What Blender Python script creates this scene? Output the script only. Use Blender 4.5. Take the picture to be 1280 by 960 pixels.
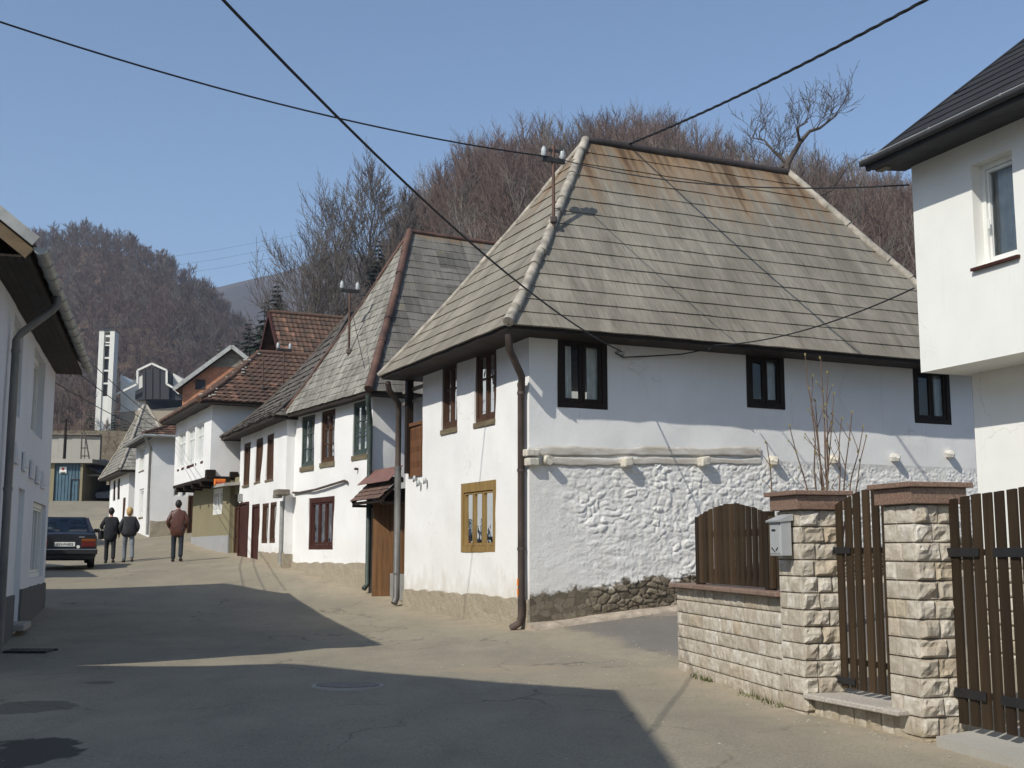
import bpy, bmesh, math, random
import numpy as np
from mathutils import Vector, Matrix

R = math.radians
for _o in list(bpy.data.objects):
    bpy.data.objects.remove(_o)
scene = bpy.context.scene
COL = scene.collection

# ------------------------------------------------------------------ camera
cam_d = bpy.data.cameras.new('camera')
cam_d.sensor_width = 36.0
cam_d.lens = 42.1875
cam_d.clip_start = 0.1
cam_d.clip_end = 6000.0
cam = bpy.data.objects.new('camera', cam_d)
cam.location = (0, 0, 1.6)
cam.rotation_euler = (R(90 + 7.895), 0, 0)
COL.objects.link(cam)
scene.camera = cam

# ------------------------------------------------------------------ sky, sun, exposure
SUN_AZ, SUN_EL = 38.8, 41.0          # sun stands behind the camera, to its left
world = bpy.data.worlds.new('World')
scene.world = world
world.use_nodes = True
wn = world.node_tree
bg = wn.nodes['Background']
sky = wn.nodes.new('ShaderNodeTexSky')
sky.sky_type = 'NISHITA'
sky.sun_disc = False
sky.sun_elevation = R(SUN_EL)
sky.sun_rotation = R(180 + SUN_AZ)
sky.altitude = 500
sky.air_density = 1.0
sky.dust_density = 1.0
sky.ozone_density = 2.2
wn.links.new(sky.outputs[0], bg.inputs[0])
bg.inputs[1].default_value = 0.135
sun_d = bpy.data.lights.new('sun', 'SUN')
sun_d.energy = 4.15
sun_d.angle = R(0.5)
sun_d.color = (1.0, 0.96, 0.87)
sun = bpy.data.objects.new('sun', sun_d)
_sv = Vector((-math.sin(R(SUN_AZ)) * math.cos(R(SUN_EL)), -math.cos(R(SUN_AZ)) * math.cos(R(SUN_EL)), math.sin(R(SUN_EL))))
sun.rotation_euler = _sv.to_track_quat('Z', 'Y').to_euler()
sun.location = _sv * 60
COL.objects.link(sun)
scene.view_settings.view_transform = 'Standard'
scene.view_settings.look = 'None'
scene.view_settings.exposure = 0.15
scene.view_settings.gamma = 1.0
scene.render.engine = 'CYCLES'
scene.cycles.use_denoising = True
scene.cycles.max_bounces = 8
scene.cycles.transparent_max_bounces = 12

# ------------------------------------------------------------------ numpy value noise
def _hash(i, j, k):
    h = (i.astype(np.int64) * 374761393 + j.astype(np.int64) * 668265263 + k.astype(np.int64) * 2147483647) & 0x7fffffff
    h = ((h ^ (h >> 13)) * 1274126177) & 0x7fffffff
    h = (h ^ (h >> 16)) & 0xffff
    return h / 65535.0
def vnoise(x, y, z=0.0):
    x, y = np.asarray(x, float), np.asarray(y, float)
    z = np.zeros_like(x) + z
    i, j, k = np.floor(x), np.floor(y), np.floor(z)
    fx, fy, fz = x - i, y - j, z - k
    fx, fy, fz = [f * f * (3 - 2 * f) for f in (fx, fy, fz)]
    def c(a, b, d): return _hash(i + a, j + b, k + d)
    x00 = c(0,0,0) * (1 - fx) + c(1,0,0) * fx
    x10 = c(0,1,0) * (1 - fx) + c(1,1,0) * fx
    x01 = c(0,0,1) * (1 - fx) + c(1,0,1) * fx
    x11 = c(0,1,1) * (1 - fx) + c(1,1,1) * fx
    return ((x00 * (1 - fy) + x10 * fy) * (1 - fz) + (x01 * (1 - fy) + x11 * fy) * fz) * 2 - 1
def fbm(x, y, z=0.0, octs=3, gain=0.5):
    s, a, f = 0.0, 1.0, 1.0
    for o in range(octs):
        s = s + a * vnoise(np.asarray(x) * f + 17.3 * o, np.asarray(y) * f - 9.1 * o, z + 3.7 * o)
        a *= gain; f *= 2.03
    return s

# ------------------------------------------------------------------ materials
def new_mat(name):
    m = bpy.data.materials.new(name); m.use_nodes = True
    nt = m.node_tree
    return m, nt, nt.nodes['Principled BSDF']
def ND(nt, typ, **kw):
    n = nt.nodes.new('ShaderNode' + typ)
    for k, v in kw.items():
        if k.startswith('i_'):
            key = k[2:]
            key = int(key) if key.isdigit() else key.replace('_', ' ')
            s = n.inputs[key]
            if hasattr(v, 'is_output') or isinstance(v, bpy.types.NodeSocket): nt.links.new(v, s)
            else: s.default_value = v
        else: setattr(n, k, v)
    return n
def noise(nt, co, scale, detail=3, rough=0.55, dist=0.0):
    return ND(nt, 'TexNoise', i_Vector=co, i_Scale=scale, i_Detail=detail, i_Roughness=rough, i_Distortion=dist).outputs[0]
def ramp(nt, fac, stops, interp='LINEAR'):
    n = ND(nt, 'ValToRGB', i_Fac=fac); e = n.color_ramp.elements; n.color_ramp.interpolation = interp
    while len(e) < len(stops): e.new(0.5)
    for el, (p, c) in zip(e, stops):
        el.position = p; el.color = (c, c, c, 1) if isinstance(c, (int, float)) else (*c, 1)
    return n.outputs[0]
def mix(nt, fac, a, b, blend='MIX'):
    n = ND(nt, 'Mix'); n.data_type = 'RGBA'; n.blend_type = blend
    for s, v in ((n.inputs[0], fac), (n.inputs[6], a), (n.inputs[7], b)):
        if isinstance(v, bpy.types.NodeSocket): nt.links.new(v, s)
        elif isinstance(v, (int, float)): s.default_value = v
        else: s.default_value = (*v, 1)
    return n.outputs[2]
def mth(nt, op, a, b=0.0, clamp=False):
    n = ND(nt, 'Math', operation=op, use_clamp=clamp)
    for s, v in ((n.inputs[0], a), (n.inputs[1], b)):
        if isinstance(v, bpy.types.NodeSocket): nt.links.new(v, s)
        else: s.default_value = v
    return n.outputs[0]
def bump(nt, bs, h, strength=0.4, dist=0.02):
    b = ND(nt, 'Bump', i_Height=h, i_Strength=strength, i_Distance=dist)
    nt.links.new(b.outputs[0], bs.inputs['Normal'])
def scaled(nt, co, s):
    return ND(nt, 'Mapping', i_Vector=co, i_Scale=s).outputs[0]
def geo_pos(nt): return ND(nt, 'NewGeometry').outputs['Position']
def uv(nt): return ND(nt, 'UVMap').outputs[0]
def setc(nt, bs, c):
    if isinstance(c, bpy.types.NodeSocket): nt.links.new(c, bs.inputs['Base Color'])
    else: bs.inputs['Base Color'].default_value = (*c, 1)

M = {}
def simple(name, col, rough=0.6, var=0.25, scale=8.0, bmp=0.2, metal=0.0, stretch=None, spec=0.4, bscale=None):
    m, nt, bs = new_mat(name)
    p = geo_pos(nt)
    if stretch: p = scaled(nt, p, stretch)
    n = noise(nt, p, scale, 5, 0.6)
    c0 = tuple(c * (1 - var) for c in col); c1 = tuple(min(0.95, c * (1 + var)) for c in col)
    setc(nt, bs, ramp(nt, n, [(0.28, c0), (0.72, c1)]))
    bs.inputs['Roughness'].default_value = rough
    bs.inputs['Metallic'].default_value = metal
    bs.inputs['Specular IOR Level'].default_value = spec
    if bmp: bump(nt, bs, noise(nt, p, bscale or scale * 4, 4), bmp, 0.01)
    M[name] = m
    return m

def plaster(name, col, stain=(0.30, 0.27, 0.22), stain_amt=0.35, bmp=0.35, fine=40, zlow=None):
    m, nt, bs = new_mat(name)
    p = geo_pos(nt)
    big = noise(nt, p, 0.9, 5, 0.62)
    c = mix(nt, ramp(nt, big, [(0.35, 0.0), (0.75, 1.0)]), col, tuple(x * 0.90 for x in col))
    st = noise(nt, scaled(nt, p, (1.6, 1.6, 0.7)), 1.7, 7, 0.7, 0.6)
    c = mix(nt, ramp(nt, st, [(0.60, 0.0), (0.78, stain_amt)]), c, stain)
    if zlow is not None:                     # rain splash: ragged dirty band above the plinth
        z = ND(nt, 'SeparateXYZ', i_Vector=p).outputs[2]
        k = mth(nt, 'SUBTRACT', noise(nt, scaled(nt, p, (1, 1, 0.55)), 2.2, 6, 0.7), mth(nt, 'MULTIPLY', mth(nt, 'SUBTRACT', z, zlow), 0.42))
        c = mix(nt, ramp(nt, k, [(0.40, 0.0), (0.72, 0.55)]), c, (0.40, 0.33, 0.24))
    if name == 'rough_plinth':               # pebble dash
        gr = noise(nt, p, 48, 3, 0.7)
        c = mix(nt, ramp(nt, gr, [(0.36, 0.75), (0.50, 0.0)]), c, (0.15, 0.125, 0.09))
        c = mix(nt, ramp(nt, gr, [(0.58, 0.0), (0.70, 0.6)]), c, (0.50, 0.45, 0.36))
    elif 'white' in name:                    # hairline cracks
        vr = ND(nt, 'TexVoronoi', i_Vector=ND(nt, 'VectorMath', operation='ADD', i_0=p, i_1=ND(nt, 'VectorMath', operation='SCALE', i_0=ND(nt, 'TexNoise', i_Vector=p, i_Scale=1.6, i_Detail=6).outputs[1], i_Scale=0.9).outputs[0]).outputs[0], i_Scale=0.75)
        vr.feature = 'DISTANCE_TO_EDGE'
        ck = mth(nt, 'MULTIPLY', ramp(nt, vr.outputs[0], [(0.0, 1.0), (0.006, 0.0)]), ramp(nt, noise(nt, p, 0.8, 3), [(0.52, 0.0), (0.62, 0.45)]))
        c = mix(nt, ck, c, (0.42, 0.39, 0.34))
        c = mix(nt, ramp(nt, noise(nt, scaled(nt, p, (7, 7, 0.22)), 1.3, 6, 0.7), [(0.58, 0.0), (0.76, 0.22)]), c, (0.50, 0.45, 0.38))
    setc(nt, bs, c)
    bs.inputs['Roughness'].default_value = 0.92
    bs.inputs['Specular IOR Level'].default_value = 0.15
    h = mth(nt, 'ADD', mth(nt, 'MULTIPLY', noise(nt, p, fine, 4, 0.6), 0.35), noise(nt, p, 5.0, 5, 0.6))
    bump(nt, bs, h, bmp, 0.02)
    M[name] = m
    return m

def wood(name, col, dark, rough=0.6, axis='z', scale=14.0):
    m, nt, bs = new_mat(name)
    p = geo_pos(nt)
    st = {'z': (1, 1, 0.06), 'x': (0.06, 1, 1), 'h': (0.2, 0.2, 1)}[axis]
    n = noise(nt, scaled(nt, p, st), scale, 6, 0.65, 0.4)
    n2 = noise(nt, p, 2.2, 3)
    c = ramp(nt, n, [(0.30, dark), (0.70, col)])
    c = mix(nt, ramp(nt, n2, [(0.4, 0.0), (0.8, 0.4)]), c, dark)
    setc(nt, bs, c)
    bs.inputs['Roughness'].default_value = rough
    bs.inputs['Specular IOR Level'].default_value = 0.14
    bump(nt, bs, n, 0.3, 0.006)
    M[name] = m
    return m

def roofing(name, light, dark, rust=None, rust_v=(0, 0), shing=0.32, course=0.36, cell_var=0.35, streak=1.0, moss=None):
    """weathered board or sheet roofing; uv = metres along the eave, metres down the slope"""
    m, nt, bs = new_mat(name)
    u = uv(nt)
    s = ND(nt, 'SeparateXYZ', i_Vector=u)
    cell = ND(nt, 'CombineXYZ', i_X=mth(nt, 'FLOOR', mth(nt, 'DIVIDE', s.outputs[0], shing)), i_Y=mth(nt, 'FLOOR', mth(nt, 'DIVIDE', s.outputs[1], course)), i_Z=0.0).outputs[0]
    wn_ = ND(nt, 'TexWhiteNoise', i_Vector=cell); wn_.noise_dimensions = '3D'
    fine = noise(nt, scaled(nt, u, (13 * streak, 0.9, 1)), 2.0, 6, 0.68, 0.35)
    mid = noise(nt, scaled(nt, u, (1.6, 0.32, 1)), 1.6, 5, 0.65, 0.5)
    big = noise(nt, u, 0.42, 4, 0.6)
    k = mth(nt, 'ADD', mth(nt, 'MULTIPLY', fine, 0.52), mth(nt, 'MULTIPLY', mid, 0.48))
    k = mth(nt, 'ADD', k, mth(nt, 'MULTIPLY', mth(nt, 'SUBTRACT', wn_.outputs[0], 0.5), cell_var * 0.5))
    c = ramp(nt, k, [(0.30, dark), (0.52, tuple((a + b) / 2 for a, b in zip(light, dark))), (0.70, light)])
    c = mix(nt, ramp(nt, big, [(0.38, 0.0), (0.70, 0.50)]), c, dark)
    if rust:
        v = s.outputs[1]
        t = mth(nt, 'DIVIDE', mth(nt, 'SUBTRACT', rust_v[1], v), rust_v[1] - rust_v[0])
        run = noise(nt, scaled(nt, u, (1.9, 0.16, 1)), 1.5, 6, 0.7, 0.3)
        f = mth(nt, 'ADD', t, mth(nt, 'MULTIPLY', mth(nt, 'SUBTRACT', run, 0.53), 2.3))
        f = mth(nt, 'MULTIPLY', ramp(nt, f, [(0.28, 0.0), (1.0, 0.9)]), ramp(nt, fine, [(0.25, 0.35), (0.65, 1.0)]))
        c = mix(nt, f, c, rust)
        f2 = mth(nt, 'ADD', t, mth(nt, 'MULTIPLY', mth(nt, 'SUBTRACT', noise(nt, scaled(nt, u, (2.6, 0.2, 1)), 1.1, 6, 0.7), 0.55), 3.0))
        c = mix(nt, ramp(nt, f2, [(0.62, 0.0), (1.15, 0.8)]), c, (0.07, 0.045, 0.03))
    if moss:
        c = mix(nt, ramp(nt, noise(nt, u, 2.4, 6, 0.7), [(0.58, 0.0), (0.72, 0.55)]), c, moss)
    setc(nt, bs, c)
    bs.inputs['Roughness'].default_value = 0.85
    bs.inputs['Specular IOR Level'].default_value = 0.2
    bump(nt, bs, fine, 0.35, 0.012)
    M[name] = m
    return m

def tiles(name, cols, moss, cw=0.22, ch=0.34):
    m, nt, bs = new_mat(name)
    u = uv(nt); s = ND(nt, 'SeparateXYZ', i_Vector=u)
    cell = ND(nt, 'CombineXYZ', i_X=mth(nt, 'FLOOR', mth(nt, 'DIVIDE', s.outputs[0], cw)), i_Y=mth(nt, 'FLOOR', mth(nt, 'DIVIDE', s.outputs[1], ch)), i_Z=0.0).outputs[0]
    w = ND(nt, 'TexWhiteNoise', i_Vector=cell)
    c = ramp(nt, w.outputs[0], [(0.0, cols[0]), (0.4, cols[1]), (0.8, cols[2]), (0.97, cols[3])])
    c = mix(nt, ramp(nt, noise(nt, u, 1.3, 6, 0.7), [(0.40, 0.0), (0.72, 0.85)]), c, moss)
    c = mix(nt, ramp(nt, noise(nt, u, 9.0, 4, 0.7), [(0.55, 0.0), (0.75, 0.6)]), c, (0.16, 0.14, 0.10))
    setc(nt, bs, c); bs.inputs['Roughness'].default_value = 0.88; bs.inputs['Specular IOR Level'].default_value = 0.2
    bump(nt, bs, noise(nt, u, 30, 3), 0.2, 0.01)
    M[name] = m
    return m

def glass(name, tint=(0.90, 0.93, 0.92)):
    m, nt, bs = new_mat(name)
    out = nt.nodes['Material Output']
    nt.nodes.remove(bs)
    tr = ND(nt, 'BsdfTransparent'); tr.inputs[0].default_value = (*tint, 1)
    gl = ND(nt, 'BsdfGlossy', i_Roughness=0.03); gl.inputs[0].default_value = (0.9, 0.92, 0.95, 1)
    wob = ND(nt, 'Bump', i_Height=noise(nt, geo_pos(nt), 2.5, 2), i_Strength=0.12, i_Distance=0.05)
    nt.links.new(wob.outputs[0], gl.inputs['Normal'])
    fr = ND(nt, 'Fresnel', i_IOR=1.5)
    mx = ND(nt, 'MixShader')
    nt.links.new(mth(nt, 'MULTIPLY', fr.outputs[0], 1.15, True), mx.inputs[0]); nt.links.new(tr.outputs[0], mx.inputs[1]); nt.links.new(gl.outputs[0], mx.inputs[2])
    nt.links.new(mx.outputs[0], out.inputs[0])
    M[name] = m
    return m

plaster('white_plaster', (0.80, 0.79, 0.765), stain=(0.55, 0.50, 0.43), stain_amt=0.30, bmp=0.30, zlow=1.0)
plaster('white_plaster_far', (0.80, 0.79, 0.765), stain_amt=0.22, bmp=0.30, zlow=1.5)
plaster('smooth_white', (0.77, 0.765, 0.72), stain_amt=0.03, bmp=0.16, fine=70)
plaster('grey_white', (0.72, 0.72, 0.73), stain_amt=0.10, bmp=0.15)
plaster('olive_plaster', (0.245, 0.215, 0.135), stain=(0.16, 0.14, 0.08), stain_amt=0.5, bmp=0.4)
plaster('grey_plinth', (0.33, 0.33, 0.33), stain=(0.2, 0.19, 0.18), stain_amt=0.4)
plaster('dark_plinth', (0.13, 0.128, 0.125), stain=(0.07, 0.07, 0.065), stain_amt=0.5)
plaster('rough_plinth', (0.37, 0.32, 0.24), stain=(0.24, 0.205, 0.15), stain_amt=0.7, bmp=1.0, fine=55)
plaster('concrete', (0.36, 0.34, 0.30), stain=(0.2, 0.18, 0.15), stain_amt=0.5)
plaster('church_white', (0.70, 0.69, 0.64), stain_amt=0.05, bmp=0.05)
wood('brown_wood', (0.105, 0.053, 0.030), (0.045, 0.024, 0.015))
wood('dark_wood', (0.032, 0.021, 0.014), (0.014, 0.0095, 0.007))
wood('orange_wood', (0.21, 0.10, 0.048), (0.10, 0.046, 0.024))
wood('door_wood', (0.205, 0.108, 0.048), (0.075, 0.036, 0.016))
wood('ochre_wood', (0.33, 0.225, 0.085), (0.19, 0.115, 0.04))
wood('fence_wood', (0.062, 0.041, 0.023), (0.026, 0.017, 0.010))
# slat tone: every picket weathers a little differently
_m = M['fence_wood']; _nt = _m.node_tree; _b = _nt.nodes['Principled BSDF']; _src = _b.inputs['Base Color'].links[0].from_socket
_t = ND(_nt, 'SeparateXYZ', i_Vector=uv(_nt)).outputs[0]
_c = mix(_nt, ramp(_nt, _t, [(0.0, 0.75), (0.45, 0.1), (0.55, 0.1), (1.0, 0.0)]), _src, (0.022, 0.015, 0.010)); _c = mix(_nt, ramp(_nt, _t, [(0.6, 0.0), (1.0, 0.55)]), _c, (0.105, 0.066, 0.036))
_nt.links.new(_c, _b.inputs['Base Color'])
wood('grey_wood', (0.26, 0.235, 0.195), (0.12, 0.10, 0.08), axis='h')
wood('beam_wood', (0.68, 0.66, 0.62), (0.38, 0.33, 0.26), axis='h', scale=9)
wood('sill_wood', (0.22, 0.18, 0.11), (0.11, 0.085, 0.05), axis='h')
wood('red_wood', (0.080, 0.030, 0.022), (0.036, 0.014, 0.011))
wood('soffit_wood', (0.050, 0.037, 0.027), (0.022, 0.017, 0.012), axis='h')
wood('verge_wood', (0.20, 0.145, 0.09), (0.11, 0.08, 0.05), axis='h')
simple('green_paint', (0.045, 0.062, 0.052), 0.55, 0.3)
simple('white_paint', (0.72, 0.72, 0.68), 0.45, 0.06)
simple('rust_pipe', (0.072, 0.052, 0.042), 0.6, 0.55, 3.0, stretch=(1, 1, 0.5))
simple('grey_pipe', (0.16, 0.155, 0.145), 0.5, 0.4, 3.0, stretch=(1, 1, 0.4), metal=0.3)
simple('zinc', (0.34, 0.34, 0.32), 0.5, 0.25, 4.0, metal=0.4)
simple('dark_metal', (0.03, 0.028, 0.026), 0.5, 0.3)
simple('black_iron', (0.015, 0.015, 0.016), 0.5, 0.3)
simple('brown_sheet', (0.19, 0.095, 0.075), 0.55, 0.25, 3.0)
simple('hip_pale', (0.33, 0.295, 0.24), 0.85, 0.5, 5.0, 0.4)
simple('hip_brown', (0.095, 0.05, 0.034), 0.6, 0.6, 2.2, 0.3)
simple('ridge_dark', (0.045, 0.035, 0.03), 0.6, 0.4, 3)
simple('granite_cap', (0.20, 0.128, 0.092), 0.45, 0.6, 70, 0.05)
simple('granite_slab', (0.40, 0.36, 0.31), 0.6, 0.4, 60, 0.2)
simple('coping_red', (0.21, 0.14, 0.105), 0.6, 0.3, 12)
simple('mortar', (0.22, 0.185, 0.14), 0.95, 0.3, 12)
simple('mail_grey', (0.42, 0.43, 0.43), 0.42, 0.08, 3, 0.03, metal=0.2)
simple('porcelain', (0.42, 0.44, 0.43), 0.25, 0.1)
simple('cable_black', (0.013, 0.013, 0.014), 0.6, 0.2)
simple('curtain', (0.72, 0.72, 0.69), 0.9, 0.15, 5)
simple('interior', (0.05, 0.045, 0.04), 0.9, 0.3)
simple('orange_sign', (0.75, 0.20, 0.03), 0.5, 0.1)
simple('reflector', (0.75, 0.22, 0.02), 0.4, 0.05)
simple('blue_door', (0.06, 0.115, 0.15), 0.55, 0.25, 2.5)
simple('red_sign', (0.45, 0.04, 0.04), 0.5, 0.1)
simple('stub_log', (0.55, 0.51, 0.43), 0.9, 0.4, 14, 0.6)
simple('rough_stub', (0.54, 0.52, 0.48), 0.9, 0.25, 14, 0.6)
simple('kerb_stone', (0.36, 0.30, 0.235), 0.9, 0.35, 6, 0.6)
simple('cast_iron', (0.15, 0.135, 0.115), 0.7, 0.4, 12, 0.5)
simple('black_roof', (0.028, 0.028, 0.030), 0.75, 0.35, 6, 0.4)
simple('brick_orange', (0.38, 0.17, 0.095), 0.9, 0.3, 4, 0.3)
glass('window_glass')
glass('car_glass', (0.86, 0.90, 0.88))
roofing('board_roof', (0.375, 0.338, 0.27), (0.108, 0.095, 0.075), rust=(0.235, 0.125, 0.045), rust_v=(-0.1, 2.9), cell_var=0.05)
roofing('board_roof_grey', (0.40, 0.375, 0.325), (0.17, 0.155, 0.13), cell_var=0.6)
roofing('shingle_grey', (0.36, 0.34, 0.29), (0.12, 0.113, 0.092), shing=0.11, course=0.24, cell_var=0.55, streak=1.0, moss=(0.19, 0.19, 0.12))
roofing('sheet_dark', (0.27, 0.25, 0.215), (0.10, 0.093, 0.08), rust=(0.27, 0.15, 0.05), rust_v=(-0.1, 0.35), shing=0.45, course=0.55, cell_var=0.7, moss=(0.2, 0.18, 0.09))
roofing('old_shingle', (0.17, 0.15, 0.125), (0.055, 0.048, 0.042), shing=0.12, course=0.3, cell_var=0.8)
roofing('brown_shingle', (0.20, 0.125, 0.095), (0.08, 0.052, 0.042), shing=0.09, course=0.14, cell_var=0.8)
roofing('slate_black', (0.036, 0.036, 0.038), (0.020, 0.020, 0.022), shing=0.3, course=0.3, cell_var=0.5)
tiles('clay_tiles', [(0.070, 0.044, 0.034), (0.105, 0.061, 0.045), (0.14, 0.078, 0.055), (0.26, 0.14, 0.095)], (0.075, 0.06, 0.044))
# ------------------------------------------------------------------ object helpers
def tag(o, label=None, cat=None, group=None, kind=None):
    if label: o['label'] = label
    if cat: o['category'] = cat
    if group: o['group'] = group
    if kind: o['kind'] = kind
    return o
def thing(name, loc, label, cat, group=None):
    o = bpy.data.objects.new(name, None)
    o.empty_display_size = 0.3
    o.location = loc
    COL.objects.link(o)
    return tag(o, label, cat, group)
def wloc(o):
    v = Vector((0, 0, 0))
    while o is not None:
        v = v + o.location; o = o.parent
    return v
class MB:
    """collects faces; build() links them as ONE mesh object (local to its parent)"""
    def __init__(s):
        s.v = []; s.f = []; s.uv = []; s.smooth = []; s.mi = []
        s.cur = 0
    def add(s, verts, faces, uvs=None, smooth=False):
        b = len(s.v)
        s.v.extend([tuple(map(float, p)) for p in verts])
        for k, f in enumerate(faces):
            s.f.append([i + b for i in f]); s.smooth.append(smooth); s.mi.append(s.cur)
            s.uv.append([uvs[i] for i in f] if uvs is not None else [(0, 0)] * len(f))
        return s
    def quad(s, a, b, c, d, uvs=None):
        return s.add([a, b, c, d], [(0, 1, 2, 3)], uvs)
    def poly(s, pts): return s.add(pts, [tuple(range(len(pts)))])
    def hexa(s, p):            # 8 corners: bottom ring 0-3, top ring 4-7
        return s.add(p, [(3, 2, 1, 0), (4, 5, 6, 7), (0, 1, 5, 4), (1, 2, 6, 5), (2, 3, 7, 6), (3, 0, 4, 7)])
    def box(s, c, size, X=(1, 0, 0), Y=(0, 1, 0), Z=(0, 0, 1)):
        c, X, Y, Z = Vector(c), Vector(X), Vector(Y), Vector(Z)
        a, b, d = size[0] / 2, size[1] / 2, size[2] / 2
        q = [c + X * i * a + Y * j * b + Z * k * d for k in (-1, 1) for (i, j) in ((-1, -1), (1, -1), (1, 1), (-1, 1))]
        return s.hexa(q)
    def bbox(s, c, size, bev, X=(1, 0, 0), Y=(0, 1, 0), Z=(0, 0, 1)):   # bevelled box
        bm = bmesh.new(); bmesh.ops.create_cube(bm, size=1.0)
        bmesh.ops.scale(bm, vec=size, verts=bm.verts)
        bmesh.ops.bevel(bm, geom=list(bm.edges), offset=bev, segments=2, affect='EDGES', profile=0.5)
        c, X, Y, Z = Vector(c), Vector(X), Vector(Y), Vector(Z)
        bm.verts.index_update()
        s.add([c + X * v.co.x + Y * v.co.y + Z * v.co.z for v in bm.verts], [[v.index for v in f.verts] for f in bm.faces])
        bm.free(); return s
    def bar(s, a, b, w, h, up=(0, 0, 1)):
        a, b = Vector(a), Vector(b); X = (b - a); L = X.length; X.normalize()
        Y = Vector(up).cross(X); Y.normalize(); Z = X.cross(Y)
        return s.box((a + b) / 2, (L, w, h), X, Y, Z)
    def tube(s, pts, r, n=8, cap=True, smooth=True, rib=0):
        pts = [Vector(p) for p in pts]; rs = r if isinstance(r, (list, tuple)) else [r] * len(pts)
        base = len(s.v); T0 = None; ring = []
        for i, p in enumerate(pts):
            t = (pts[min(i + 1, len(pts) - 1)] - pts[max(i - 1, 0)])
            if t.length < 1e-9: t = Vector((0, 0, 1))
            t.normalize()
            if T0 is None:
                A = t.orthogonal().normalized()
            else:
                A = (A - t * A.dot(t))
                A = A.normalized() if A.length > 1e-6 else t.orthogonal().normalized()
            B = t.cross(A); T0 = t
            for k in range(n):
                a = 2 * math.pi * k / n
                ring.append(p + (A * math.cos(a) + B * math.sin(a)) * rs[i])
        fs = []
        for i in range(len(pts) - 1):
            for k in range(n):
                k2 = (k + 1) % n
                fs.append((i * n + k, i * n + k2, (i + 1) * n + k2, (i + 1) * n + k))
        s.add(ring, fs, smooth=smooth)
        if cap:
            s.add(ring[:n], [tuple(reversed(range(n)))]); s.add(ring[-n:], [tuple(range(n))])
        return s
    def grid(s, P, uvs=None, mask=None, smooth=True):
        """P: array (m, n, 3); faces for cells where mask is true"""
        m, n = P.shape[:2]
        V = P.reshape(-1, 3); U = None if uvs is None else [tuple(q) for q in np.asarray(uvs).reshape(-1, 2)]
        F = []
        for i in range(m - 1):
            for j in range(n - 1):
                if mask is None or mask[i, j]:
                    F.append((i * n + j, i * n + j + 1, (i + 1) * n + j + 1, (i + 1) * n + j))
        return s.add(V, F, U, smooth)
    def build(s, name, mat, parent=None, origin=None):
        if parent is not None: off = wloc(parent)
        else:
            off = Vector(origin) if origin is not None else Vector((0, 0, 0))
        me = bpy.data.meshes.new(name)
        me.from_pydata([(p[0] - off.x, p[1] - off.y, p[2] - off.z) for p in s.v], [], s.f)
        for mm in (mat if isinstance(mat, (list, tuple)) else [mat]):
            me.materials.append(M[mm] if isinstance(mm, str) else mm)
        me.polygons.foreach_set('use_smooth', s.smooth)
        if any(s.mi): me.polygons.foreach_set('material_index', s.mi)
        l = me.uv_layers.new(name='UVMap')
        l.data.foreach_set('uv', np.array([c for f in s.uv for c in f], float).ravel())
        me.update()
        o = bpy.data.objects.new(name, me)
        COL.objects.link(o)
        if parent is not None: o.parent = parent
        else: o.location = off
        return o
def V(*a): return Vector(a)
class Fr:
    """a vertical plane: t runs along it, off is the distance out of it, z is height"""
    def __init__(s, x, y, dx, dy, nx, ny):
        s.o = V(x, y, 0); s.d = V(dx, dy, 0).normalized(); s.n = V(nx, ny, 0).normalized()
    def P(s, t, off, z): return s.o + s.d * t + s.n * off + V(0, 0, z)

def facade(mb, F, t0, t1, zb, zt, holes=(), res=0.16, amp=0.012, off=0.0, freq=1.1, depth=0.14, seed=0.0, rough=0.0, fade=True):
    """wall plane with real openings and reveals, gently uneven"""
    def breaks(a, b, extra):
        xs = {a, b} | {e for e in extra if a < e < b}; xs = sorted(xs); out = []
        for p, q in zip(xs[:-1], xs[1:]):
            k = max(1, int(round((q - p) / res))); out += list(np.linspace(p, q, k, endpoint=False))
        return np.array(out + [b])
    T = breaks(t0, t1, [h[0] for h in holes] + [h[1] for h in holes])
    Z = breaks(zb, zt, [h[2] for h in holes] + [h[3] for h in holes])
    tt, zz = np.meshgrid(T, Z)
    n = fbm(tt * freq + seed, zz * freq, seed * 3.1, 3) * amp
    if rough: n = n + fbm(tt * 9 + seed, zz * 9, 4.0, 3) * rough
    if fade:
        w = np.clip(np.minimum(tt - t0, t1 - tt) / 0.3, 0, 1); n = n * w
    o = np.array(F.o) + np.array(F.d) * tt[..., None] + np.array(F.n) * (off + n)[..., None]
    o[..., 2] = zz
    mask = np.ones((len(Z) - 1, len(T) - 1), bool)
    tc = (T[:-1] + T[1:]) / 2; zc = (Z[:-1] + Z[1:]) / 2
    for h in holes:
        mask &= ~(((tc > h[0]) & (tc < h[1]))[None, :] & ((zc > h[2]) & (zc < h[3]))[:, None])
    mb.grid(o, mask=mask)
    back = np.array(F.n) * depth
    for h in holes:
        ti = [i for i, t in enumerate(T) if h[0] - 1e-6 <= t <= h[1] + 1e-6]
        zi = [i for i, z in enumerate(Z) if h[2] - 1e-6 <= z <= h[3] + 1e-6]
        loops = [[(zi[0], i) for i in ti], [(zi[-1], i) for i in reversed(ti)], [(i, ti[-1]) for i in zi], [(i, ti[0]) for i in reversed(zi)]]
        for lp in loops:
            p = [o[a] for a in lp]
            for a, b in zip(p[:-1], p[1:]):
                mb.quad(a, b, b - back, a - back)

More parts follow.
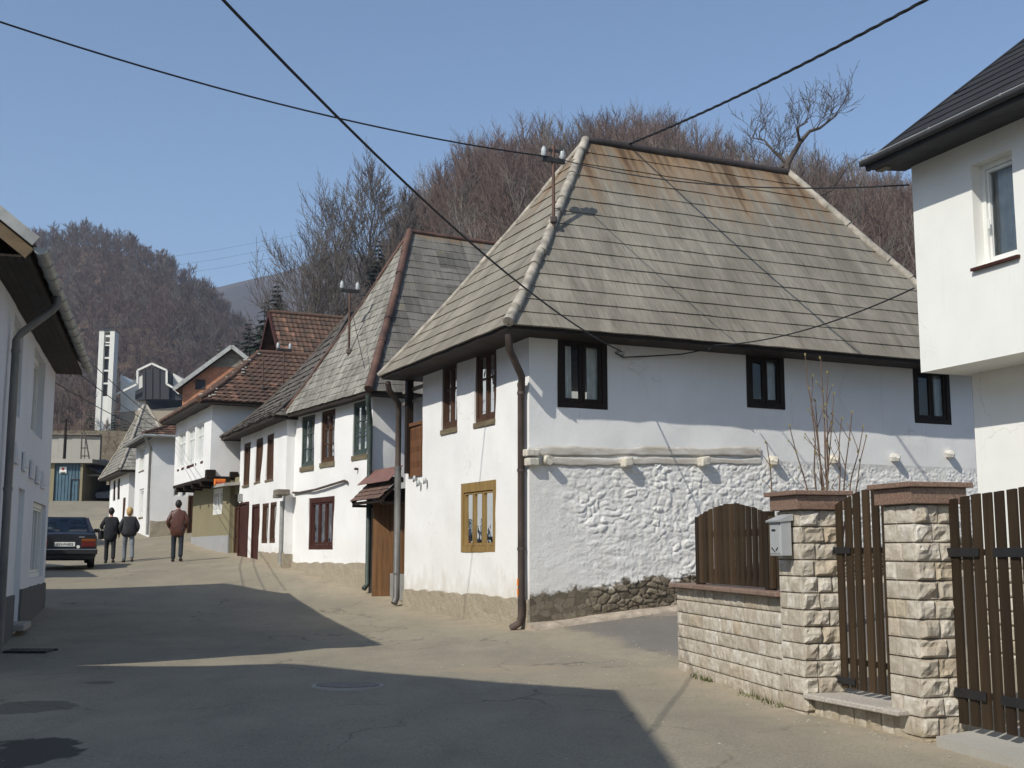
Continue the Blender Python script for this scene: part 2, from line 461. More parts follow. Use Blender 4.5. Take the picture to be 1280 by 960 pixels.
def window(root, F, t0, t1, z0, z1, mat='brown_wood', fw=0.09, mull=(0.5,), trans=(), sash=0.045, off=-0.03, curtain=1, sill=None, sillmat='sill_wood', top=None, depth=0.09, label=None, seed=0, curt_full=False):
    """outer frame (part) > sash, pane, curtain, sill (sub-parts)"""
    rnd = random.Random(seed * 7 + int(t0 * 100) + int(z0 * 37))
    P = F.P; mb = MB()
    def bx(m, a0, a1, b0, b1, o0, o1):
        m.hexa([P(a0, o0, b0), P(a1, o0, b0), P(a1, o1, b0), P(a0, o1, b0), P(a0, o0, b1), P(a1, o0, b1), P(a1, o1, b1), P(a0, o1, b1)])
    o1, o0 = off, off - depth
    ft = fw if top is None else top
    bx(mb, t0, t1, z1 - ft, z1, o0, o1); bx(mb, t0, t1, z0, z0 + fw, o0, o1)
    bx(mb, t0, t0 + fw, z0 + fw, z1 - ft, o0, o1); bx(mb, t1 - fw, t1, z0 + fw, z1 - ft, o0, o1)
    fr = mb.build('window', mat, root)
    if label: fr['label'] = label
    a0, a1, b0, b1 = t0 + fw, t1 - fw, z0 + fw, z1 - ft
    s_ = MB(); so0, so1 = off - depth + 0.012, off - 0.022
    xs = [a0] + [a0 + (a1 - a0) * m for m in mull] + [a1]
    g = 0.006
    for p, q in zip(xs[:-1], xs[1:]):
        bx(s_, p + g, q - g, b1 - sash, b1 - g, so0, so1); bx(s_, p + g, q - g, b0 + g, b0 + sash * 1.25, so0, so1)
        bx(s_, p + g, p + sash, b0 + sash * 1.25, b1 - sash, so0, so1); bx(s_, q - sash, q - g, b0 + sash * 1.25, b1 - sash, so0, so1)
        for tr in trans:
            z = b0 + (b1 - b0) * tr
            bx(s_, p + sash, q - sash, z - 0.014, z + 0.014, so0 + 0.008, so1 - 0.008)
    s_.build('sash', mat, fr)
    pn = MB(); om = (so0 + so1) / 2 - 0.004
    for p, q in zip(xs[:-1], xs[1:]):
        pn.quad(P(p + g, om + rnd.uniform(-.004, .004), b0), P(q - g, om + rnd.uniform(-.004, .004), b0), P(q - g, om + rnd.uniform(-.004, .004), b1), P(p + g, om + rnd.uniform(-.004, .004), b1))
    pn.build('pane', 'window_glass', fr)
    if curtain:
        spans = [(a0, a0 + (a1 - a0) * rnd.uniform(.14, .34)), (a1 - (a1 - a0) * rnd.uniform(.12, .32), a1)]
        if curt_full: spans = [(a0, a1)]
        for p, q in spans:
            c = MB(); n = 22; tt = np.linspace(p, q, n)
            wv = 0.022 * np.sin(np.linspace(0, (q - p) / 0.085 * 2 * math.pi, n) + rnd.uniform(0, 6)) + off - depth - 0.05
            zz = np.linspace(b0 - 0.02, b1, 4)
            G = np.zeros((4, n, 3))
            for i, z in enumerate(zz):
                for j in range(n): G[i, j] = P(tt[j], wv[j] - .006 * i, z)
            c.grid(G); c.build('curtain', 'curtain', fr)
    if sill:
        m2 = MB(); bx(m2, t0 - 0.02, t1 + 0.02, z0 - sill, z0 - 0.004, off - depth, off + 0.05)
        m2.build('sill', sillmat, fr)
    return fr
def hole(t0, t1, z0, z1, g=0.0): return (t0 - g, t1 + g, z0 - g, z1 + g)

# ------------------------------------------------------------------ roofs
def zprof(ze, zr, bell=0.0):
    def f(v): return zr + (ze - zr) * v - bell * math.sin(math.pi * v) * (0.55 + 0.45 * v)
    return f
def slope(mb, E0, E1, R0, R1, zp, ncourse, th=0.025, du=0.4, jit=0.006, seed=0, wave=0.0, wl=0.22, lift=0.0, miss=0.0):
    """one roof plane laid in overlapping courses, from ridge (v=0) to eave (v=1)"""
    E0, E1, R0, R1 = [V(p[0], p[1], 0) for p in (E0, E1, R0, R1)]
    rnd = random.Random(seed)
    ud = (E1 - E0); L = ud.length; ud.normalize()
    inward = ((R0 + R1) / 2 - (E0 + E1) / 2); inward = inward - ud * inward.dot(ud); run = inward.length
    dz = zp(0) - zp(1); sl = math.hypot(run, dz)
    nrm = (-inward.normalized() * dz + V(0, 0, run)).normalized()
    def A(v):
        a = R0.lerp(E0, v); b = R1.lerp(E1, v); a.z = b.z = zp(v); return a, b
    for k in range(ncourse):
        v0, v1 = k / ncourse, (k + 1) / ncourse
        v0 = max(0.0, v0 - 0.12 / ncourse)
        a0, b0 = A(v0); a1, b1 = A(v1)
        n = max(2, int((b1 - a1).length / du))
        top, bot, low = [], [], []; ut, ub = [], []
        for i in range(n + 1):
            s = i / n
            w = 0.0
            p = a0.lerp(b0, s); q = a1.lerp(b1, s)
            if wave:
                uu = (q - E0).dot(ud) / wl
                w = wave * (0.5 + 0.5 * math.cos(2 * math.pi * uu))
            j = rnd.uniform(-jit, jit)
            dn = (q - p).normalized()
            top.append(p + nrm * (lift + w * 0.6)); bot.append(q + nrm * (lift + th + w + rnd.uniform(0, jit)) + dn * j); low.append(q + nrm * (lift - 0.004) + dn * j)
            ut.append(((p - E0).dot(ud), v0 * sl)); ub.append(((q - E0).dot(ud), v1 * sl - 0.01))
        m = n + 1
        F = [(i, i + m, i + m + 1, i + 1) for i in range(n)]
        mb.add(top + bot, F, ut + ub)
        F2 = [(i, i + m, i + m + 1, i + 1) for i in range(n)]
        mb.add(bot + low, F2, ub + ub)
    return nrm
def hipcap(root, name, mat, pts, r, n=8, seg=0.42, lift=0.03, label=None, overlap=True):
    """a line of half-round cap pieces laid along a hip or ridge"""
    mb = MB(); pts = [V(*p) + V(0, 0, lift) for p in pts]
    d = [0.0]
    for a, b in zip(pts[:-1], pts[1:]): d.append(d[-1] + (b - a).length)
    def at(s):
        for i in range(len(pts) - 1):
            if s <= d[i + 1] + 1e-9: return pts[i].lerp(pts[i + 1], (s - d[i]) / max(1e-9, d[i + 1] - d[i]))
        return pts[-1]
    k = max(1, int(d[-1] / seg)); L = d[-1] / k
    rnd = random.Random(len(pts) + int(d[-1] * 100))
    for i in range(k):
        jj = V(rnd.uniform(-.012, .012), rnd.uniform(-.012, .012), rnd.uniform(-.008, .008))
        mb.tube([at(i * L) + jj, at(min(d[-1], (i + 1.06) * L)) + jj], [r * 0.93, r * 1.06], n, True, True)
    o = mb.build(name, mat, root)
    if label: o['label'] = label
    return o
def hipline(R, E, zp, n=9):
    return [(R[0] + (E[0] - R[0]) * k / n, R[1] + (E[1] - R[1]) * k / n, zp(k / n)) for k in range(n + 1)]
def tube_obj(root, name, mat, pts, r, n=8):
    return MB().tube(pts, r, n).build(name, mat, root)

# ------------------------------------------------------------------ hewn stone masonry
def masonry(mb, F, t0, t1, z0, z1, ch=0.15, off=0.0, seed=0, bmin=0.16, bmax=0.36, pillow=0.03, rough=0.02, gap=0.006, zt=None, zbot=None):
    rnd = random.Random(seed); nrows = max(1, int(round((z1 - z0) / ch))); h = (z1 - z0) / nrows
    for r in range(nrows):
        za, zb = z0 + r * h, z0 + (r + 1) * h
        t = t0
        while t < t1 - 1e-6:
            w = rnd.uniform(bmin, bmax)
            if t1 - (t + w) < bmin * 0.8: w = t1 - t
            e = t + w
            nu, nv = max(4, int(w / 0.028)), max(4, int(h / 0.028))
            g2 = gap / 2; U = np.concatenate([[t + g2, t + g2 + .005], np.linspace(t + g2 + .022, e - g2 - .022, max(3, nu - 1)), [e - g2 - .005, e - g2]]); Z = np.concatenate([[za + g2, za + g2 + .005], np.linspace(za + g2 + .022, zb - g2 - .022, max(3, nv - 1)), [zb - g2 - .005, zb - g2]])
            uu, zz = np.meshgrid(U, Z)
            ed = np.minimum(np.minimum(uu - U[0], U[-1] - uu), np.minimum(zz - Z[0], Z[-1] - zz))
            prof = 1 - np.exp(-ed / 0.014)
            sd = rnd.uniform(0, 100)
            o = off + pillow * prof * (0.6 + 0.6 * rnd.random()) + rough * prof * (fbm(uu * 13 + sd, zz * 13, sd, 3) + 0.5 * np.abs(vnoise(uu * 5 + sd, zz * 5, sd)))
            o[(ed < 1e-6)] = off - 0.02
            G = np.array(F.o) + np.array(F.d) * uu[..., None] + np.array(F.n) * o[..., None]; G[..., 2] = zz
            tone = rnd.random()
            mb.grid(G, uvs=np.stack([np.full_like(uu, tone), np.full_like(uu, 0.5)], -1), smooth=False)
            t = e
m, nt, bs = new_mat('limestone')
_p = geo_pos(nt); _u = ND(nt, 'SeparateXYZ', i_Vector=uv(nt)).outputs[0]
_c = ramp(nt, _u, [(0.0, (0.40, 0.355, 0.29)), (0.45, (0.54, 0.495, 0.42)), (0.8, (0.62, 0.58, 0.51)), (1.0, (0.46, 0.385, 0.285))])
_k = mth(nt, 'SUBTRACT', noise(nt, _p, 5.0, 6, 0.7), mth(nt, 'MULTIPLY', mth(nt, 'SUBTRACT', ND(nt, 'SeparateXYZ', i_Vector=_p).outputs[2], 0.22), 0.85))
_c = mix(nt, ramp(nt, _k, [(0.38, 0.0), (0.66, 0.75)]), _c, (0.30, 0.24, 0.155))
_c = mix(nt, ramp(nt, noise(nt, _p, 11, 7, 0.75), [(0.40, 0.0), (0.66, 0.85)]), _c, (0.31, 0.255, 0.185))
setc(nt, bs, _c); bs.inputs['Roughness'].default_value = 0.95; bs.inputs['Specular IOR Level'].default_value = 0.1
bump(nt, bs, noise(nt, _p, 60, 5, 0.7), 0.5, 0.01)
M['limestone'] = m

# ------------------------------------------------------------------ bare branches
def branch(mb, p, d, L, r, depth, rnd, kids=(4, 6), up=0.35, spread=0.75, shrink=0.62, wob=0.16, minr=0.006, taper=0.45, start=0.3, sides=None):
    n = 4 if depth > 0 else 3
    pts = [V(*p)]; d = V(*d).normalized()
    for i in range(n):
        d = (d + V(rnd.gauss(0, wob), rnd.gauss(0, wob), rnd.gauss(0, wob) + up * 0.12)).normalized()
        pts.append(pts[-1] + d * (L / n))
    rs = [max(minr, r * (1 - (1 - taper) * i / n)) for i in range(n + 1)]
    mb.tube(pts, rs, sides or (6 if r > 0.08 else 4 if r > 0.03 else 3), cap=False)
    if depth == 0: return
    k = rnd.randint(*kids); ph = rnd.uniform(0, 6.28)
    for c in range(k):
        s = start + (1 - start) * (c + rnd.random() * 0.8) / k
        i = min(n - 1, int(s * n)); q = pts[i].lerp(pts[i + 1], s * n - i)
        ax = (pts[i + 1] - pts[i]).normalized(); o = ax.orthogonal().normalized(); b = ax.cross(o)
        ph += 2.4 + rnd.uniform(-0.5, 0.5)
        sp = spread * rnd.uniform(0.7, 1.25)
        nd = ax * math.cos(sp) + (o * math.cos(ph) + b * math.sin(ph)) * math.sin(sp) + V(0, 0, up * 0.5)
        branch(mb, q, nd, L * shrink * rnd.uniform(0.75, 1.15) * (1.12 - 0.45 * s), max(minr, rs[i] * 0.58), depth - 1, rnd, kids, up, spread, shrink, wob, minr, taper, 0.22)
    branch(mb, pts[-1], d, L * 0.6, rs[-1], depth - 1, rnd, kids, up, spread, shrink, wob, minr, taper, 0.15)
simple('bark', (0.135, 0.115, 0.10), 0.9, 0.35, 3, 0)
simple('bark_red', (0.125, 0.085, 0.072), 0.9, 0.35, 0.5, 0)
simple('bark_light', (0.13, 0.085, 0.06), 0.9, 0.3, 3, 0)
simple('conifer_green', (0.022, 0.038, 0.022), 0.85, 0.5, 2.0, 0)
simple('litter', (0.125, 0.085, 0.062), 0.95, 0.4, 0.3, 0.3)
def bare_tree(name, loc, H, label, seed, crown=1.0, group=None, matn='bark', lean=(0, 0), minr=0.011, depth=4):
    rnd = random.Random(seed)
    t = thing(name, loc, label, 'tree', group)
    tr = MB(); x, y, z = loc
    pts = [V(x, y, z - 0.6)]
    for i in range(1, 8):
        f = i / 7
        pts.append(V(x + lean[0] * f + rnd.gauss(0, .01) * H, y + lean[1] * f + rnd.gauss(0, .01) * H, z + H * 0.80 * f))
    rr = [H * 0.0165 * (1 - 0.86 * (i / 7)) for i in range(8)]
    tr.tube(pts, rr, 8, cap=False)
    tr.build('trunk', matn, t)
    cr = MB(); k = 17; ph = rnd.uniform(0, 6)
    for c in range(k):
        s = 0.34 + 0.64 * (c + rnd.random() * 0.6) / k
        i = min(6, int(s * 7)); q = pts[i].lerp(pts[i + 1], s * 7 - i)
        ph += 2.4 + rnd.uniform(-.5, .5); sp = (0.95 - 0.62 * s) * rnd.uniform(.75, 1.15)
        nd = V(math.cos(ph) * math.sin(sp), math.sin(ph) * math.sin(sp), math.cos(sp))
        L = H * 0.26 * crown * (1.15 - 0.55 * s) * rnd.uniform(.8, 1.2)
        branch(cr, q, nd, L, H * 0.0165 * (1 - .86 * s) * 0.55, depth - 1, rnd, (4, 6), 0.26, 0.55, 0.60, 0.07, minr)
    cr.build('crown', matn, t)
    return t
def conifer(name, loc, H, label, seed, group=None, w=0.2):
    rnd = random.Random(seed); x, y, z = loc
    t = thing(name, loc, label, 'tree', group)
    MB().tube([(x, y, z - 0.5), (x, y, z + H)], [H * 0.014, 0.02], 6, cap=False).build('trunk', 'bark', t)
    cr = MB(); L = int(H * 3.0)
    for l in range(L):
        s = 0.06 + 0.94 * l / L; zz = z + H * s; rad = H * w * (1 - s) ** 0.85 + 0.12
        k = max(6, int(9 + 9 * (1 - s)))
        for c in range(k):
            a = rnd.uniform(0, 6.28); r = rad * rnd.uniform(.65, 1.12); dr = r * rnd.uniform(.12, .42)
            e = V(x + math.cos(a) * r, y + math.sin(a) * r, zz - dr); b = V(x, y, zz)
            side = V(-math.sin(a), math.cos(a), 0)
            for j in range(5):
                f0 = 0.15 + 0.17 * j; p = b.lerp(e, f0); q = b.lerp(e, min(1.0, f0 + 0.3)); ww = r * 0.25 * (1.25 - f0)
                for sg in (-1, 1):
                    cr.add([p, q, p.lerp(q, .8) + side * sg * ww * rnd.uniform(.7, 1.3) + V(0, 0, -ww * rnd.uniform(.1, .7))], [(0, 1, 2)])
    cr.build('crown', 'conifer_green', t)
    return t
# ================================================================== terrain
_cp = np.array([(0,0,0),(0,8,.08),(2.6,11,.14),(3.2,9.6,.12),(2,14.6,.2),(.3,20,.33),(-2.2,25.5,.44),(-3.2,27.6,.66),(-5.8,32.1,1.15),
    (-8.5,37.4,1.45),(-8.96,38.3,1.5),(-11.5,43.7,1.86),(-14,47,2.1),(-18.0,56,2.75),(-9.0,23.4,.52),(-7,16,.25),(-5,13,.15),(-11.2,32,1.05),
    (-13,32,1.07),(-12.4,37.5,1.2),(-9.84,35.5,1.27),(-2.2,17.5,.14),(-5.3,27,.52),(1.3,12.8,.16),(2.8,21.2,.58),(6,23,.95),(10,25,1.2),
    (4.4,11.5,.2),(6,9,.2),(7,16,.6),(-38,85,5.05),(-31,85,5.05),(-27,88,5.15),(-22,70,4.0),(-26,72,4.1),(-30,70,4.0),(-6,0,0),(-8,8,.05),(8,0,0),(0,-20,-.2),
    (-30,-20,-.2),(30,-20,-.2),(-60,0,0),(-60,40,1.5),(-60,90,5),(45,0,.3),(45,40,2.5),(10,40,2.4),(0,45,3),(45,90,16),(0,90,16),(-12,60,4),(-10,90,10),(-20,92,6)], float)
def _tps_fit(P, lam=0.05):
    n = len(P); d2 = ((P[:, None, :2] - P[None, :, :2]) ** 2).sum(-1)
    K = 0.5 * d2 * np.log(d2 + 1e-9) + lam * np.eye(n)
    A = np.zeros((n + 3, n + 3)); A[:n, :n] = K; A[:n, n] = 1; A[:n, n + 1:] = P[:, :2]; A[n, :n] = 1; A[n + 1:, :n] = P[:, :2].T
    return np.linalg.solve(A, np.concatenate([P[:, 2], [0, 0, 0]]))
_w = _tps_fit(_cp)
def near_z(X, Y):
    X, Y = np.asarray(X, float), np.asarray(Y, float)
    z = _w[-3] + _w[-2] * X + _w[-1] * Y
    for k, (a, b, _) in enumerate(_cp):
        d2 = (X - a) ** 2 + (Y - b) ** 2
        z = z + _w[k] * 0.5 * d2 * np.log(d2 + 1e-9)
    return z
def sstep(x, a, b):
    t = np.clip((np.asarray(x, float) - a) / (b - a), 0, 1); return t * t * (3 - 2 * t)
def far_z(X, Y):
    X, Y = np.asarray(X, float), np.asarray(Y, float)
    px = 640 + 1515 * X / np.maximum(Y, 20.0)
    rid = np.interp(px, [250, 330, 400, 450, 520, 600, 700, 820, 900, 1110, 1500, 2500], [8, 10, 15, 25, 37, 44.5, 45.5, 48, 44, 39.5, 38, 38])
    right = 3 + (rid - 3) * (0.35 * np.clip((Y - 45) / 105, 0, 1) + 0.65 * sstep(Y, 45, 150)) + np.clip(Y - 150, 0, 400) * 0.03
    right = right + 1.2 * fbm(X / 30, Y / 30, 1.0, 3) * sstep(Y, 60, 110)
    cen = np.interp(Y, [60, 85, 95, 110, 150, 200, 235, 300], [3.5, 5.0, 6.5, 9.5, 16.5, 21.5, 23.5, 26])
    crest = np.interp(px, [-900, -200, 40, 90, 150, 200, 250, 300, 350, 450, 700], [90, 98, 104, 107, 102, 94, 83, 69, 57, 42, 36])
    left = cen + (crest - 24) * (0.6 * np.clip((Y - 240) / 180, 0, 1) + 0.4 * sstep(Y, 240, 430)) - np.clip(Y - 430, 0, 500) * 0.25
    left = left + 4 * fbm(X / 45, Y / 45, 5.0, 3) * sstep(Y, 250, 320)
    k = sstep(px, 300, 420)
    return np.where(Y < 240, left * (1 - k) + right * k, np.maximum(left, right * k))
def ground_z(X, Y):
    X, Y = np.asarray(X, float), np.asarray(Y, float)
    px = 640 + 1515 * X / np.maximum(Y, 20.0)
    w = np.where(px > 380, sstep(Y, 46, 70), sstep(Y, 90, 97))
    wx = sstep(np.abs(X), 50, 70)
    return near_z(np.clip(X, -60, 45), np.clip(Y, -25, 95)) * (1 - w) * (1 - wx) + far_z(X, Y) * np.clip(w + wx * (1 - w), 0, 1)
def gz(x, y): return float(ground_z(np.array([x]), np.array([y]))[0])
def sheet(name, xs, ys, zf, matn, kind='structure'):
    X, Y = np.meshgrid(xs, ys); Z = zf(X, Y); m, n = X.shape
    me = bpy.data.meshes.new(name)
    co = np.stack([X, Y, Z], -1).reshape(-1, 3)
    i, j = np.meshgrid(np.arange(m - 1), np.arange(n - 1), indexing='ij'); a = (i * n + j).ravel()
    F = np.stack([a, a + 1, a + n + 1, a + n], -1)
    me.vertices.add(len(co)); me.vertices.foreach_set('co', co.astype(np.float32).ravel())
    me.loops.add(F.size); me.loops.foreach_set('vertex_index', F.astype(np.int32).ravel())
    me.polygons.add(len(F)); me.polygons.foreach_set('loop_start', np.arange(0, F.size, 4, dtype=np.int32)); me.polygons.foreach_set('loop_total', np.full(len(F), 4, np.int32))
    me.polygons.foreach_set('use_smooth', np.ones(len(F), bool))
    me.materials.append(M[matn]); me.update(); me.validate()
    o = bpy.data.objects.new(name, me); COL.objects.link(o); o['kind'] = kind
    return o

# dusty old asphalt: patches, oil stains, cracks, a darker side lane
m, nt, bs = new_mat('asphalt')
p = geo_pos(nt)
big = noise(nt, p, 0.35, 5, 0.6); mid = noise(nt, scaled(nt, p, (1.0, 0.45, 1)), 1.6, 6, 0.68); fine = noise(nt, p, 42, 5, 0.75)
c = ramp(nt, big, [(0.30, (0.245, 0.216, 0.158)), (0.72, (0.325, 0.286, 0.208))])
c = mix(nt, ramp(nt, mid, [(0.44, 0.0), (0.70, 0.65)]), c, (0.195, 0.172, 0.134))
c = mix(nt, ramp(nt, fine, [(0.38, 0.55), (0.54, 0.0)]), c, (0.135, 0.122, 0.102))
c = mix(nt, ramp(nt, fine, [(0.60, 0.0), (0.72, 0.45)]), c, (0.46, 0.42, 0.345))
sx = ND(nt, 'SeparateXYZ', i_Vector=p); X_, Y_ = sx.outputs[0], sx.outputs[1]
# side lane beside the big house: greyer, darker
e = mth(nt, 'SUBTRACT', mth(nt, 'ADD', mth(nt, 'MULTIPLY', mth(nt, 'SUBTRACT', X_, 0.4), 0.957), mth(nt, 'MULTIPLY', mth(nt, 'SUBTRACT', Y_, 19.9), 0.29)), mth(nt, 'MULTIPLY', noise(nt, p, 1.5, 3), 0.7))
lane = mth(nt, 'MULTIPLY', ramp(nt, e, [(0.0, 0.0), (0.25, 1.0)]), ramp(nt, Y_, [(0.0, 0.0), (1.0, 0.0)]) if False else ramp(nt, mth(nt, 'SUBTRACT', Y_, 14.6), [(0.0, 0.0), (0.6, 1.0)]))
c = mix(nt, lane, c, mix(nt, mid, (0.20, 0.18, 0.155), (0.13, 0.12, 0.108)))
def blob(cx, cy, rx, ry, amt, col, soft=0.12, ns=2.2):
    global c
    v = ND(nt, 'Mapping', i_Vector=p, i_Location=(-cx / rx, -cy / ry, 0), i_Scale=(1 / rx, 1 / ry, 0)).outputs[0]
    d = ND(nt, 'VectorMath', operation='LENGTH', i_0=v).outputs[1]
    d = mth(nt, 'ADD', d, mth(nt, 'MULTIPLY', mth(nt, 'SUBTRACT', noise(nt, p, ns, 4), 0.5), 1.6))
    c = mix(nt, ramp(nt, d, [(1.0 - soft, amt), (1.0, 0.0)]), c, col)
blob(-3.72, 9.35, 0.50, 0.75, 0.85, (0.035, 0.033, 0.03))
blob(-4.3, 9.0, 0.32, 0.45, 0.85, (0.035, 0.033, 0.03))
blob(-4.6, 11.7, 0.42, 0.45, 0.55, (0.06, 0.055, 0.05))
blob(-4.55, 13.6, 0.18, 0.15, 0.5, (0.06, 0.055, 0.05))
blob(-0.05, 15.2, 0.75, 0.5, 0.55, (0.30, 0.24, 0.17))
blob(3.3, 20.6, 1.1, 0.45, 0.75, (0.27, 0.23, 0.18), 0.2, 3)
vo = ND(nt, 'TexVoronoi', i_Vector=ND(nt, 'VectorMath', operation='ADD', i_0=p, i_1=ND(nt, 'VectorMath', operation='SCALE', i_0=ND(nt, 'TexNoise', i_Vector=p, i_Scale=1.2, i_Detail=5).outputs[1], i_Scale=1.2).outputs[0]).outputs[0], i_Scale=0.38)
vo.feature = 'DISTANCE_TO_EDGE'
crk = mth(nt, 'MULTIPLY', ramp(nt, vo.outputs[0], [(0.0, 1.0), (0.010, 0.0)]), ramp(nt, noise(nt, p, 0.5, 3), [(0.45, 0.0), (0.6, 0.7)]))
c = mix(nt, crk, c, (0.06, 0.055, 0.05))
at_ = ND(nt, 'Attribute'); at_.attribute_name = 'dust'
c = mix(nt, mth(nt, 'MULTIPLY', at_.outputs[2], ramp(nt, noise(nt, p, 2.6, 6, 0.7), [(0.28, 0.15), (0.62, 1.0)])), c, (0.36, 0.30, 0.215))
setc(nt, bs, c); bs.inputs['Roughness'].default_value = 0.93; bs.inputs['Specular IOR Level'].default_value = 0.18
bump(nt, bs, mth(nt, 'ADD', mth(nt, 'MULTIPLY', fine, 0.5), mth(nt, 'MULTIPLY', mid, 1.0)), 0.35, 0.02)
M['asphalt'] = m
# leaf litter and dry grass of the slopes
m, nt, bs = new_mat('hill_ground'); p = geo_pos(nt)
c = ramp(nt, noise(nt, p, 0.12, 6, 0.65), [(0.30, (0.085, 0.058, 0.045)), (0.70, (0.135, 0.095, 0.068))])
c = mix(nt, ramp(nt, noise(nt, p, 1.4, 6, 0.7), [(0.45, 0.0), (0.7, 0.7)]), c, (0.06, 0.045, 0.035))
s = ND(nt, 'SeparateXYZ', i_Vector=p)
slope_m = mth(nt, 'MULTIPLY', ramp(nt, mth(nt, 'DIVIDE', mth(nt, 'SUBTRACT', s.outputs[1], 90.0), 400.0), [(0.0, 1.0), (0.30, 1.0), (0.36, 0.0)]), ramp(nt, mth(nt, 'ADD', mth(nt, 'DIVIDE', s.outputs[0], s.outputs[1]), 0.5), [(0.27, 1.0), (0.30, 0.0)]))
g = ramp(nt, noise(nt, p, 0.45, 7, 0.75), [(0.30, (0.09, 0.07, 0.045)), (0.48, (0.155, 0.125, 0.08)), (0.60, (0.19, 0.16, 0.105)), (0.75, (0.10, 0.098, 0.055))])
c = mix(nt, slope_m, c, g)
setc(nt, bs, c); bs.inputs['Roughness'].default_value = 0.97; bs.inputs['Specular IOR Level'].default_value = 0.05
bump(nt, bs, noise(nt, p, 2.5, 6, 0.7), 0.8, 0.15)
M['hill_ground'] = m
simple('far_hill', (0.062, 0.052, 0.050), 0.95, 0.6, 0.014, 0)

xs = np.concatenate([np.arange(-62, -16, 1.0), np.arange(-16, 9, 0.28), np.arange(9, 46.1, 1.0)])
ys = np.concatenate([np.arange(-22, 3, 1.0), np.arange(3, 45, 0.28), np.arange(45, 97.1, 0.8)])
def road_z(X, Y):
    z = ground_z(X, Y)
    return z + 0.018 * fbm(X * 0.7, Y * 0.7, 2.0, 3) * sstep(Y, 2, 6)
road = sheet('road', xs, ys, road_z, 'asphalt')
_X, _Y = [a.ravel() for a in np.meshgrid(xs, ys)]; _d = np.zeros_like(_X)
for (ax, ay, bx, by, wd, am) in ((.29, 20, -2.26, 25.5, .55, 1), (-2.26, 25.5, -5.9, 32.1, .6, 1), (-5.9, 32.1, -9, 38.3, .6, 1), (-9, 38.3, -11.6, 43.8, .6, 1), (3.2, 9.6, 2.6, 11, .5, .9), (2.6, 11, 1.95, 14.7, .45, 1), (-9.02, 23.46, -6.26, 14, .4, .6), (1.95, 14.7, .3, 20, .45, .55), (-1.5, 16.5, 1.2, 14.0, .8, .35), (3.2, 9.6, 4.0, 6.8, .5, .6)):
    t_ = np.clip(((_X - ax) * (bx - ax) + (_Y - ay) * (by - ay)) / ((bx - ax) ** 2 + (by - ay) ** 2), 0, 1); dd_ = np.hypot(_X - ax - t_ * (bx - ax), _Y - ay - t_ * (by - ay)); _d = np.maximum(_d, am * np.exp(-(dd_ / wd) ** 1.5))
_at = road.data.attributes.new('dust', 'FLOAT', 'POINT'); _at.data.foreach_set('value', _d.astype(np.float32))
def hills_z(X, Y):
    inside = (1 - sstep(np.abs(X + 8), 46, 52)) * (1 - sstep(Y, 88, 96)) * sstep(Y, -24, -14)
    px = 640 + 1515 * X / np.maximum(Y, 20.0)
    return ground_z(X, Y) - 2.2 * inside * np.where((px > 380) & (Y > 50), sstep(-Y, -62, -50), 1.0) + np.where((px > 380) & (Y > 50), 0.12 * sstep(Y, 55, 66), 0.0)
sheet('hillside', np.arange(-520, 521, 5.0), np.concatenate([np.arange(-60, 260, 4.0), np.arange(260, 700, 7.0)]), hills_z, 'hill_ground')
def dist_z(X, Y):
    px = 640 + 1515 * X / np.maximum(Y, 20.0)
    top = np.interp(px, [-600, 0, 150, 240, 290, 335, 420, 600, 1600], [190, 215, 250, 278, 290, 297, 310, 280, 240])
    return 20 + (top - 20) * np.sin(np.clip((Y - 760) / 1080, 0, 1) * math.pi) ** 0.8 + 9 * fbm(X / 130, Y / 130, 3.0, 4)
sheet('distant_hill', np.arange(-1300, 901, 22.0), np.arange(760, 1841, 22.0), dist_z, 'far_hill')

# ================================================================== the big whitewashed house
c0 = V(0.288, 20.0, 0)
F1L = Fr(c0.x, c0.y, -.42, .9075, -.9075, -.42)
F1R = Fr(c0.x, c0.y, .9075, .42, .42, -.9075)
def P1(s, t, z=0.0): return c0 + F1R.d * s + F1L.d * t + V(0, 0, z)
h1 = thing('old_house', P1(4, 2.5, 0.33), 'large old whitewashed house with steep grey board roof and rough stone base', 'house')
wa = [(3.18, 3.98, 3.95, 5.24), (1.40, 2.31, 3.93, 5.24)]
wl = (1.36, 2.94, 1.57, 2.84)
mb = MB()
facade(mb, F1L, 0, 6.07, -0.3, 5.32, [wa[0], wa[1], wl, (5.05, 6.07, 3.22, 5.32)], amp=0.022, seed=1.3)
wr = [(0.54, 1.51, 4.01, 5.24), (4.44, 5.30, 4.20, 5.24), (8.44, 9.40, 4.09, 5.24)]
facade(mb, F1R, 0, 10.0, 3.22, 5.32, wr, amp=0.03, seed=4.7, freq=0.8, rough=0.003)
# loggia recess, far side wall, back walls
mb.quad(P1(1.7, 5.05, 3.22), P1(0.0, 5.05, 3.22), P1(0.0, 5.05, 5.32), P1(1.7, 5.05, 5.32))
mb.quad(P1(1.7, 5.05, 3.2), P1(1.7, 6.07, 3.2), P1(1.7, 6.07, 5.32), P1(1.7, 5.05, 5.32))
mb.quad(P1(0, 5.05, 3.2), P1(0, 6.07, 3.2), P1(1.7, 6.07, 3.2), P1(1.7, 5.05, 3.2))
mb.quad(P1(0, 6.07, -.3), P1(10, 6.07, -.3), P1(10, 6.07, 3.22), P1(0, 6.07, 3.22))
mb.quad(P1(1.7, 6.07, 3.22), P1(10, 6.07, 3.22), P1(10, 6.07, 5.32), P1(1.7, 6.07, 5.32))
mb.quad(P1(10, 0, -.3), P1(10, 6.07, -.3), P1(10, 6.07, 5.32), P1(10, 0, 5.32))
mb.build('wall', 'white_plaster', h1)
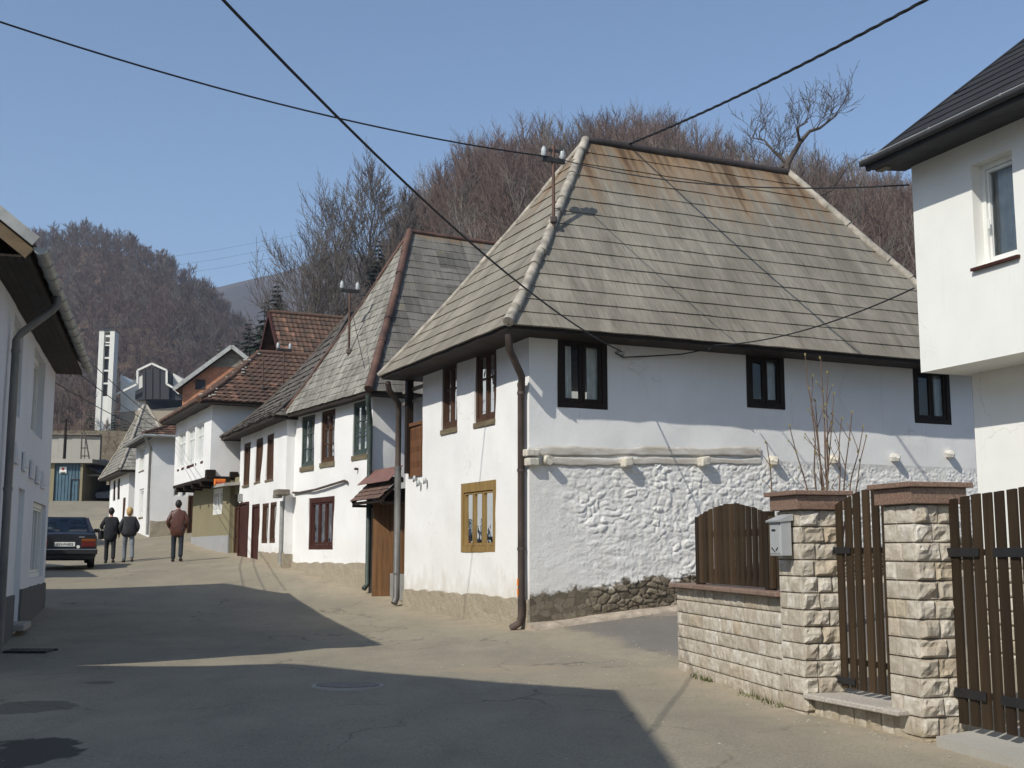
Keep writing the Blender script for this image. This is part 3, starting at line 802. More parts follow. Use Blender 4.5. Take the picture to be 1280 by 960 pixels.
# rough lower wall: lumpy whitewashed rubble, bare stone along the foot
m, nt, bs = new_mat('rubble_wall'); p = geo_pos(nt); u = uv(nt); s = ND(nt, 'SeparateXYZ', i_Vector=u)
lim = mth(nt, 'SUBTRACT', s.outputs[1], mth(nt, 'ADD', 0.84, mth(nt, 'MULTIPLY', s.outputs[0], 0.105)))
lim = mth(nt, 'ADD', lim, mth(nt, 'MULTIPLY', mth(nt, 'SUBTRACT', noise(nt, u, 3.0, 6, 0.7), 0.5), 0.62))
wh = mix(nt, ramp(nt, noise(nt, p, 3.0, 6, 0.7), [(0.42, 0.0), (0.72, 0.6)]), (0.745, 0.73, 0.695), (0.60, 0.575, 0.525))
wh = mix(nt, ramp(nt, noise(nt, scaled(nt, p, (1, 1, 2.2)), 6.0, 7, 0.75), [(0.60, 0.0), (0.72, 0.6)]), wh, (0.36, 0.33, 0.28))
wh = mix(nt, ramp(nt, noise(nt, p, 16, 5, 0.7), [(0.62, 0.0), (0.74, 0.4)]), wh, (0.48, 0.45, 0.40))
tn = ND(nt, 'Attribute'); tn.attribute_name = 'tone'
stn = ramp(nt, tn.outputs[2], [(0.0, (0.10, 0.084, 0.062)), (0.1, (0.13, 0.108, 0.08)), (0.5, (0.18, 0.15, 0.108)), (1.0, (0.25, 0.215, 0.16))])
stn = mix(nt, ramp(nt, noise(nt, p, 7, 6, 0.7), [(0.42, 0.0), (0.70, 0.6)]), stn, (0.14, 0.115, 0.085))
setc(nt, bs, mix(nt, ramp(nt, lim, [(0.0, 0.0), (0.07, 1.0)]), stn, wh))
bs.inputs['Roughness'].default_value = 0.95; bs.inputs['Specular IOR Level'].default_value = 0.1
bump(nt, bs, noise(nt, p, 26, 6, 0.7), 0.6, 0.015)
M['rubble_wall'] = m
S = np.linspace(0, 10, 640); Z = np.linspace(-0.3, 3.24, 225); ss, zz = np.meshgrid(S, Z)
a = 0.20 + 0.80 * sstep(ss + 0.35 * vnoise(ss * 0 + 2.2, zz * 1.2), 0.55, 1.5)
fin = sstep(ss, 2.5, 4.6)
w1 = fbm(ss * 0.9, zz * 0.9, 7, 2) * 0.8
coarse = 1.3 * np.abs(fbm(ss * 3.9 + w1 * 1.5, zz * 6.4 + w1 * 2, 1.0, 4, 0.6))
finer = 1.2 * np.abs(fbm(ss * 11 + w1, zz * 13, 2.0, 3, 0.65))
low = 1 - sstep(zz - (0.84 + 0.105 * ss), -0.05, 0.12)
stone = np.abs(fbm(ss * 3.4, zz * 7.5, 9.0, 4)) * 1.6
def worley(x, y, sd=0):
    i, j = np.floor(x), np.floor(y); f1 = np.full(x.shape, 9.0); f2 = np.full(x.shape, 9.0); idv = np.zeros(x.shape)
    for a_ in (-1, 0, 1):
        for b_ in (-1, 0, 1):
            ci, cj = i + a_, j + b_; px_ = ci + _hash(ci, cj, ci * 0 + 11 + sd); py_ = cj + _hash(ci, cj, ci * 0 + 37 + sd); d = np.hypot(x - px_, y - py_); h_ = _hash(ci, cj, ci * 0 + 91 + sd)
            n_ = d < f1; f2 = np.where(n_, f1, np.minimum(f2, d)); idv = np.where(n_, h_, idv); f1 = np.where(n_, d, f1)
    return f2 - f1, idv
wx, wz = 0.35 * fbm(ss * 3, zz * 3, 5.0, 3), 0.35 * fbm(ss * 3, zz * 3, 8.0, 3)
e1, tone = worley(ss / .21 + wx * 1.3, zz / .105 + wz * 1.5); e2, tone2 = worley(ss / .20 + wx * 1.5, zz / .13 + wz * 1.5, 5)
stone = sstep(e1, 0.0, .22) * (.4 + .6 * tone) * sstep(ss, .5, 1.5) + .45 * np.abs(fbm(ss * 12, zz * 12, 1.0, 3)) - .2
under = sstep(e2, .02, .45) * (.3 + .9 * tone2) * sstep(fbm(ss * .9, zz * .9, 4.0, 2), -.35, .25)
coarse = .45 * coarse + .75 * under
disp = a * ((1 - low) * (0.026 * coarse * (1 - 0.45 * fin) + 0.012 * finer * (0.5 + 0.5 * fin)) + low * 0.046 * stone) - 0.018 * a + 0.02 * fbm(ss * 0.5, zz * 0.6, 3.3, 2)
disp *= np.clip(ss / 0.25, 0, 1) * np.clip((3.24 - zz) / 0.12, 0, 1)
G = np.array(F1R.o) + np.array(F1R.d) * ss[..., None] + np.array(F1R.n) * (disp + 0.012 * np.clip(ss / 0.3, 0, 1))[..., None]; G[..., 2] = zz
mb = MB(); mb.grid(G, uvs=np.stack([ss, zz], -1)); rub = mb.build('rubble_base', 'rubble_wall', h1); _a = rub.data.attributes.new('tone', 'FLOAT', 'POINT'); _a.data.foreach_set('value', (tone * sstep(e1, .02, .12)).ravel().astype(np.float32)); rub['label'] = 'lumpy whitewashed rubble with bare stones along the foot'
# rough grey plinth on the street side
def plinth(root, F, t0, t1, zb, ztop, mat='rough_plinth', off=0.035, seed=0, amp=0.012, name='plinth', wob=0.025):
    T = np.linspace(t0, t1, max(8, int((t1 - t0) / 0.09))); K = 12
    G = np.zeros((K + 1, len(T), 3)); zt = (ztop(T) if callable(ztop) else np.full_like(T, ztop)) + wob * fbm(T * 3 + seed, T * 0, 1.0, 3)
    for i in range(K):
        z = zb + (zt - zb) * i / (K - 1); o = off + amp * fbm(T * 6 + seed, z * 6, 2.0, 3)
        for j in range(len(T)): G[i, j] = F.P(T[j], o[j], z[j])
    for j in range(len(T)): G[K, j] = F.P(T[j], -0.01, zt[j] + 0.01)
    mb = MB(); mb.grid(G, smooth=False)
    for t in (T[0], T[-1]):
        k = 0 if t == T[0] else -1
        mb.poly([tuple(G[i, k]) for i in range(K + 1)] + [tuple(F.P(t, -0.01, zb))])
    return mb.build(name, mat, root)
plinth(h1, F1L, 0.0, 6.05, -0.3, 0.80, seed=3.3)
# timbers and beam ends
def logz(s): return 3.12 + 0.035 * s
mb = MB()
for (za, zb_, s0, s1, pr) in ((0.035, 0.20, -0.02, 4.7, 0.016), (-0.12, 0.0, 0.02, 4.7, 0.014)):
    T = np.linspace(s0, s1, 80); G = np.zeros((7, 80, 3))
    for j, s_ in enumerate(T):
        za2 = za + 0.022 * float(vnoise(s_ * 2.1, za * 50)) + .01 * float(vnoise(s_ * 9.1, za * 50)); zb2 = zb_ + .012 * float(vnoise(s_ * 8.1, zb_ * 30)) + 0.026 * float(vnoise(s_ * 1.7, zb_ * 70)); pp = pr * (0.75 + 0.4 * float(vnoise(s_ * 1.3, za * 9))) * min(1, (s1 - s_) / 0.5 + 0.1)
        for i, (f, g) in enumerate(((0, -.5), (0.02, .85), (0.25, 1.0), (0.5, 1.03), (0.75, 1.0), (0.98, .85), (1.0, -.5))):
            G[i, j] = F1R.P(s_, 0.02 + pp * g, logz(s_) + za2 + (zb2 - za2) * f)
    mb.grid(G)
    for k in (0, 79): mb.poly([tuple(G[i, k]) for i in range(7)])
mb.build('wall_timber', 'beam_wood', h1)
for k, (s_, z) in enumerate(((1.82, 3.11), (3.40, 3.17), (4.96, 3.22), (6.35, 3.29), (7.85, 3.37), (9.26, 3.49))):
    rnd = random.Random(k + 3); mb = MB()
    if k < 2: mb.bbox(F1R.P(s_, 0.07, z), (0.18, 0.24, 0.17), 0.03, F1R.d * math.cos(.15) + V(0, 0, math.sin(.15)), F1R.n, V(0, 0, 1))
    else: mb.tube([F1R.P(s_, -.05, z + .01), F1R.P(s_ + .005, 0.05, z + .01), F1R.P(s_ - .01, 0.12, z), F1R.P(s_ + .02, 0.155, z - .012), F1R.P(s_ + .025, 0.16, z - .012)], [0.12 * rnd.uniform(.85, 1.1), 0.092, 0.085 * rnd.uniform(.9, 1.1), .06, .02], 7, smooth=False)
    mb.build('beam_end', 'stub_log' if k < 4 else 'rough_stub', h1)
mb = MB(); mb.bbox(F1R.P(0.02, 0.03, 3.21), (0.24, 0.22, 0.12), 0.02, F1R.d, F1R.n); mb.bbox(F1R.P(0.03, 0.03, 3.06), (0.2, 0.2, 0.13), 0.02, F1R.d, F1R.n)
mb.tube([F1R.P(.30, 0.0, 3.10), F1R.P(.30, 0.17, 3.09)], [.085, .08], 9); mb.build('beam_end', 'stub_log', h1)
# windows
for k, w in enumerate(wa): window(h1, F1L, *w, 'brown_wood', fw=0.085, off=-0.015, sill=0.10, seed=k, trans=(0.62,))
window(h1, F1L, *wl, 'ochre_wood', fw=0.11, mull=(0.36, 0.68), top=0.17, off=0.012, seed=5, label='ochre framed window of the ground floor')
for k, w in enumerate(wr): window(h1, F1R, *w, 'dark_wood', fw=0.10, off=0.0, seed=10 + k, sash=0.055)
# loggia: post, rails, pierced board parapet
mb = MB(); mb.bar(P1(-.04, 5.78, 3.2), P1(-.04, 5.78, 5.2), .14, .14, F1R.d); mb.build('loggia_post', 'dark_wood', h1)
mb = MB()
for z in (4.72, 4.98): mb.bar(P1(.02, 5.0, z), P1(.02, 6.3, z), .05, .07)
mb.build('loggia_rail', 'grey_wood', h1)
mb = MB(); n = 7; tt0, tt1 = 5.06, 5.80
for i in range(n):
    a, b = tt0 + (tt1 - tt0) * i / n, tt0 + (tt1 - tt0) * (i + 1) / n; w = b - a
    for (za, zb_) in ((3.12, 3.30), (3.42, 3.62), (3.74, 3.88), (4.10, 4.17)): mb.hexa([P1(-.03, a + .004, za), P1(-.03, b - .004, za), P1(.0, b - .004, za), P1(.0, a + .004, za), P1(-.03, a + .004, zb_), P1(-.03, b - .004, zb_), P1(.0, b - .004, zb_), P1(.0, a + .004, zb_)])
    for (za, zb_) in ((3.30, 3.42), (3.62, 3.74), (3.88, 4.10)):
        for (x, y) in ((a + .004, a + w * .32), (b - w * .32, b - .004)): mb.hexa([P1(-.03, x, za), P1(-.03, y, za), P1(.0, y, za), P1(.0, x, za), P1(-.03, x, zb_), P1(-.03, y, zb_), P1(.0, y, zb_), P1(.0, x, zb_)])
mb.bar(P1(-.02, tt0, 4.21), P1(-.02, tt1 + .05, 4.21), .09, .07)
mb.build('loggia_parapet', 'orange_wood', h1)
# roof
ZE, ZR = 5.22, 9.80
zp1 = zprof(ZE, ZR, 0.16)
mb = MB(); e = (-.7, 10.75, -.7, 5.82); ra, rb = (2.5, 2.55), (7.55, 2.55)
def H1slope(m_, E0, E1, R0, R1, sd): slope(m_, P1(*E0), P1(*E1), P1(*R0), P1(*R1), zp1, 15, 0.017, 0.33, 0.010, sd)
H1slope(mb, (e[0], e[2]), (e[1], e[2]), ra, rb, 1)
H1slope(mb, (e[0], e[3]), (e[0], e[2]), ra, ra, 2)
H1slope(mb, (e[1], e[3]), (e[0], e[3]), rb, ra, 3)
H1slope(mb, (e[1], e[2]), (e[1], e[3]), rb, rb, 4)
roof1 = mb.build('roof', 'board_roof', h1)
mb = MB(); q = [P1(e[0] + .05, e[2] + .05, ZE - .05), P1(e[1] - .05, e[2] + .05, ZE - .05), P1(e[1] - .05, e[3] - .05, ZE - .05), P1(e[0] + .05, e[3] - .05, ZE - .05)]
mb.poly(q); mb.build('soffit', 'soffit_wood', h1)
mb = MB()
for a, b in zip(q, q[1:] + q[:1]): mb.bar(a + V(0, 0, .025), b + V(0, 0, .02), .035, .06)
mb.build('eave_board', 'dark_wood', h1)
def P1z(p): return (p[0], p[1], p[2])
def hip1(R_, E_): return hipline(P1(*R_), P1(*E_), zp1)
hipcap(roof1, 'hip_cap', 'hip_pale', hip1(ra, (e[0], e[2])), 0.088, 9, 0.45, 0.035)
hipcap(roof1, 'hip_cap', 'hip_pale', hip1(ra, (e[0], e[3])), 0.06, 8, 0.6, 0.02)
hipcap(roof1, 'hip_cap', 'hip_pale', hip1(rb, (e[1], e[2])), 0.085, 9, 0.55, 0.03)
hipcap(roof1, 'ridge_cap', 'ridge_dark', [P1(*ra, ZR), P1(*rb, ZR)], 0.085, 8, 1.0, 0.02)
# downpipes
mb = MB(); mb.tube([F1L.P(-.48, .60, 5.10), F1L.P(-.46, .58, 4.86), F1L.P(-.05, .16, 4.48), F1L.P(.10, .10, 4.30), F1L.P(.10, .10, .55), F1L.P(.12, .12, .42), F1L.P(.24, .22, .33)], .062, 10)
for z in (4.2, 2.9, 1.6): mb.tube([F1L.P(.10, .10, z), F1L.P(.10, .10, z + .05)], .072, 10)
dp = mb.build('downpipe', 'rust_pipe', h1)
MB().tube([F1L.P(.10, .10, 4.33), F1L.P(.10, .10, 4.40)], .07, 10).build('pipe_collar', 'grey_pipe', dp)
mb = MB()
for z in (.86, 1.02):
    mb.hexa([F1L.P(.075, .166, z), F1L.P(.125, .166, z), F1L.P(.125, .17, z), F1L.P(.075, .17, z), F1L.P(.075, .166, z + .12 - (.02 if z < .9 else 0)), F1L.P(.125, .166, z + .12), F1L.P(.125, .17, z + .12), F1L.P(.075, .17, z + .12)])
mb.build('reflector_strip', 'reflector', dp)
mb = MB(); mb.tube([F1L.P(5.62, .58, 5.08), F1L.P(5.70, .52, 4.93), F1L.P(6.10, .17, 4.72), F1L.P(6.16, .14, 4.55), F1L.P(6.16, .14, 3.35)], .062, 10)
d2 = mb.build('downpipe', 'rust_pipe', h1)
mb = MB(); mb.tube([F1L.P(6.16, .14, 3.37), F1L.P(6.16, .14, .62), F1L.P(6.12, .2, .5)], .07, 10)
for z in (1.1, 3.3): mb.tube([F1L.P(6.16, .14, z), F1L.P(6.16, .14, z + .04)], .078, 10)
mb.build('lower_pipe', 'grey_pipe', d2)
# insulators below the loggia and cable hooks under the eave
mb = MB()
for t, z in ((5.35, 3.05), (5.12, 2.95), (4.75, 2.98)): mb = MB(); mb.tube([F1L.P(t, -.01, z + .02), F1L.P(t, .05, z + .02), F1L.P(t, .06, z - .04), F1L.P(t, .06, z + .04), F1L.P(t, .06, z + .08)], [.012, .02, .04, .04, .02], 8); mb.build('wall_insulator', 'porcelain', h1)
mb = MB()
for s_, z in ((1.68, 5.02), (1.78, 4.97)): mb.tube([F1R.P(s_, .03, z), F1R.P(s_, .14, z), F1R.P(s_, .14, z + .06)], .028, 7)
mb.build('cable_hook', 'porcelain', h1)
tube_obj(h1, 'eave_cable', 'cable_black', [F1R.P(1.6, .12, 5.0), F1R.P(1.75, .12, 4.93), F1R.P(2.2, .1, 4.98), F1R.P(2.9, .2, 5.05), F1R.P(3.2, .68, 5.1)], .012, 5)
# kerb at the foot of the lane wall
mb = MB(); T = np.linspace(-.05, 9.5, 60); G = np.zeros((5, 60, 3))
for j, s_ in enumerate(T):
    q = F1R.P(s_, 0.3, 0); z = gz(q.x, q.y); w = .30 + .02 * float(vnoise(s_ * 2, 1.1)); hh = .07 + .02 * float(vnoise(s_ * 1.6, 5.5))
    for i, (o_, zz_) in enumerate(((-.05, hh + .03), (w - .06, hh + .01), (w, hh - .03), (w + .02, -.04), (w + .02, -.3))): G[i, j] = F1R.P(s_, o_, z + zz_)
mb.grid(G); mb.poly([tuple(G[i, 0]) for i in range(5)] + [tuple(F1R.P(-.05, -.05, 0))])
tag(mb.build('kerb', 'kerb_stone'), kind='structure')
# ================================================================== second house of the row
def boxwalls(mb, F, t0, t1, dep, zb, zt, sides='rlb'):
    """the plain side and back walls of a house body behind the street plane F"""
    P = F.P
    if 'r' in sides: mb.quad(P(t0, 0, zb), P(t0, -dep, zb), P(t0, -dep, zt), P(t0, 0, zt))
    if 'l' in sides: mb.quad(P(t1, 0, zb), P(t1, -dep, zb), P(t1, -dep, zt), P(t1, 0, zt))
    if 'b' in sides: mb.quad(P(t0, -dep, zb), P(t1, -dep, zb), P(t1, -dep, zt), P(t0, -dep, zt))
def side(F, t=0.0):           # the side plane at t, running inward from the street plane
    o = F.P(t, 0, 0); n = -F.d
    return Fr(o.x, o.y, -F.n.x, -F.n.y, n.x, n.y)
def hiproof(root, F, a0, a1, b0, b1, ra, rb, ze, zr, mats, ncourse=14, th=0.02, bell=0.1, caps=('hip_brown', .075), ridge=('ridge_dark', .07), gable_back=False, wave=0.0, wl=0.22, du=0.35, jit=0.008, seed=0, soffit='soffit_wood', capseg=0.5, frontcap=None, lipz=0.07, capl=None):
    """hip roof; a along the street plane, b inward; ra, rb = ridge ends (a, b)"""
    zp = zprof(ze, zr, bell); Q = lambda a, b: F.P(a, -b, 0)
    faces = [((a0, b0), (a1, b0)), ((a1, b0), (a1, b1)), ((a1, b1), (a0, b1)), ((a0, b1), (a0, b0))]
    cs = [(a0, b0), (a1, b0), (a1, b1), (a0, b1)]
    along_b = abs(ra[0] - rb[0]) < 1e-6
    rid = {0: ra, 1: ra, 2: rb, 3: rb} if along_b else {0: ra, 1: rb, 2: rb, 3: ra}
    roof = None
    for k, (p, q) in enumerate(faces):
        r0, r1 = rid[k], rid[(k + 1) % 4]
        mb = MB(); mt = mats[k] if isinstance(mats, (list, tuple)) else mats
        if gable_back and k == 2:
            mb.poly([Q(*p) + V(0, 0, ze), Q(*q) + V(0, 0, ze), Q(*rb) + V(0, 0, zr)]); o = mb.build('gable', 'dark_wood', root); continue
        slope(mb, Q(*p), Q(*q), Q(*r0), Q(*r1), zp, ncourse, th, du, jit, seed + k, wave, wl)
        o = mb.build('roof_slope', mt, root)
        if roof is None: roof = o
    s = MB(); i = .04
    pts = [Q(a0 + i, b0 + i), Q(a1 - i, b0 + i), Q(a1 - i, b1 - i), Q(a0 + i, b1 - i)]
    pts = [p + V(0, 0, ze - lipz) for p in pts]; s.poly(pts); s.build('soffit', soffit, root)
    s = MB()
    for a, b in zip(pts, pts[1:] + pts[:1]): s.bar(a + V(0, 0, lipz * .4), b + V(0, 0, lipz * .4), .03, lipz + .03)
    s.build('eave_board', soffit, root)
    if caps:
        for k, c in enumerate(cs):
            if gable_back and k in (2, 3): continue
            cm, cr = (frontcap if frontcap and k == 1 else caps)
            hipcap(root, 'hip_cap', cm, hipline(Q(*rid[k]), Q(*c), zp), cr, 8, capseg, .025)
    if ridge: hipcap(root, 'ridge_cap', ridge[0], [Q(*ra) + V(0, 0, zr), Q(*rb) + V(0, 0, zr)], ridge[1], 8, 0.6, .02)
    return zp
h2o = V(-3.226, 27.603, 0)
F2 = Fr(h2o.x, h2o.y, -.5, .866, -.866, -.5); F2R = side(F2)
h2 = thing('town_house', F2.P(2.5, -3, .8), 'whitewashed town house with mottled grey shingle roof and rusty brown hip cap', 'house')
w2 = [(3.76, 4.70, 3.77, 5.10), (2.33, 3.26, 3.79, 5.10), (0.30, 1.16, 3.83, 5.10)]; l2 = (2.32, 4.02, 1.62, 2.93)
mb = MB(); facade(mb, F2, 0, 5.2, -.2, 5.25, [*w2, l2], amp=.025, seed=8.1)
facade(mb, F2R, 0, 8, -.2, 5.25, [], amp=.035, seed=2.2, freq=1.5); boxwalls(mb, F2, 0, 5.2, 8, -.2, 5.25, 'lb'); mb.build('wall', 'white_plaster', h2)
plinth(h2, F2, 0, 5.2, -.2, 1.29, seed=7.7)
for k, w in enumerate(w2): window(h2, F2, *w, 'green_paint' if k != 1 else 'brown_wood', fw=.08, off=-.02, sill=.12, trans=(.33, .66), seed=30 + k, curtain=0)
window(h2, F2, *l2, 'red_wood', fw=.13, mull=(.34, .66), off=-.02, seed=40)
zp2 = hiproof(h2, F2, -.5, 5.32, -.32, 8, (2.35, 2.0), (2.35, 8.0), 5.20, 9.87, ['shingle_grey', 'shingle_grey', 'shingle_grey', 'sheet_dark'], 22, .007, .14, ('hip_brown', .05), ('hip_brown', .06), True, seed=11, jit=.014, du=.22, capseg=.7)
hipcap(h2, 'hip_pipe', 'hip_brown', hipline(F2.P(2.35, -2.0, 0), F2.P(-.5, .32, 0), zp2), .10, 9, .75, .03)
mb = MB(); mb.tube([F2.P(-.42, .30, 5.10), F2.P(-.40, .28, 4.9), F2.P(-.10, .10, 4.55), F2.P(-.08, .09, 4.4), F2.P(-.08, .09, .85), F2.P(-.12, .2, .74)], .06, 9)
mb.build('downpipe', 'green_paint', h2)
mb = MB(); mb.tube([F2.P(5.1, .05, 3.12), F2.P(4.6, .05, 3.10), F2.P(3.4, .06, 3.13), F2.P(1.5, .05, 3.26), F2.P(1.35, .05, 3.22)], .03, 6); mb.tube([F2.P(.78, .0, 3.5), F2.P(.78, .1, 3.5)], .03, 6)
mb.build('wall_conduit', 'rust_pipe', h2)

# courtyard gate between the two houses, with its little pent roof
gA, gB = F1L.P(6.09, 0, 0), F2.P(0, 0, 0)
gd = (gB - gA); gw = gd.length; FG = Fr(gA.x, gA.y, gd.x, gd.y, -gd.y * -1 * -1, gd.x * 1)
if FG.n.dot(V(-.9, -.42, 0)) < 0: FG.n = -FG.n
gt = thing('courtyard_gate', FG.P(1.1, 0, .5), 'wooden plank courtyard gate under a small pent roof between two houses', 'gate')
zg = .48
mb = MB(); mb.hexa([FG.P(0.06, -.34, zg - .3), FG.P(gw, -.34, zg - .3), FG.P(gw, -.26, zg - .3), FG.P(.06, -.26, zg - .3)] + [FG.P(0.06, -.34, 2.95), FG.P(gw, -.34, 2.95), FG.P(gw, -.26, 2.95), FG.P(.06, -.26, 2.95)]); mb.build('back_boarding', 'dark_wood', gt)
for k, (a, b) in enumerate(((.16, .80), (.83, 1.42))):
    mb = MB(); n = 3
    for i in range(n):
        x0, x1 = a + (b - a) * i / n, a + (b - a) * (i + 1) / n - .008
        mb.hexa([FG.P(x0, -.245, zg + .04), FG.P(x1, -.245, zg + .04), FG.P(x1, -.19 + .004 * i, zg + .04), FG.P(x0, -.19 + .004 * i, zg + .04), FG.P(x0, -.245, 2.62), FG.P(x1, -.245, 2.62), FG.P(x1, -.19 + .004 * i, 2.62), FG.P(x0, -.19 + .004 * i, 2.62)])
    lf = mb.build('gate_leaf', 'door_wood', gt)
    mb = MB(); mb.hexa([FG.P(a + .005, -.186, zg + .05), FG.P(b - .01, -.186, zg + .05), FG.P(b - .01, -.178, zg + .05), FG.P(a + .005, -.178, zg + .05), FG.P(a + .005, -.186, zg + .62), FG.P(b - .01, -.186, zg + .62), FG.P(b - .01, -.178, zg + .62), FG.P(a + .005, -.178, zg + .62)]); mb.build('kick_plate', 'zinc', lf)
mb = MB(); mb.hexa([FG.P(1.46, -.25, zg), FG.P(1.50, -.25, zg), FG.P(1.78, .12, zg), FG.P(1.74, .12, zg)] + [FG.P(1.46, -.25, 2.7), FG.P(1.50, -.25, 2.7), FG.P(1.78, .12, 2.7), FG.P(1.74, .12, 2.7)]); mb.build('side_board', 'door_wood', gt)
mb = MB(); mb.hexa([FG.P(1.85, -.2, zg), FG.P(2.2, -.2, zg), FG.P(2.2, -.08, zg), FG.P(1.85, -.08, zg)] + [FG.P(1.85, -.2, 2.9), FG.P(2.2, -.2, 2.9), FG.P(2.2, -.08, 2.9), FG.P(1.85, -.08, 2.9)]); mb.build('door_post', 'red_wood', gt)
pr = MB(); a0, a1 = .26, gw + .06
zpg = lambda v: 3.20 - .50 * v
slope(pr, FG.P(a1, .48, 0), FG.P(a0, .48, 0), FG.P(a1, -.02, 0), FG.P(a0, -.02, 0), zpg, 5, .016, .09, .006, 21)
prf = pr.build('pent_roof', 'brown_shingle', gt)
mb = MB()
for t in (a0 + .05, gw * .5, a1 - .05): mb.bar(FG.P(t, -.05, 3.15), FG.P(t, .44, 2.66), .06, .07)
mb.bar(FG.P(a0, .40, 2.65), FG.P(a1, .40, 2.65), .06, .06); mb.bar(FG.P(a0, -.02, 3.1), FG.P(a1, -.02, 3.1), .08, .1)
mb.bar(FG.P(a0 + .05, .44, 2.60), FG.P(a0 + .05, -.1, 2.60), .05, .06); mb.bar(FG.P(a1 - .05, .44, 2.60), FG.P(a1 - .05, -.1, 2.60), .05, .06)
mb.build('rafters', 'dark_wood', prf)
mb = MB(); q = [FG.P(a0, -.04, 3.42), FG.P(a1 + .02, -.04, 3.42), FG.P(a1 + .06, .30, 3.09), FG.P(a0 - .06, .30, 3.09)]
mb.hexa([p - V(0, 0, .018) for p in q] + q); mb.build('metal_sheet', 'brown_sheet', gt)

# ================================================================== third house
F3 = Fr(-6.022, 32.0, -.415, .91, -.91, -.415)
h3 = thing('town_house', F3.P(3, -3, 1.2), 'narrow white house with brown doors and dark curved shingle roof, third along the street', 'house')
w3 = [(4.47, 5.40, 3.57, 4.85), (2.92, 3.74, 3.58, 4.85), (1.36, 2.34, 3.57, 4.85)]; d3 = (3.02, 4.06, 1.2, 2.94); g3 = (4.5, 5.78, 1.25, 3.05); lw3 = [(1.97, 2.72, 1.80, 2.92), (1.02, 1.76, 1.80, 2.92)]
mb = MB(); facade(mb, F3, 0, 5.9, .2, 5.2, [*w3, d3, g3, *lw3], amp=.03, seed=5.5); facade(mb, side(F3), 0, 7, .2, 5.2, [], amp=.03, seed=6.1)
boxwalls(mb, F3, 0, 5.9, 7, .2, 5.2, 'lb'); mb.build('wall', 'white_plaster_far', h3)
plinth(h3, F3, 0, 2.9, .2, 1.54, seed=1.7, mat='rough_plinth'); plinth(h3, side(F3), 0.0, .6, .2, 1.5, seed=2.7)
for k, w in enumerate(w3): window(h3, F3, *w, 'brown_wood', fw=.1, off=-.02, sill=.06, seed=50 + k)
for k, w in enumerate(lw3): window(h3, F3, *w, 'brown_wood', fw=.08, mull=(), off=-.02, seed=55 + k, curtain=0)
def boarddoor(root, F, d, mat, name='door', off=-.06, n=5, frame=.08, handle=True):
    mb = MB(); P = F.P
    def bx(m_, a0, a1, b0, b1, o0, o1): m_.hexa([P(a0, o0, b0), P(a1, o0, b0), P(a1, o1, b0), P(a0, o1, b0), P(a0, o0, b1), P(a1, o0, b1), P(a1, o1, b1), P(a0, o1, b1)])
    bx(mb, d[0], d[0] + frame, d[2], d[3], off - .06, off + .05); bx(mb, d[1] - frame, d[1], d[2], d[3], off - .06, off + .05); bx(mb, d[0] + frame, d[1] - frame, d[3] - frame, d[3], off - .06, off + .05)
    w = (d[1] - d[0] - 2 * frame) / n
    for i in range(n): bx(mb, d[0] + frame + i * w + .004, d[0] + frame + (i + 1) * w - .004, d[2], d[3] - frame, off - .05, off + .01 + .003 * (i % 2))
    o = mb.build(name, mat, root)
    if handle:
        m2 = MB(); m2.bbox(P(d[0] + frame + .08, off + .05, (d[2] + d[3]) / 2 - .1), (.12, .05, .03), .01, F.d, F.n); m2.build('handle', 'dark_metal', o)
    return o
boarddoor(h3, F3, d3, 'red_wood'); boarddoor(h3, F3, g3, 'red_wood', 'carriage_gate', -.02, 7, .06)
hiproof(h3, F3, -.25, 6.9, -.45, 7, (3.0, 2.6), (3.0, 7.0), 5.15, 8.75, 'old_shingle', 16, .02, .45, ('old_shingle', .05), ('ridge_dark', .06), True, seed=31, jit=.03, du=.2)
mb = MB(); mb.bbox(F3.P(-.05, .12, 3.12), (.5, .34, .16), .03, F3.d, F3.n); mb.bbox(F3.P(-.05, .22, 3.02), (.3, .2, .1), .02, F3.d, F3.n); mb.build('beam_end', 'grey_wood', h3)
mb = MB(); mb.tube([F3.P(.12, .06, 2.9), F3.P(.12, .06, 1.22)], .05, 8); mb.build('downpipe', 'zinc', h3)
mb = MB(); mb.box(F3.P(5.5, .05, 3.2), (.2, .1, .24), F3.d, F3.n); mb.build('meter_box', 'zinc', h3)

# ================================================================== bay house with the tiled roof
F5 = Fr(-9.561, 38.0, -.428, .904, -.904, -.428); F5R = side(F5)
h5 = thing('bay_house', F5.P(3, -3, 1.5), 'house with white upper storey jutting over an olive ground floor, red tiled roof', 'house')
w5 = [(4.55, 5.85, 4.5, 5.80), (2.75, 4.02, 4.5, 5.80), (1.18, 2.45, 4.5, 5.80)]
F5g = Fr(-8.964, 38.282, -.428, .904, -.904, -.428)
mb = MB(); facade(mb, F5, 0, 6.5, 3.93, 6.3, w5, amp=.02, seed=3.9); facade(mb, F5R, 0, 5, 3.93, 6.3, [], amp=.03, seed=9.0)
boxwalls(mb, F5, 0, 6.5, 5, 3.93, 6.3, 'lb'); mb.build('upper_wall', 'white_plaster_far', h5)
gw5 = (1.1, 2.7, 2.78, 3.64)
mb = MB(); facade(mb, F5g, 0, 6.2, .8, 3.93, [gw5], amp=.02, seed=2.9); facade(mb, side(F5g), 0, 4.3, .8, 3.93, [], amp=.02, seed=2.4); boxwalls(mb, F5g, 0, 6.2, 4.3, .8, 3.93, 'lb'); mb.build('ground_wall', 'olive_plaster', h5)
plinth(h5, F5g, 0, 6.2, .8, 2.07, 'grey_plinth', .03, 4.4, .006, wob=.008)
mb = MB(); q = [F5.P(-.02, .02, 3.93), F5.P(6.52, .02, 3.93), F5.P(6.52, -.9, 3.93), F5.P(-.02, -.9, 3.93)]
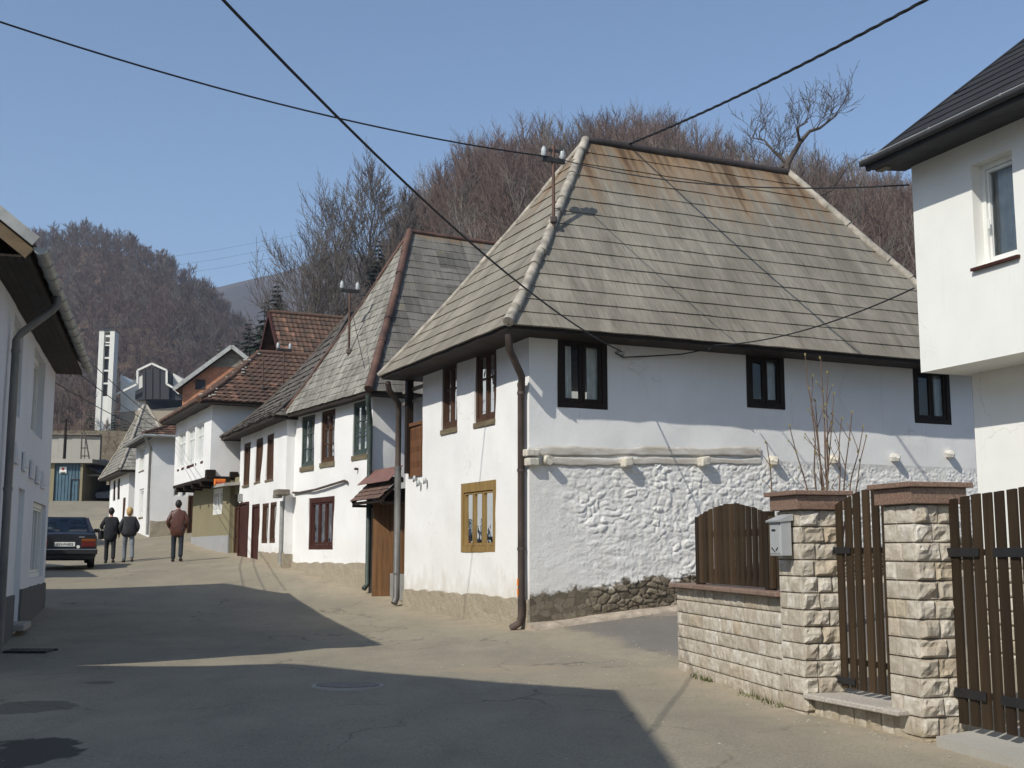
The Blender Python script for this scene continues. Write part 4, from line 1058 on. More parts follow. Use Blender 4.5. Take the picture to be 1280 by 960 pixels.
mb.hexa([p - V(0, 0, .10) for p in q] + q); mb.bbox(F5.P(.02, -.02, 3.98), (.24, .3, .30), .02, F5.d, F5.n); mb.bbox(F5R.P(.75, .02, 3.98), (.26, .2, .2), .02, F5R.d, F5R.n)
for t in (1.5, 3.0, 4.5, 6.0): mb.bar(F5.P(t, .0, 3.76), F5.P(t, -.66, 3.76), .16, .16)
mb.build('bay_beams', 'dark_wood', h5)
for k, w in enumerate(w5): window(h5, F5, *w, 'white_paint', fw=.07, off=-.04, seed=60 + k, trans=(.7,), sill=.09, sillmat='red_wood', curtain=(k == 1), sash=.035)
window(h5, F5g, *gw5, 'white_paint', fw=.1, mull=(.33, .66), off=-.02, seed=66, trans=(.7,), curtain=0)
hiproof(h5, F5, -.5, 6.8, -.5, 5.4, (3.1, 2.2), (3.1, 4.0), 6.27, 8.50, 'clay_tiles', 13, .03, .12, ('clay_tiles', .09), ('clay_tiles', .09), False, .03, .22, .05, .008, 41, capseg=.38)
mb = MB(); rnd = random.Random(4)
for k in range(22):
    f = rnd.random(); z = zprof(6.27, 8.5, .12)(f); q = F5.P(3.1 + (-.5 - 3.1) * f, -(2.2 + (-.5 - 2.2) * f), z + .05)
    mb.bbox(q + V(rnd.uniform(-.2, .25), rnd.uniform(-.1, .1), -.02), (rnd.uniform(.06, .16), .12, .05), .02)
mb.build('ridge_mortar', 'concrete', h5)
# door between house three and the bay house
pa, pb = F5g.P(0, 0, 0), F3.P(5.9, 0, 0); dd = pb - pa; FE = Fr(pa.x, pa.y, dd.x, dd.y, -dd.y, dd.x)
if FE.n.dot(V(-.9, -.42, 0)) < 0: FE.n = -FE.n
ew = dd.length
en = thing('entry_door', FE.P(ew / 2, 0, 1.4), 'dark brown entry door under a flat canopy slab beside the olive wall', 'door')
mb = MB(); facade(mb, FE, 0, ew, .9, 3.9, [(.06, ew - .06, 1.35, 3.35)], amp=.01, off=-.12); mb.build('wall', 'olive_plaster', en)
boarddoor(en, FE, (.06, ew - .06, 1.35, 3.0), 'brown_wood', off=-.2)
mb = MB(); q = [FE.P(-.2, -.1, 3.72), FE.P(ew + .1, -.1, 3.72), FE.P(ew + .1, .5, 3.66), FE.P(-.2, .5, 3.66)]; mb.hexa([p - V(0, 0, .09) for p in q] + q); mb.build('canopy', 'concrete', en)
mb = MB(); mb.bbox(FE.P(ew / 2, .08, 1.33), (ew, .3, .18), .02, FE.d, FE.n); mb.build('door_step', 'concrete', en)
# ================================================================== gable house above the bay house
h4a = V(-10.71, 52, 0); F4 = Fr(h4a.x, h4a.y, .904, .428, .428, -.904)     # ridge direction; normal faces the camera
h4 = thing('gable_house', F4.P(3, 0, 3), 'tall brown tiled house with dark boarded gable rising behind the bay house', 'house')
mb = MB(); zr4, ze4, run4 = 12.0, 7.9, 3.75
zp4 = lambda v: zr4 + (ze4 - zr4) * v
slope(mb, F4.P(0, run4, 0), F4.P(9, run4, 0), F4.P(0, 0, 0), F4.P(9, 0, 0), zp4, 17, .03, .05, .008, 5, .03, .22)
slope(mb, F4.P(9, -run4, 0), F4.P(0, -run4, 0), F4.P(9, 0, 0), F4.P(0, 0, 0), zp4, 17, .03, .3, .008, 6)
rf4 = mb.build('roof', 'clay_tiles', h4)
hipcap(rf4, 'ridge_cap', 'clay_tiles', [F4.P(0, 0, zr4), F4.P(9, 0, zr4)], .1, 8, .38, .03)
mb = MB()
for sg in (1, -1): mb.bar(F4.P(-.02, 0, zr4 - .02), F4.P(-.02, sg * run4, ze4 - .02), .06, .2)
mb.build('verge_board', 'red_wood', rf4)
mb = MB(); r2 = 3.3; zw = zr4 - (zr4 - ze4) * r2 / run4 - .1
mb.poly([F4.P(.55, r2, 2.5), F4.P(.55, r2, zw), F4.P(.55, 0, zr4 - .1), F4.P(.55, -r2, zw), F4.P(.55, -r2, 2.5)]); mb.poly([F4.P(8.6, r2, 2.5), F4.P(8.6, r2, zw), F4.P(8.6, 0, zr4 - .1), F4.P(8.6, -r2, zw), F4.P(8.6, -r2, 2.5)])
for sg in (1, -1): mb.quad(F4.P(.55, sg * r2, 2.5), F4.P(8.6, sg * r2, 2.5), F4.P(8.6, sg * r2, zw), F4.P(.55, sg * r2, zw))
mb.build('wall', 'dark_wood', h4)
# ================================================================== sixth and seventh houses up the street
F6 = Fr(-14.09, 47, -.42, .908, -.908, -.42)
h6 = thing('corner_house', F6.P(2.5, -2.5, 2), 'white corner house with zinc downpipe, low tiled roof and two tiny side windows', 'house')
w6 = [(2.3, 3.75, 4.87, 5.89), (2.0, 3.2, 2.95, 4.1)]; s6 = [(.86, 1.08, 3.72, 4.0), (1.18, 1.38, 3.72, 4.0)]
F6R = side(F6); mb = MB(); facade(mb, F6, 0, 4.8, 1.2, 6.05, w6, amp=.02, seed=1.9); facade(mb, F6R, 0, 3, 1.2, 6.05, s6, amp=.02, seed=.9)
boxwalls(mb, F6, 0, 4.8, 5, 1.2, 6.05, 'lb'); mb.build('wall', 'white_plaster_far', h6)
plinth(h6, F6R, 0.0, 1.4, 1.2, 2.74, 'rough_plinth', .03, 3.1)
for k, w in enumerate(w6): window(h6, F6, *w, 'white_paint', fw=.1, off=-.03, seed=70 + k, sill=.06)
for k, w in enumerate(s6): window(h6, F6R, *w, 'white_paint', fw=.03, mull=(), off=-.02, seed=74 + k, curtain=0, sash=.02)
boarddoor(h6, F6R, (1.42, 1.85, 2.05, 3.75), 'brown_wood', off=.04, n=3, frame=.05)
hiproof(h6, F6, -.45, 5.2, -.45, 5, (2.4, 2.3), (2.4, 3.2), 6.08, 7.3, 'clay_tiles', 9, .03, .05, ('clay_tiles', .08), ('clay_tiles', .08), False, .03, .22, .06, seed=51)
mb = MB(); mb.tube([F6.P(-.35, .35, 6.0), F6.P(-.3, .3, 5.85), F6.P(.08, .08, 5.6), F6.P(.08, .08, 2.2)], .06, 8); mb.tube([F6.P(-.47, .48, 6.02), F6.P(5.2, .48, 6.02)], .07, 8); mb.tube([F6.P(-.48, .47, 6.02), F6.P(-.48, -5, 6.02)], .07, 8); mb.build('gutter_and_pipe', 'zinc', h6)
F7 = Fr(-17.2, 54, -.42, .908, -.908, -.42)
h7 = thing('old_cottage', F7.P(3, -2, 2.8), 'small white cottage with steep warped board roof at the top of the street', 'house')
w7 = [(3.2, 4.2, 4.0, 5.0), (4.9, 5.9, 4.0, 5.0)]; d7 = (1.0, 1.9, 2.5, 4.0)
mb = MB(); facade(mb, F7, 0, 7.2, 1.5, 5.15, [*w7, d7], amp=.03, seed=4.1); boxwalls(mb, F7, 0, 7.2, 2.3, 1.5, 5.15); mb.build('wall', 'white_plaster_far', h7)
for k, w in enumerate(w7): window(h7, F7, *w, 'dark_wood', fw=.1, off=-.03, seed=80 + k, curtain=0)
boarddoor(h7, F7, d7, 'brown_wood')
hiproof(h7, F7, -.5, 7.7, -.5, 2.6, (3.4, .95), (3.4, 1.1), 5.15, 8.5, 'shingle_grey', 16, .02, .2, ('hip_pale', .07), ('grey_wood', .07), False, seed=61)

# ================================================================== white house with the zinc gutter, on the other side
FL = Fr(-9.02, 23.46, -.279, .960, .960, .279)
hl = thing('gutter_house', FL.P(-5, -3.5, .3), 'white two storey house in shade with wide boarded eaves and zinc gutter', 'house')
wL = [(-3.95, -2.05, 3.56, 4.95), (-7.0, -5.7, 3.56, 4.95)]; sw = (-2.95, -.55, 1.12, 2.44); dL = (-5.2, -4.3, .45, 2.56)
mb = MB(); facade(mb, FL, -9.9, 0, -.6, 5.12, [*wL, sw, dL], amp=.012, seed=6.6, depth=.22)
boxwalls(mb, FL, -9.9, 0, 7, -.6, 5.12); zrl = 5.23 + 4.02 * math.tan(R(38))
for t in (-9.9, -.02): mb.poly([FL.P(t, 0, 5.1), FL.P(t, -7, 5.1), FL.P(t, -3.5, zrl - .15)])
mb.build('wall', 'grey_white', hl)
plinth(hl, FL, -4.3, 0.0, -.6, lambda T: .98 + 0 * T, 'dark_plinth', .03, 2.0, .004, wob=.01); plinth(hl, FL, -9.9, -5.2, -.6, lambda T: .93 + 0 * T, 'dark_plinth', .03, 3.0, .004, wob=.01)
for k, w in enumerate(wL): window(hl, FL, *w, 'white_paint', fw=.09, off=-.12, seed=90 + k, sill=.05, sillmat='zinc')
window(hl, FL, *sw, 'white_paint', fw=.08, mull=(.25, .5, .75), off=-.06, seed=95, curtain=1, label='wide shop window with narrow panes')
boarddoor(hl, FL, dL, 'white_paint', off=-.14, n=2, frame=.1)
mb = MB(); mb.bbox(FL.P(-4.75, .02, .44), (1.0, .34, .10), .02, FL.d, FL.n); mb.build('door_step', 'concrete', hl)
for k, (t, z) in enumerate(((-5.95, 3.02), (-4.75, 2.98), (-3.6, 2.93), (-2.6, 2.9), (-1.65, 2.86))):
    mb = MB(); mb.bbox(FL.P(t, .025, z), (.5, .04, .30), .008, FL.d, FL.n); mb.bbox(FL.P(t, .05, z), (.36, .012, .18), .003, FL.d, FL.n); mb.build('wall_plaque', 'grey_white', hl)
zpl = lambda v: zrl + (5.23 - zrl) * v
mb = MB(); slope(mb, FL.P(.15, .52, 0), FL.P(-10.0, .52, 0), FL.P(.15, -3.5, 0), FL.P(-10.0, -3.5, 0), zpl, 14, .03, .3, .006, 3); slope(mb, FL.P(-10.0, -7.52, 0), FL.P(.15, -7.52, 0), FL.P(-10.0, -3.5, 0), FL.P(.15, -3.5, 0), zpl, 14, .03, .3, .006, 4)
rfl = mb.build('roof', 'clay_tiles', hl)
mb = MB(); mb.poly([FL.P(.12, .5, 5.10), FL.P(-9.97, .5, 5.10), FL.P(-9.97, -.2, 5.14), FL.P(.12, -.2, 5.14)])
for k in range(7):
    o = .48 - k * .09; mb.hexa([FL.P(.12, o - .085, 5.075), FL.P(-9.97, o - .085, 5.075), FL.P(-9.97, o, 5.07), FL.P(.12, o, 5.07), FL.P(.12, o - .085, 5.10), FL.P(-9.97, o - .085, 5.10), FL.P(-9.97, o, 5.10), FL.P(.12, o, 5.10)])
mb.build('soffit', 'soffit_wood', hl)
mb = MB()
for sg, a, b in ((1, .55, -3.5), (-1, -7.55, -3.5)): mb.bar(FL.P(-10.03, a, 5.26), FL.P(-10.03, b, zrl + .06), .05, .13)
mb.build('verge_board', 'zinc', rfl)
mb = MB()
for sg, a, b in ((1, .48, -3.5), (-1, -7.48, -3.5)): mb.bar(FL.P(-9.96, a, 5.12), FL.P(-9.96, b, zrl - .1), .06, .15)
mb.build('rafter', 'verge_wood', rfl)
mb = MB(); g0, g1 = FL.P(-9.98, .60, 5.20), FL.P(.22, .60, 5.20)
K = 10; pts = [g0.lerp(g1, i / 14) for i in range(15)]
for ring_r in (.085,):
    G = np.zeros((15, K + 1, 3))
    for i, p in enumerate(pts):
        for j in range(K + 1):
            a = math.pi + math.pi * j / K; G[i, j] = p + FL.n * (math.cos(a) * ring_r) + V(0, 0, math.sin(a) * ring_r)
    mb.grid(G)
for p in (g0, g1): mb.poly([p + FL.n * (math.cos(math.pi + math.pi * j / K) * .085) + V(0, 0, math.sin(math.pi + math.pi * j / K) * .085) for j in range(K + 1)])
for i in range(1, 14): mb.tube([pts[i] + FL.n * (math.cos(math.pi + math.pi * j / 6) * .092) + V(0, 0, math.sin(math.pi + math.pi * j / 6) * .092) for j in range(7)], .012, 5)
gut = mb.build('gutter', 'zinc', hl)
mb = MB(); tp = -7.45; mb.tube([FL.P(tp, .60, 5.12), FL.P(tp, .60, 5.0), FL.P(tp, .54, 4.92), FL.P(tp, .16, 4.58), FL.P(tp, .10, 4.48), FL.P(tp, .10, -.2)], .055, 10)
for z in (4.3, 2.4): mb.tube([FL.P(tp, .10, z), FL.P(tp, .10, z + .05)], .065, 10)
mb.build('downpipe', 'grey_pipe', gut)
# tall house beside the camera (its shadow falls across the road) and a farther one on the same side
def plainhouse(name, label, F, L, dep, zb, ze, pitch, over, mat='smooth_white', roofm='clay_tiles', wins=()):
    t = thing(name, F.P(L / 2, -dep / 2, zb + .2), label, 'house')
    zr = ze + (dep / 2 + over) * math.tan(R(pitch)); mb = MB()
    facade(mb, F, 0, L, zb, ze + .1, list(wins), amp=.01, res=.5); boxwalls(mb, F, 0, L, dep, zb, ze + .1)
    for a in (0, L): mb.poly([F.P(a, 0, ze + .1), F.P(a, -dep, ze + .1), F.P(a, -dep / 2, zr - .2)])
    mb.build('wall', mat, t)
    for k, w in enumerate(wins): window(t, F, *w, 'white_paint', fw=.1, off=-.05, seed=k)
    mb = MB(); zp = lambda v: zr + (ze - zr) * v
    slope(mb, F.P(-.3, over, 0), F.P(L + .25, over, 0), F.P(-.3, -dep / 2, 0), F.P(L + .25, -dep / 2, 0), zp, 12, .03, .3, .006, 3); slope(mb, F.P(L + .25, -dep - over, 0), F.P(-.3, -dep - over, 0), F.P(L + .25, -dep / 2, 0), F.P(-.3, -dep / 2, 0), zp, 12, .03, .3, .006, 4)
    mb.build('roof', roofm, t)
    mb = MB(); mb.quad(F.P(-.3, over, ze - .02), F.P(L + .25, over, ze - .02), F.P(L + .25, -dep - over, ze - .02), F.P(-.3, -dep - over, ze - .02)); mb.build('soffit', 'soffit_wood', t)
    return t
plainhouse('tall_house', 'tall white three storey house casting its gable shadow over the near road', Fr(-5.22, -7.6, 0.0, 1.0, 1.0, 0.0), 13.0, 12.0, -.5, 8.2, 28, .5, wins=[(1.5 + 3 * i, 2.7 + 3 * i, z, z + 1.4) for i in range(4) for z in (1.2, 4.0, 6.4)])
plainhouse('back_house', 'white tiled house behind the gutter house, shading the parked black saloon', Fr(-14.7, 25.6, -.42, .908, .908, .42), 7.2, 7.0, .2, 6.3, 40, .4, wins=[(1.2 + 2 * i, 2.2 + 2 * i, z, z + 1.2) for i in range(3) for z in (1.8, 4.4)])
plainhouse('upper_house', 'white house with tiled gable roof farther up, on the side of the parked saloon', Fr(-18.8, 41.0, -.42, .908, .908, .42), 7.5, 7.0, .5, 6.6, 40, .4, wins=[(1.2 + 2 * i, 2.2 + 2 * i, z, z + 1.2) for i in range(3) for z in (2.2, 4.8)])
# ================================================================== modern white house by the gate
FR_ = Fr(4.925, 14.295, .363, -.932, -.932, -.363)
hr = thing('modern_house', FR_.P(4.5, -3.5, .3), 'modern cream white house with jutting upper floor and black roof behind the fence', 'house')
wR = (1.0, 1.63, 4.80, 6.0)
mb = MB(); facade(mb, FR_, 0, 9, 3.72, 6.45, [wR], amp=.004, res=.3, depth=.20)
mb.quad(FR_.P(0, 0, 3.72), FR_.P(0, -7, 3.72), FR_.P(0, -7, 6.45), FR_.P(0, 0, 6.45)); mb.quad(FR_.P(9, 0, 3.72), FR_.P(9, -7, 3.72), FR_.P(9, -7, 6.45), FR_.P(9, 0, 6.45))
mb.quad(FR_.P(0, 0, 3.72), FR_.P(9, 0, 3.72), FR_.P(9, -7, 3.72), FR_.P(0, -7, 3.72))
mb.build('upper_wall', 'smooth_white', hr)
mb = MB(); facade(mb, FR_, .12, 9, -.3, 3.722, [], amp=.004, res=.4, off=-.66); mb.quad(FR_.P(.12, -.66, -.3), FR_.P(.12, -7, -.3), FR_.P(.12, -7, 3.72), FR_.P(.12, -.66, 3.72)); mb.quad(FR_.P(9, -.66, -.3), FR_.P(9, -7, -.3), FR_.P(9, -7, 3.72), FR_.P(9, -.66, 3.72))
mb.build('lower_wall', 'smooth_white', hr)
mb = MB(); masonry(mb, FR_, .12, 7.0, .1, 1.55, .16, -.60, 77, rough=.012); mb.build('stone_cladding', 'limestone', hr)
wo = window(hr, FR_, *wR, 'white_paint', fw=.06, mull=(), off=-.14, seed=101, curt_full=True, sash=.04)
mb = MB(); mb.hexa([FR_.P(wR[0] - .04, -.12, 4.765), FR_.P(wR[1] + .04, -.12, 4.765), FR_.P(wR[1] + .04, .05, 4.75), FR_.P(wR[0] - .04, .05, 4.75), FR_.P(wR[0] - .04, -.12, 4.80), FR_.P(wR[1] + .04, -.12, 4.80), FR_.P(wR[1] + .04, .05, 4.785), FR_.P(wR[0] - .04, .05, 4.785)]); mb.build('sill', 'red_wood', wo)
mb = MB(); mb.bbox(FR_.P(wR[0] + .12, -.105, 5.28), (.03, .03, .12), .008); mb.build('handle', 'white_paint', wo)
ze, zr, ov = 6.34, 6.34 + 4.0 * .76, .5
zpr = lambda v: zr + (ze - zr) * v
mb = MB(); slope(mb, FR_.P(9.4, ov, 0), FR_.P(-.20, ov, 0), FR_.P(9.4, -3.5, 0), FR_.P(-.20, -3.5, 0), zpr, 14, .012, .28, .004, 3); slope(mb, FR_.P(-.20, -7.5, 0), FR_.P(9.4, -7.5, 0), FR_.P(-.20, -3.5, 0), FR_.P(9.4, -3.5, 0), zpr, 14, .012, .3, .004, 4)
rfr = mb.build('roof', 'slate_black', hr)
mb = MB(); mb.bar(FR_.P(-.22, ov, ze - .04), FR_.P(9.4, ov, ze - .04), .03, .12); mb.hexa([FR_.P(-.18, ov, ze - .10), FR_.P(9.4, ov, ze - .10), FR_.P(9.4, -.05, ze - .05), FR_.P(-.18, -.05, ze - .05), FR_.P(-.18, ov, ze - .08), FR_.P(9.4, ov, ze - .08), FR_.P(9.4, -.05, ze - .03), FR_.P(-.18, -.05, ze - .03)])
for b0, b1 in ((ov, -3.5), (-7.5, -3.5)): mb.bar(FR_.P(-.22, b0, ze - .05), FR_.P(-.22, b1, zr - .05), .04, .13)
mb.build('eave_board', 'black_roof', rfr)
mb = MB()
for z in (0, .0): pass
for o in (.35, -.3, -1.2): zz = ze + (ov - o) * .76 - .16; mb.bar(FR_.P(-.18, o, zz), FR_.P(.0, o, zz), .10, .12)
mb.build('purlin', 'grey_wood', rfr)
mb = MB(); mb.poly([FR_.P(0, 0, 6.4), FR_.P(0, -7, 6.4), FR_.P(0, -3.5, zr - .12)]); mb.poly([FR_.P(9, 0, 6.4), FR_.P(9, -7, 6.4), FR_.P(9, -3.5, zr - .12)]); mb.build('gable', 'smooth_white', hr)
mb = MB(); mb.tube([FR_.P(-.24, ov + .06, ze - .015), FR_.P(9.4, ov + .06, ze - .015)], .038, 10)
gt_ = mb.build('gutter', 'black_roof', rfr)
mb = MB(); mb.tube([FR_.P(-.25, ov + .08, ze + .02), FR_.P(9.4, ov + .08, ze + .02)], .011, 6)
for i in range(9): mb.tube([FR_.P(-.1 + i * 1.1, ov + .08, ze + .015), FR_.P(-.07 + i * 1.1, ov + .08, ze + .015)], .02, 6)
mb.build('gutter_rim', 'zinc', gt_)

# ================================================================== limestone pillars, low wall, fence, gates
def pillar(x, y, label, seed):
    A = Fr(x, y, -.27, .963, -.963, -.27); B = Fr(x, y, .963, .27, .27, -.963); w = .42
    zb = gz(x, y) - .12
    t = thing('gate_pillar', (x + .15, y + .25, zb), label, 'pillar', None)
    mb = MB(); c = [A.P(.0, -.0, 0), B.P(w, 0, 0), B.P(w, -w, 0), A.P(w, 0, 0)]
    cc = sum(c, V(0, 0, 0)) / 4; c = [cc + (p - cc) * .93 for p in c]
    mb.hexa([p + V(0, 0, zb) for p in c] + [p + V(0, 0, 1.97) for p in c]); mb.build('core', 'mortar', t)
    mb = MB(); Bk = Fr(A.P(w, -w, 0).x, A.P(w, -w, 0).y, -.963 * -1, .27, .0, 1)
    masonry(mb, A, 0, w, zb, 1.965, .155, -.002, seed, .13, .28, .007, .007); masonry(mb, B, 0, w, zb, 1.965, .155, -.006, seed + 1, .13, .28, .018, .034)
    C_ = Fr(B.P(w, 0, 0).x, B.P(w, 0, 0).y, -.27, .963, .963, .27); D_ = Fr(A.P(w, 0, 0).x, A.P(w, 0, 0).y, .963, .27, -.27, .963)
    masonry(mb, C_, 0, w, zb, 1.965, .155, -.014, seed + 2, .13, .28, .022, .012); masonry(mb, D_, 0, w, zb, 1.965, .155, -.014, seed + 3, .13, .28, .022, .012)
    mb.build('stone_facing', 'limestone', t)
    X, Y = V(.963, .27, 0), V(-.27, .963, 0); cz = V(cc.x, cc.y, 0)
    mb = MB(); mb.bbox(cz + V(0, 0, 2.035), (.52, .52, .13), .006, X, Y); cp = mb.build('cap', 'granite_cap', t)
    mb = MB(); mb.bbox(cz + V(0, 0, 2.122), (.60, .60, .042), .006, X, Y); mb.build('cap_slab', 'granite_cap', cp)
    return A, B
PA, PB = pillar(2.62, 11.0, 'limestone gate pillar carrying the grey letterbox, with a brown granite cap', 11)
QA, QB = pillar(3.20, 9.63, 'limestone gate pillar between wicket and driveway gate, with a brown granite cap', 23)
# letterbox on the street face of the first pillar
LZ = .05
mt = thing('letterbox', PA.P(.17, .0, 1.45 + LZ), 'grey metal letterbox hung on the street face of the limestone pillar', 'letterbox')
mb = MB(); mb.bbox(PA.P(.20, .09, 1.66 + LZ), (.215, .11, .32), .006, PA.d, PA.n); bx_ = mb.build('box', 'mail_grey', mt)
mb = MB(); q = lambda t, o, z: PA.P(.20 + t * .92, o, z + LZ - .008)
mb.hexa([q(-.13, .02, 1.83), q(.13, .02, 1.83), q(.13, .175, 1.815), q(-.13, .175, 1.815), q(-.13, .02, 1.89), q(.13, .02, 1.89), q(.13, .18, 1.83), q(-.13, .18, 1.83)]); mb.build('lid', 'mail_grey', mt)
mb = MB(); mb.bbox(PA.P(.20, .147, 1.655 + LZ), (.185, .008, .27), .003, PA.d, PA.n); dr = mb.build('door', 'mail_grey', mt)
mb = MB(); mb.box(PA.P(.215, .153, 1.735 + LZ), (.07, .004, .018), PA.d, PA.n); mb.build('name_slot', 'black_iron', dr)
mb = MB()
for dt, dz in ((-.05, .02), (-.03, .006), (0, -.008), (.03, .006), (.05, .02)): mb.tube([PA.P(.20 + dt, .149, 1.55 + dz + LZ), PA.P(.20 + dt, .155, 1.55 + dz + LZ)], .009, 8)
mb.build('vent_holes', 'black_iron', dr)
# low wall with granite coping
FW = Fr(2.555, 11.40, -.175, .984, -.984, -.175); LW = 3.28
lw = thing('low_wall', FW.P(1.6, -.15, .1), 'low limestone block wall with reddish coping below the picket fence panel', 'wall')
mb = MB(); mb.hexa([FW.P(0, -.33, -.1), FW.P(LW - .02, -.33, -.1), FW.P(LW - .03, -.014, -.1), FW.P(0, -.014, -.1), FW.P(0, -.33, 1.17), FW.P(LW - .02, -.33, 1.17), FW.P(LW - .03, -.014, 1.17), FW.P(0, -.014, 1.17)]); mb.build('core', 'mortar', lw)
mb = MB(); masonry(mb, FW, 0, LW, .0, 1.165, .15, -.004, 41, .14, .42, .007, .009)
FWe = Fr(FW.P(LW, -.35, 0).x, FW.P(LW, -.35, 0).y, -.984, -.175, -.175, .984); masonry(mb, FWe, 0, .35, .0, 1.165, .15, -.012, 43, .15, .3, .022, .012); mb.build('stone_facing', 'limestone', lw)
mb = MB()
for i in range(4): a, b = LW * i / 4 + .003, LW * (i + 1) / 4 + (.05 if i == 3 else 0); mb.bbox(FW.P((a + b) / 2, -.14, 1.19), (b - a - .006, .46, .045), .008, FW.d, FW.n)
mb.build('coping', 'coping_red', lw)
# picket panel standing on the coping
def slats(mb, F, t0, t1, z0, ztop, pitch=.125, w=.092, th=.022, off=0.0, arch=0.0, seed=0):
    n = int(round((t1 - t0) / pitch)); rnd = random.Random(seed)
    for i in range(n):
        t = t0 + (t1 - t0) * (i + .5) / n; f = (i + .5) / n
        zt = (ztop(f) if callable(ztop) else ztop) + rnd.uniform(-.006, .006); a, b = t - w / 2, t + w / 2
        o = off + rnd.uniform(-.003, .003); g = (ztop((i + .5 + .35) / n) - ztop((i + .5 - .35) / n)) / 2 if callable(ztop) else 0
        c0_, c1_ = F.P(a, o, z0), F.P(b, o, z0)
        N = F.n * th
        mb.hexa([c0_ - N, c1_ - N, c1_, c0_, F.P(a, o, zt - g) - N, F.P(b, o, zt + g) - N, F.P(b, o, zt + g), F.P(a, o, zt - g)]); tn = rnd.random()
        for q_ in range(-6, 0): mb.uv[q_] = [(tn, .5)] * 4
fp = thing('picket_fence', FW.P(1.6, -.14, 1.215), 'dark brown arched picket fence panel standing on the low limestone wall', 'fence')
mb = MB(); arch = lambda f: 1.985 + .115 * math.sin(math.pi * min(1, max(0, f)))
slats(mb, FW, .62, 2.62, 1.235, arch, .165, .088, .03, off=-.05, seed=3); slats(mb, FW, .02, .52, 1.235, 1.93, .165, .088, .03, off=-.05, seed=4); mb.build('slat_panel', 'fence_wood', fp)
for t in (2.68, .58): MB().box(FW.P(t, -.10, 1.60), (.09, .09, .77), FW.d, FW.n).build('post', 'fence_wood', fp)
mb = MB()
for z in (1.36, 1.78): mb.bar(FW.P(.0, -.10, z), FW.P(2.66, -.10, z), .03, .07)
mb.build('rail', 'fence_wood', fp)
# wicket
wa_, wb_ = V(2.95, 11.06, 0), V(3.30, 10.02, 0); wd = wb_ - wa_; FWk = Fr(wa_.x, wa_.y, wd.x, wd.y, -wd.y * -1, 0)
FWk.n = V(wd.y, -wd.x, 0).normalized()
wk = thing('wicket_gate', FWk.P(.5, 0, .36), 'narrow brown slatted wicket gate between the two limestone pillars', 'gate')
mb = MB(); wl_ = wd.length; slats(mb, FWk, 0, wl_, .385, lambda f: 2.0 + .13 * math.sin(math.pi * min(1, max(0, f))), .13, .09, off=0, seed=6); mb.build('slat_panel', 'fence_wood', wk)
mb = MB()
for z in (.62, 1.60): mb.bar(FWk.P(0, -.05, z), FWk.P(wl_, -.05, z), .04, .05)
mb.build('iron_frame', 'black_iron', wk)
for z in (.45, 1.60):
    mb = MB(); mb.bbox(FWk.P(.10, .012, z), (.30, .012, .06), .004, FWk.d, FWk.n); mb.tube([FWk.P(-.06, .0, z - .05), FWk.P(-.06, .0, z + .05)], .02, 8); mb.build('hinge', 'black_iron', wk)
# step of stone slabs before the wicket
sa, sb = V(2.70, 11.02, 0), V(3.16, 9.82, 0); sd = sb - sa; FS = Fr(sa.x, sa.y, sd.x, sd.y, 0, 0); FS.n = V(sd.y, -sd.x, 0).normalized(); SL = sd.length
st = thing('stone_step', FS.P(.6, -.2, .1), 'grey slab step on a limestone riser before the wicket gate', 'step')
mb = MB(); mb.hexa([FS.P(0, -.5, -.1), FS.P(SL, -.5, -.1), FS.P(SL, -.022, -.1), FS.P(0, -.022, -.1), FS.P(0, -.5, .285), FS.P(SL, -.5, .285), FS.P(SL, -.022, .285), FS.P(0, -.022, .285)]); mb.build('core', 'mortar', st)
mb = MB(); masonry(mb, FS, 0, SL, -.02, .285, .30, -.004, 55, .13, .24, .008, .014); mb.build('riser', 'limestone', st)
mb = MB()
for i, (a, b) in enumerate(((-.03, .42), (.43, .86), (.87, SL + .02))): mb.bbox(FS.P((a + b) / 2, -.20 + .015 * (i - 1), .312 + .004 * i), (b - a, .62, .045), .01, FS.d, FS.n)
mb.build('slab', 'granite_slab', st)
# driveway gate
da, db = V(3.50, 9.70, 0), V(4.10, 7.30, 0); dv = db - da; FD = Fr(da.x, da.y, dv.x, dv.y, 0, 0); FD.n = V(dv.y, -dv.x, 0).normalized()
dg = thing('driveway_gate', FD.P(1.2, 0, .2), 'wide brown slatted driveway gate with black strap hinges beside the limestone pillar', 'gate')
mb = MB(); slats(mb, FD, 0, dv.length, .26, lambda f: 2.005 + .10 * math.sin(math.pi / 2 * min(1, max(0, f))), .142, .098, .024, seed=8); mb.build('slat_panel', 'fence_wood', dg)
mb = MB()
for z in (.50, 1.585): mb.bar(FD.P(0, -.05, z), FD.P(dv.length, -.05, z), .04, .05)
mb.build('iron_frame', 'black_iron', dg)
for t in (.02, .64):
    for z in (.50, 1.585):
        mb = MB(); mb.bbox(FD.P(t + .16, .014, z), (.44, .012, .07), .004, FD.d, FD.n)
        if t < .1: mb.tube([FD.P(-.05, .0, z - .06), FD.P(-.05, .0, z + .06)], .022, 8); mb.bar(FD.P(-.05, 0, z - .05), FD.P(-.2, .0, z + .08), .015, .02)
        mb.build('hinge', 'black_iron', dg)
mb = MB(); q = [V(3.24, 9.45, 0), V(3.95, 6.6, 0), V(5.2, 6.8, 0), V(4.0, 9.9, 0)]; zz = [gz(p.x, p.y) for p in q]
mb.hexa([p + V(0, 0, -.2) for p in q] + [p + V(0, 0, z + .075) for p, z in zip(q, zz)]); tag(mb.build('gate_pavement', 'concrete'), kind='structure')

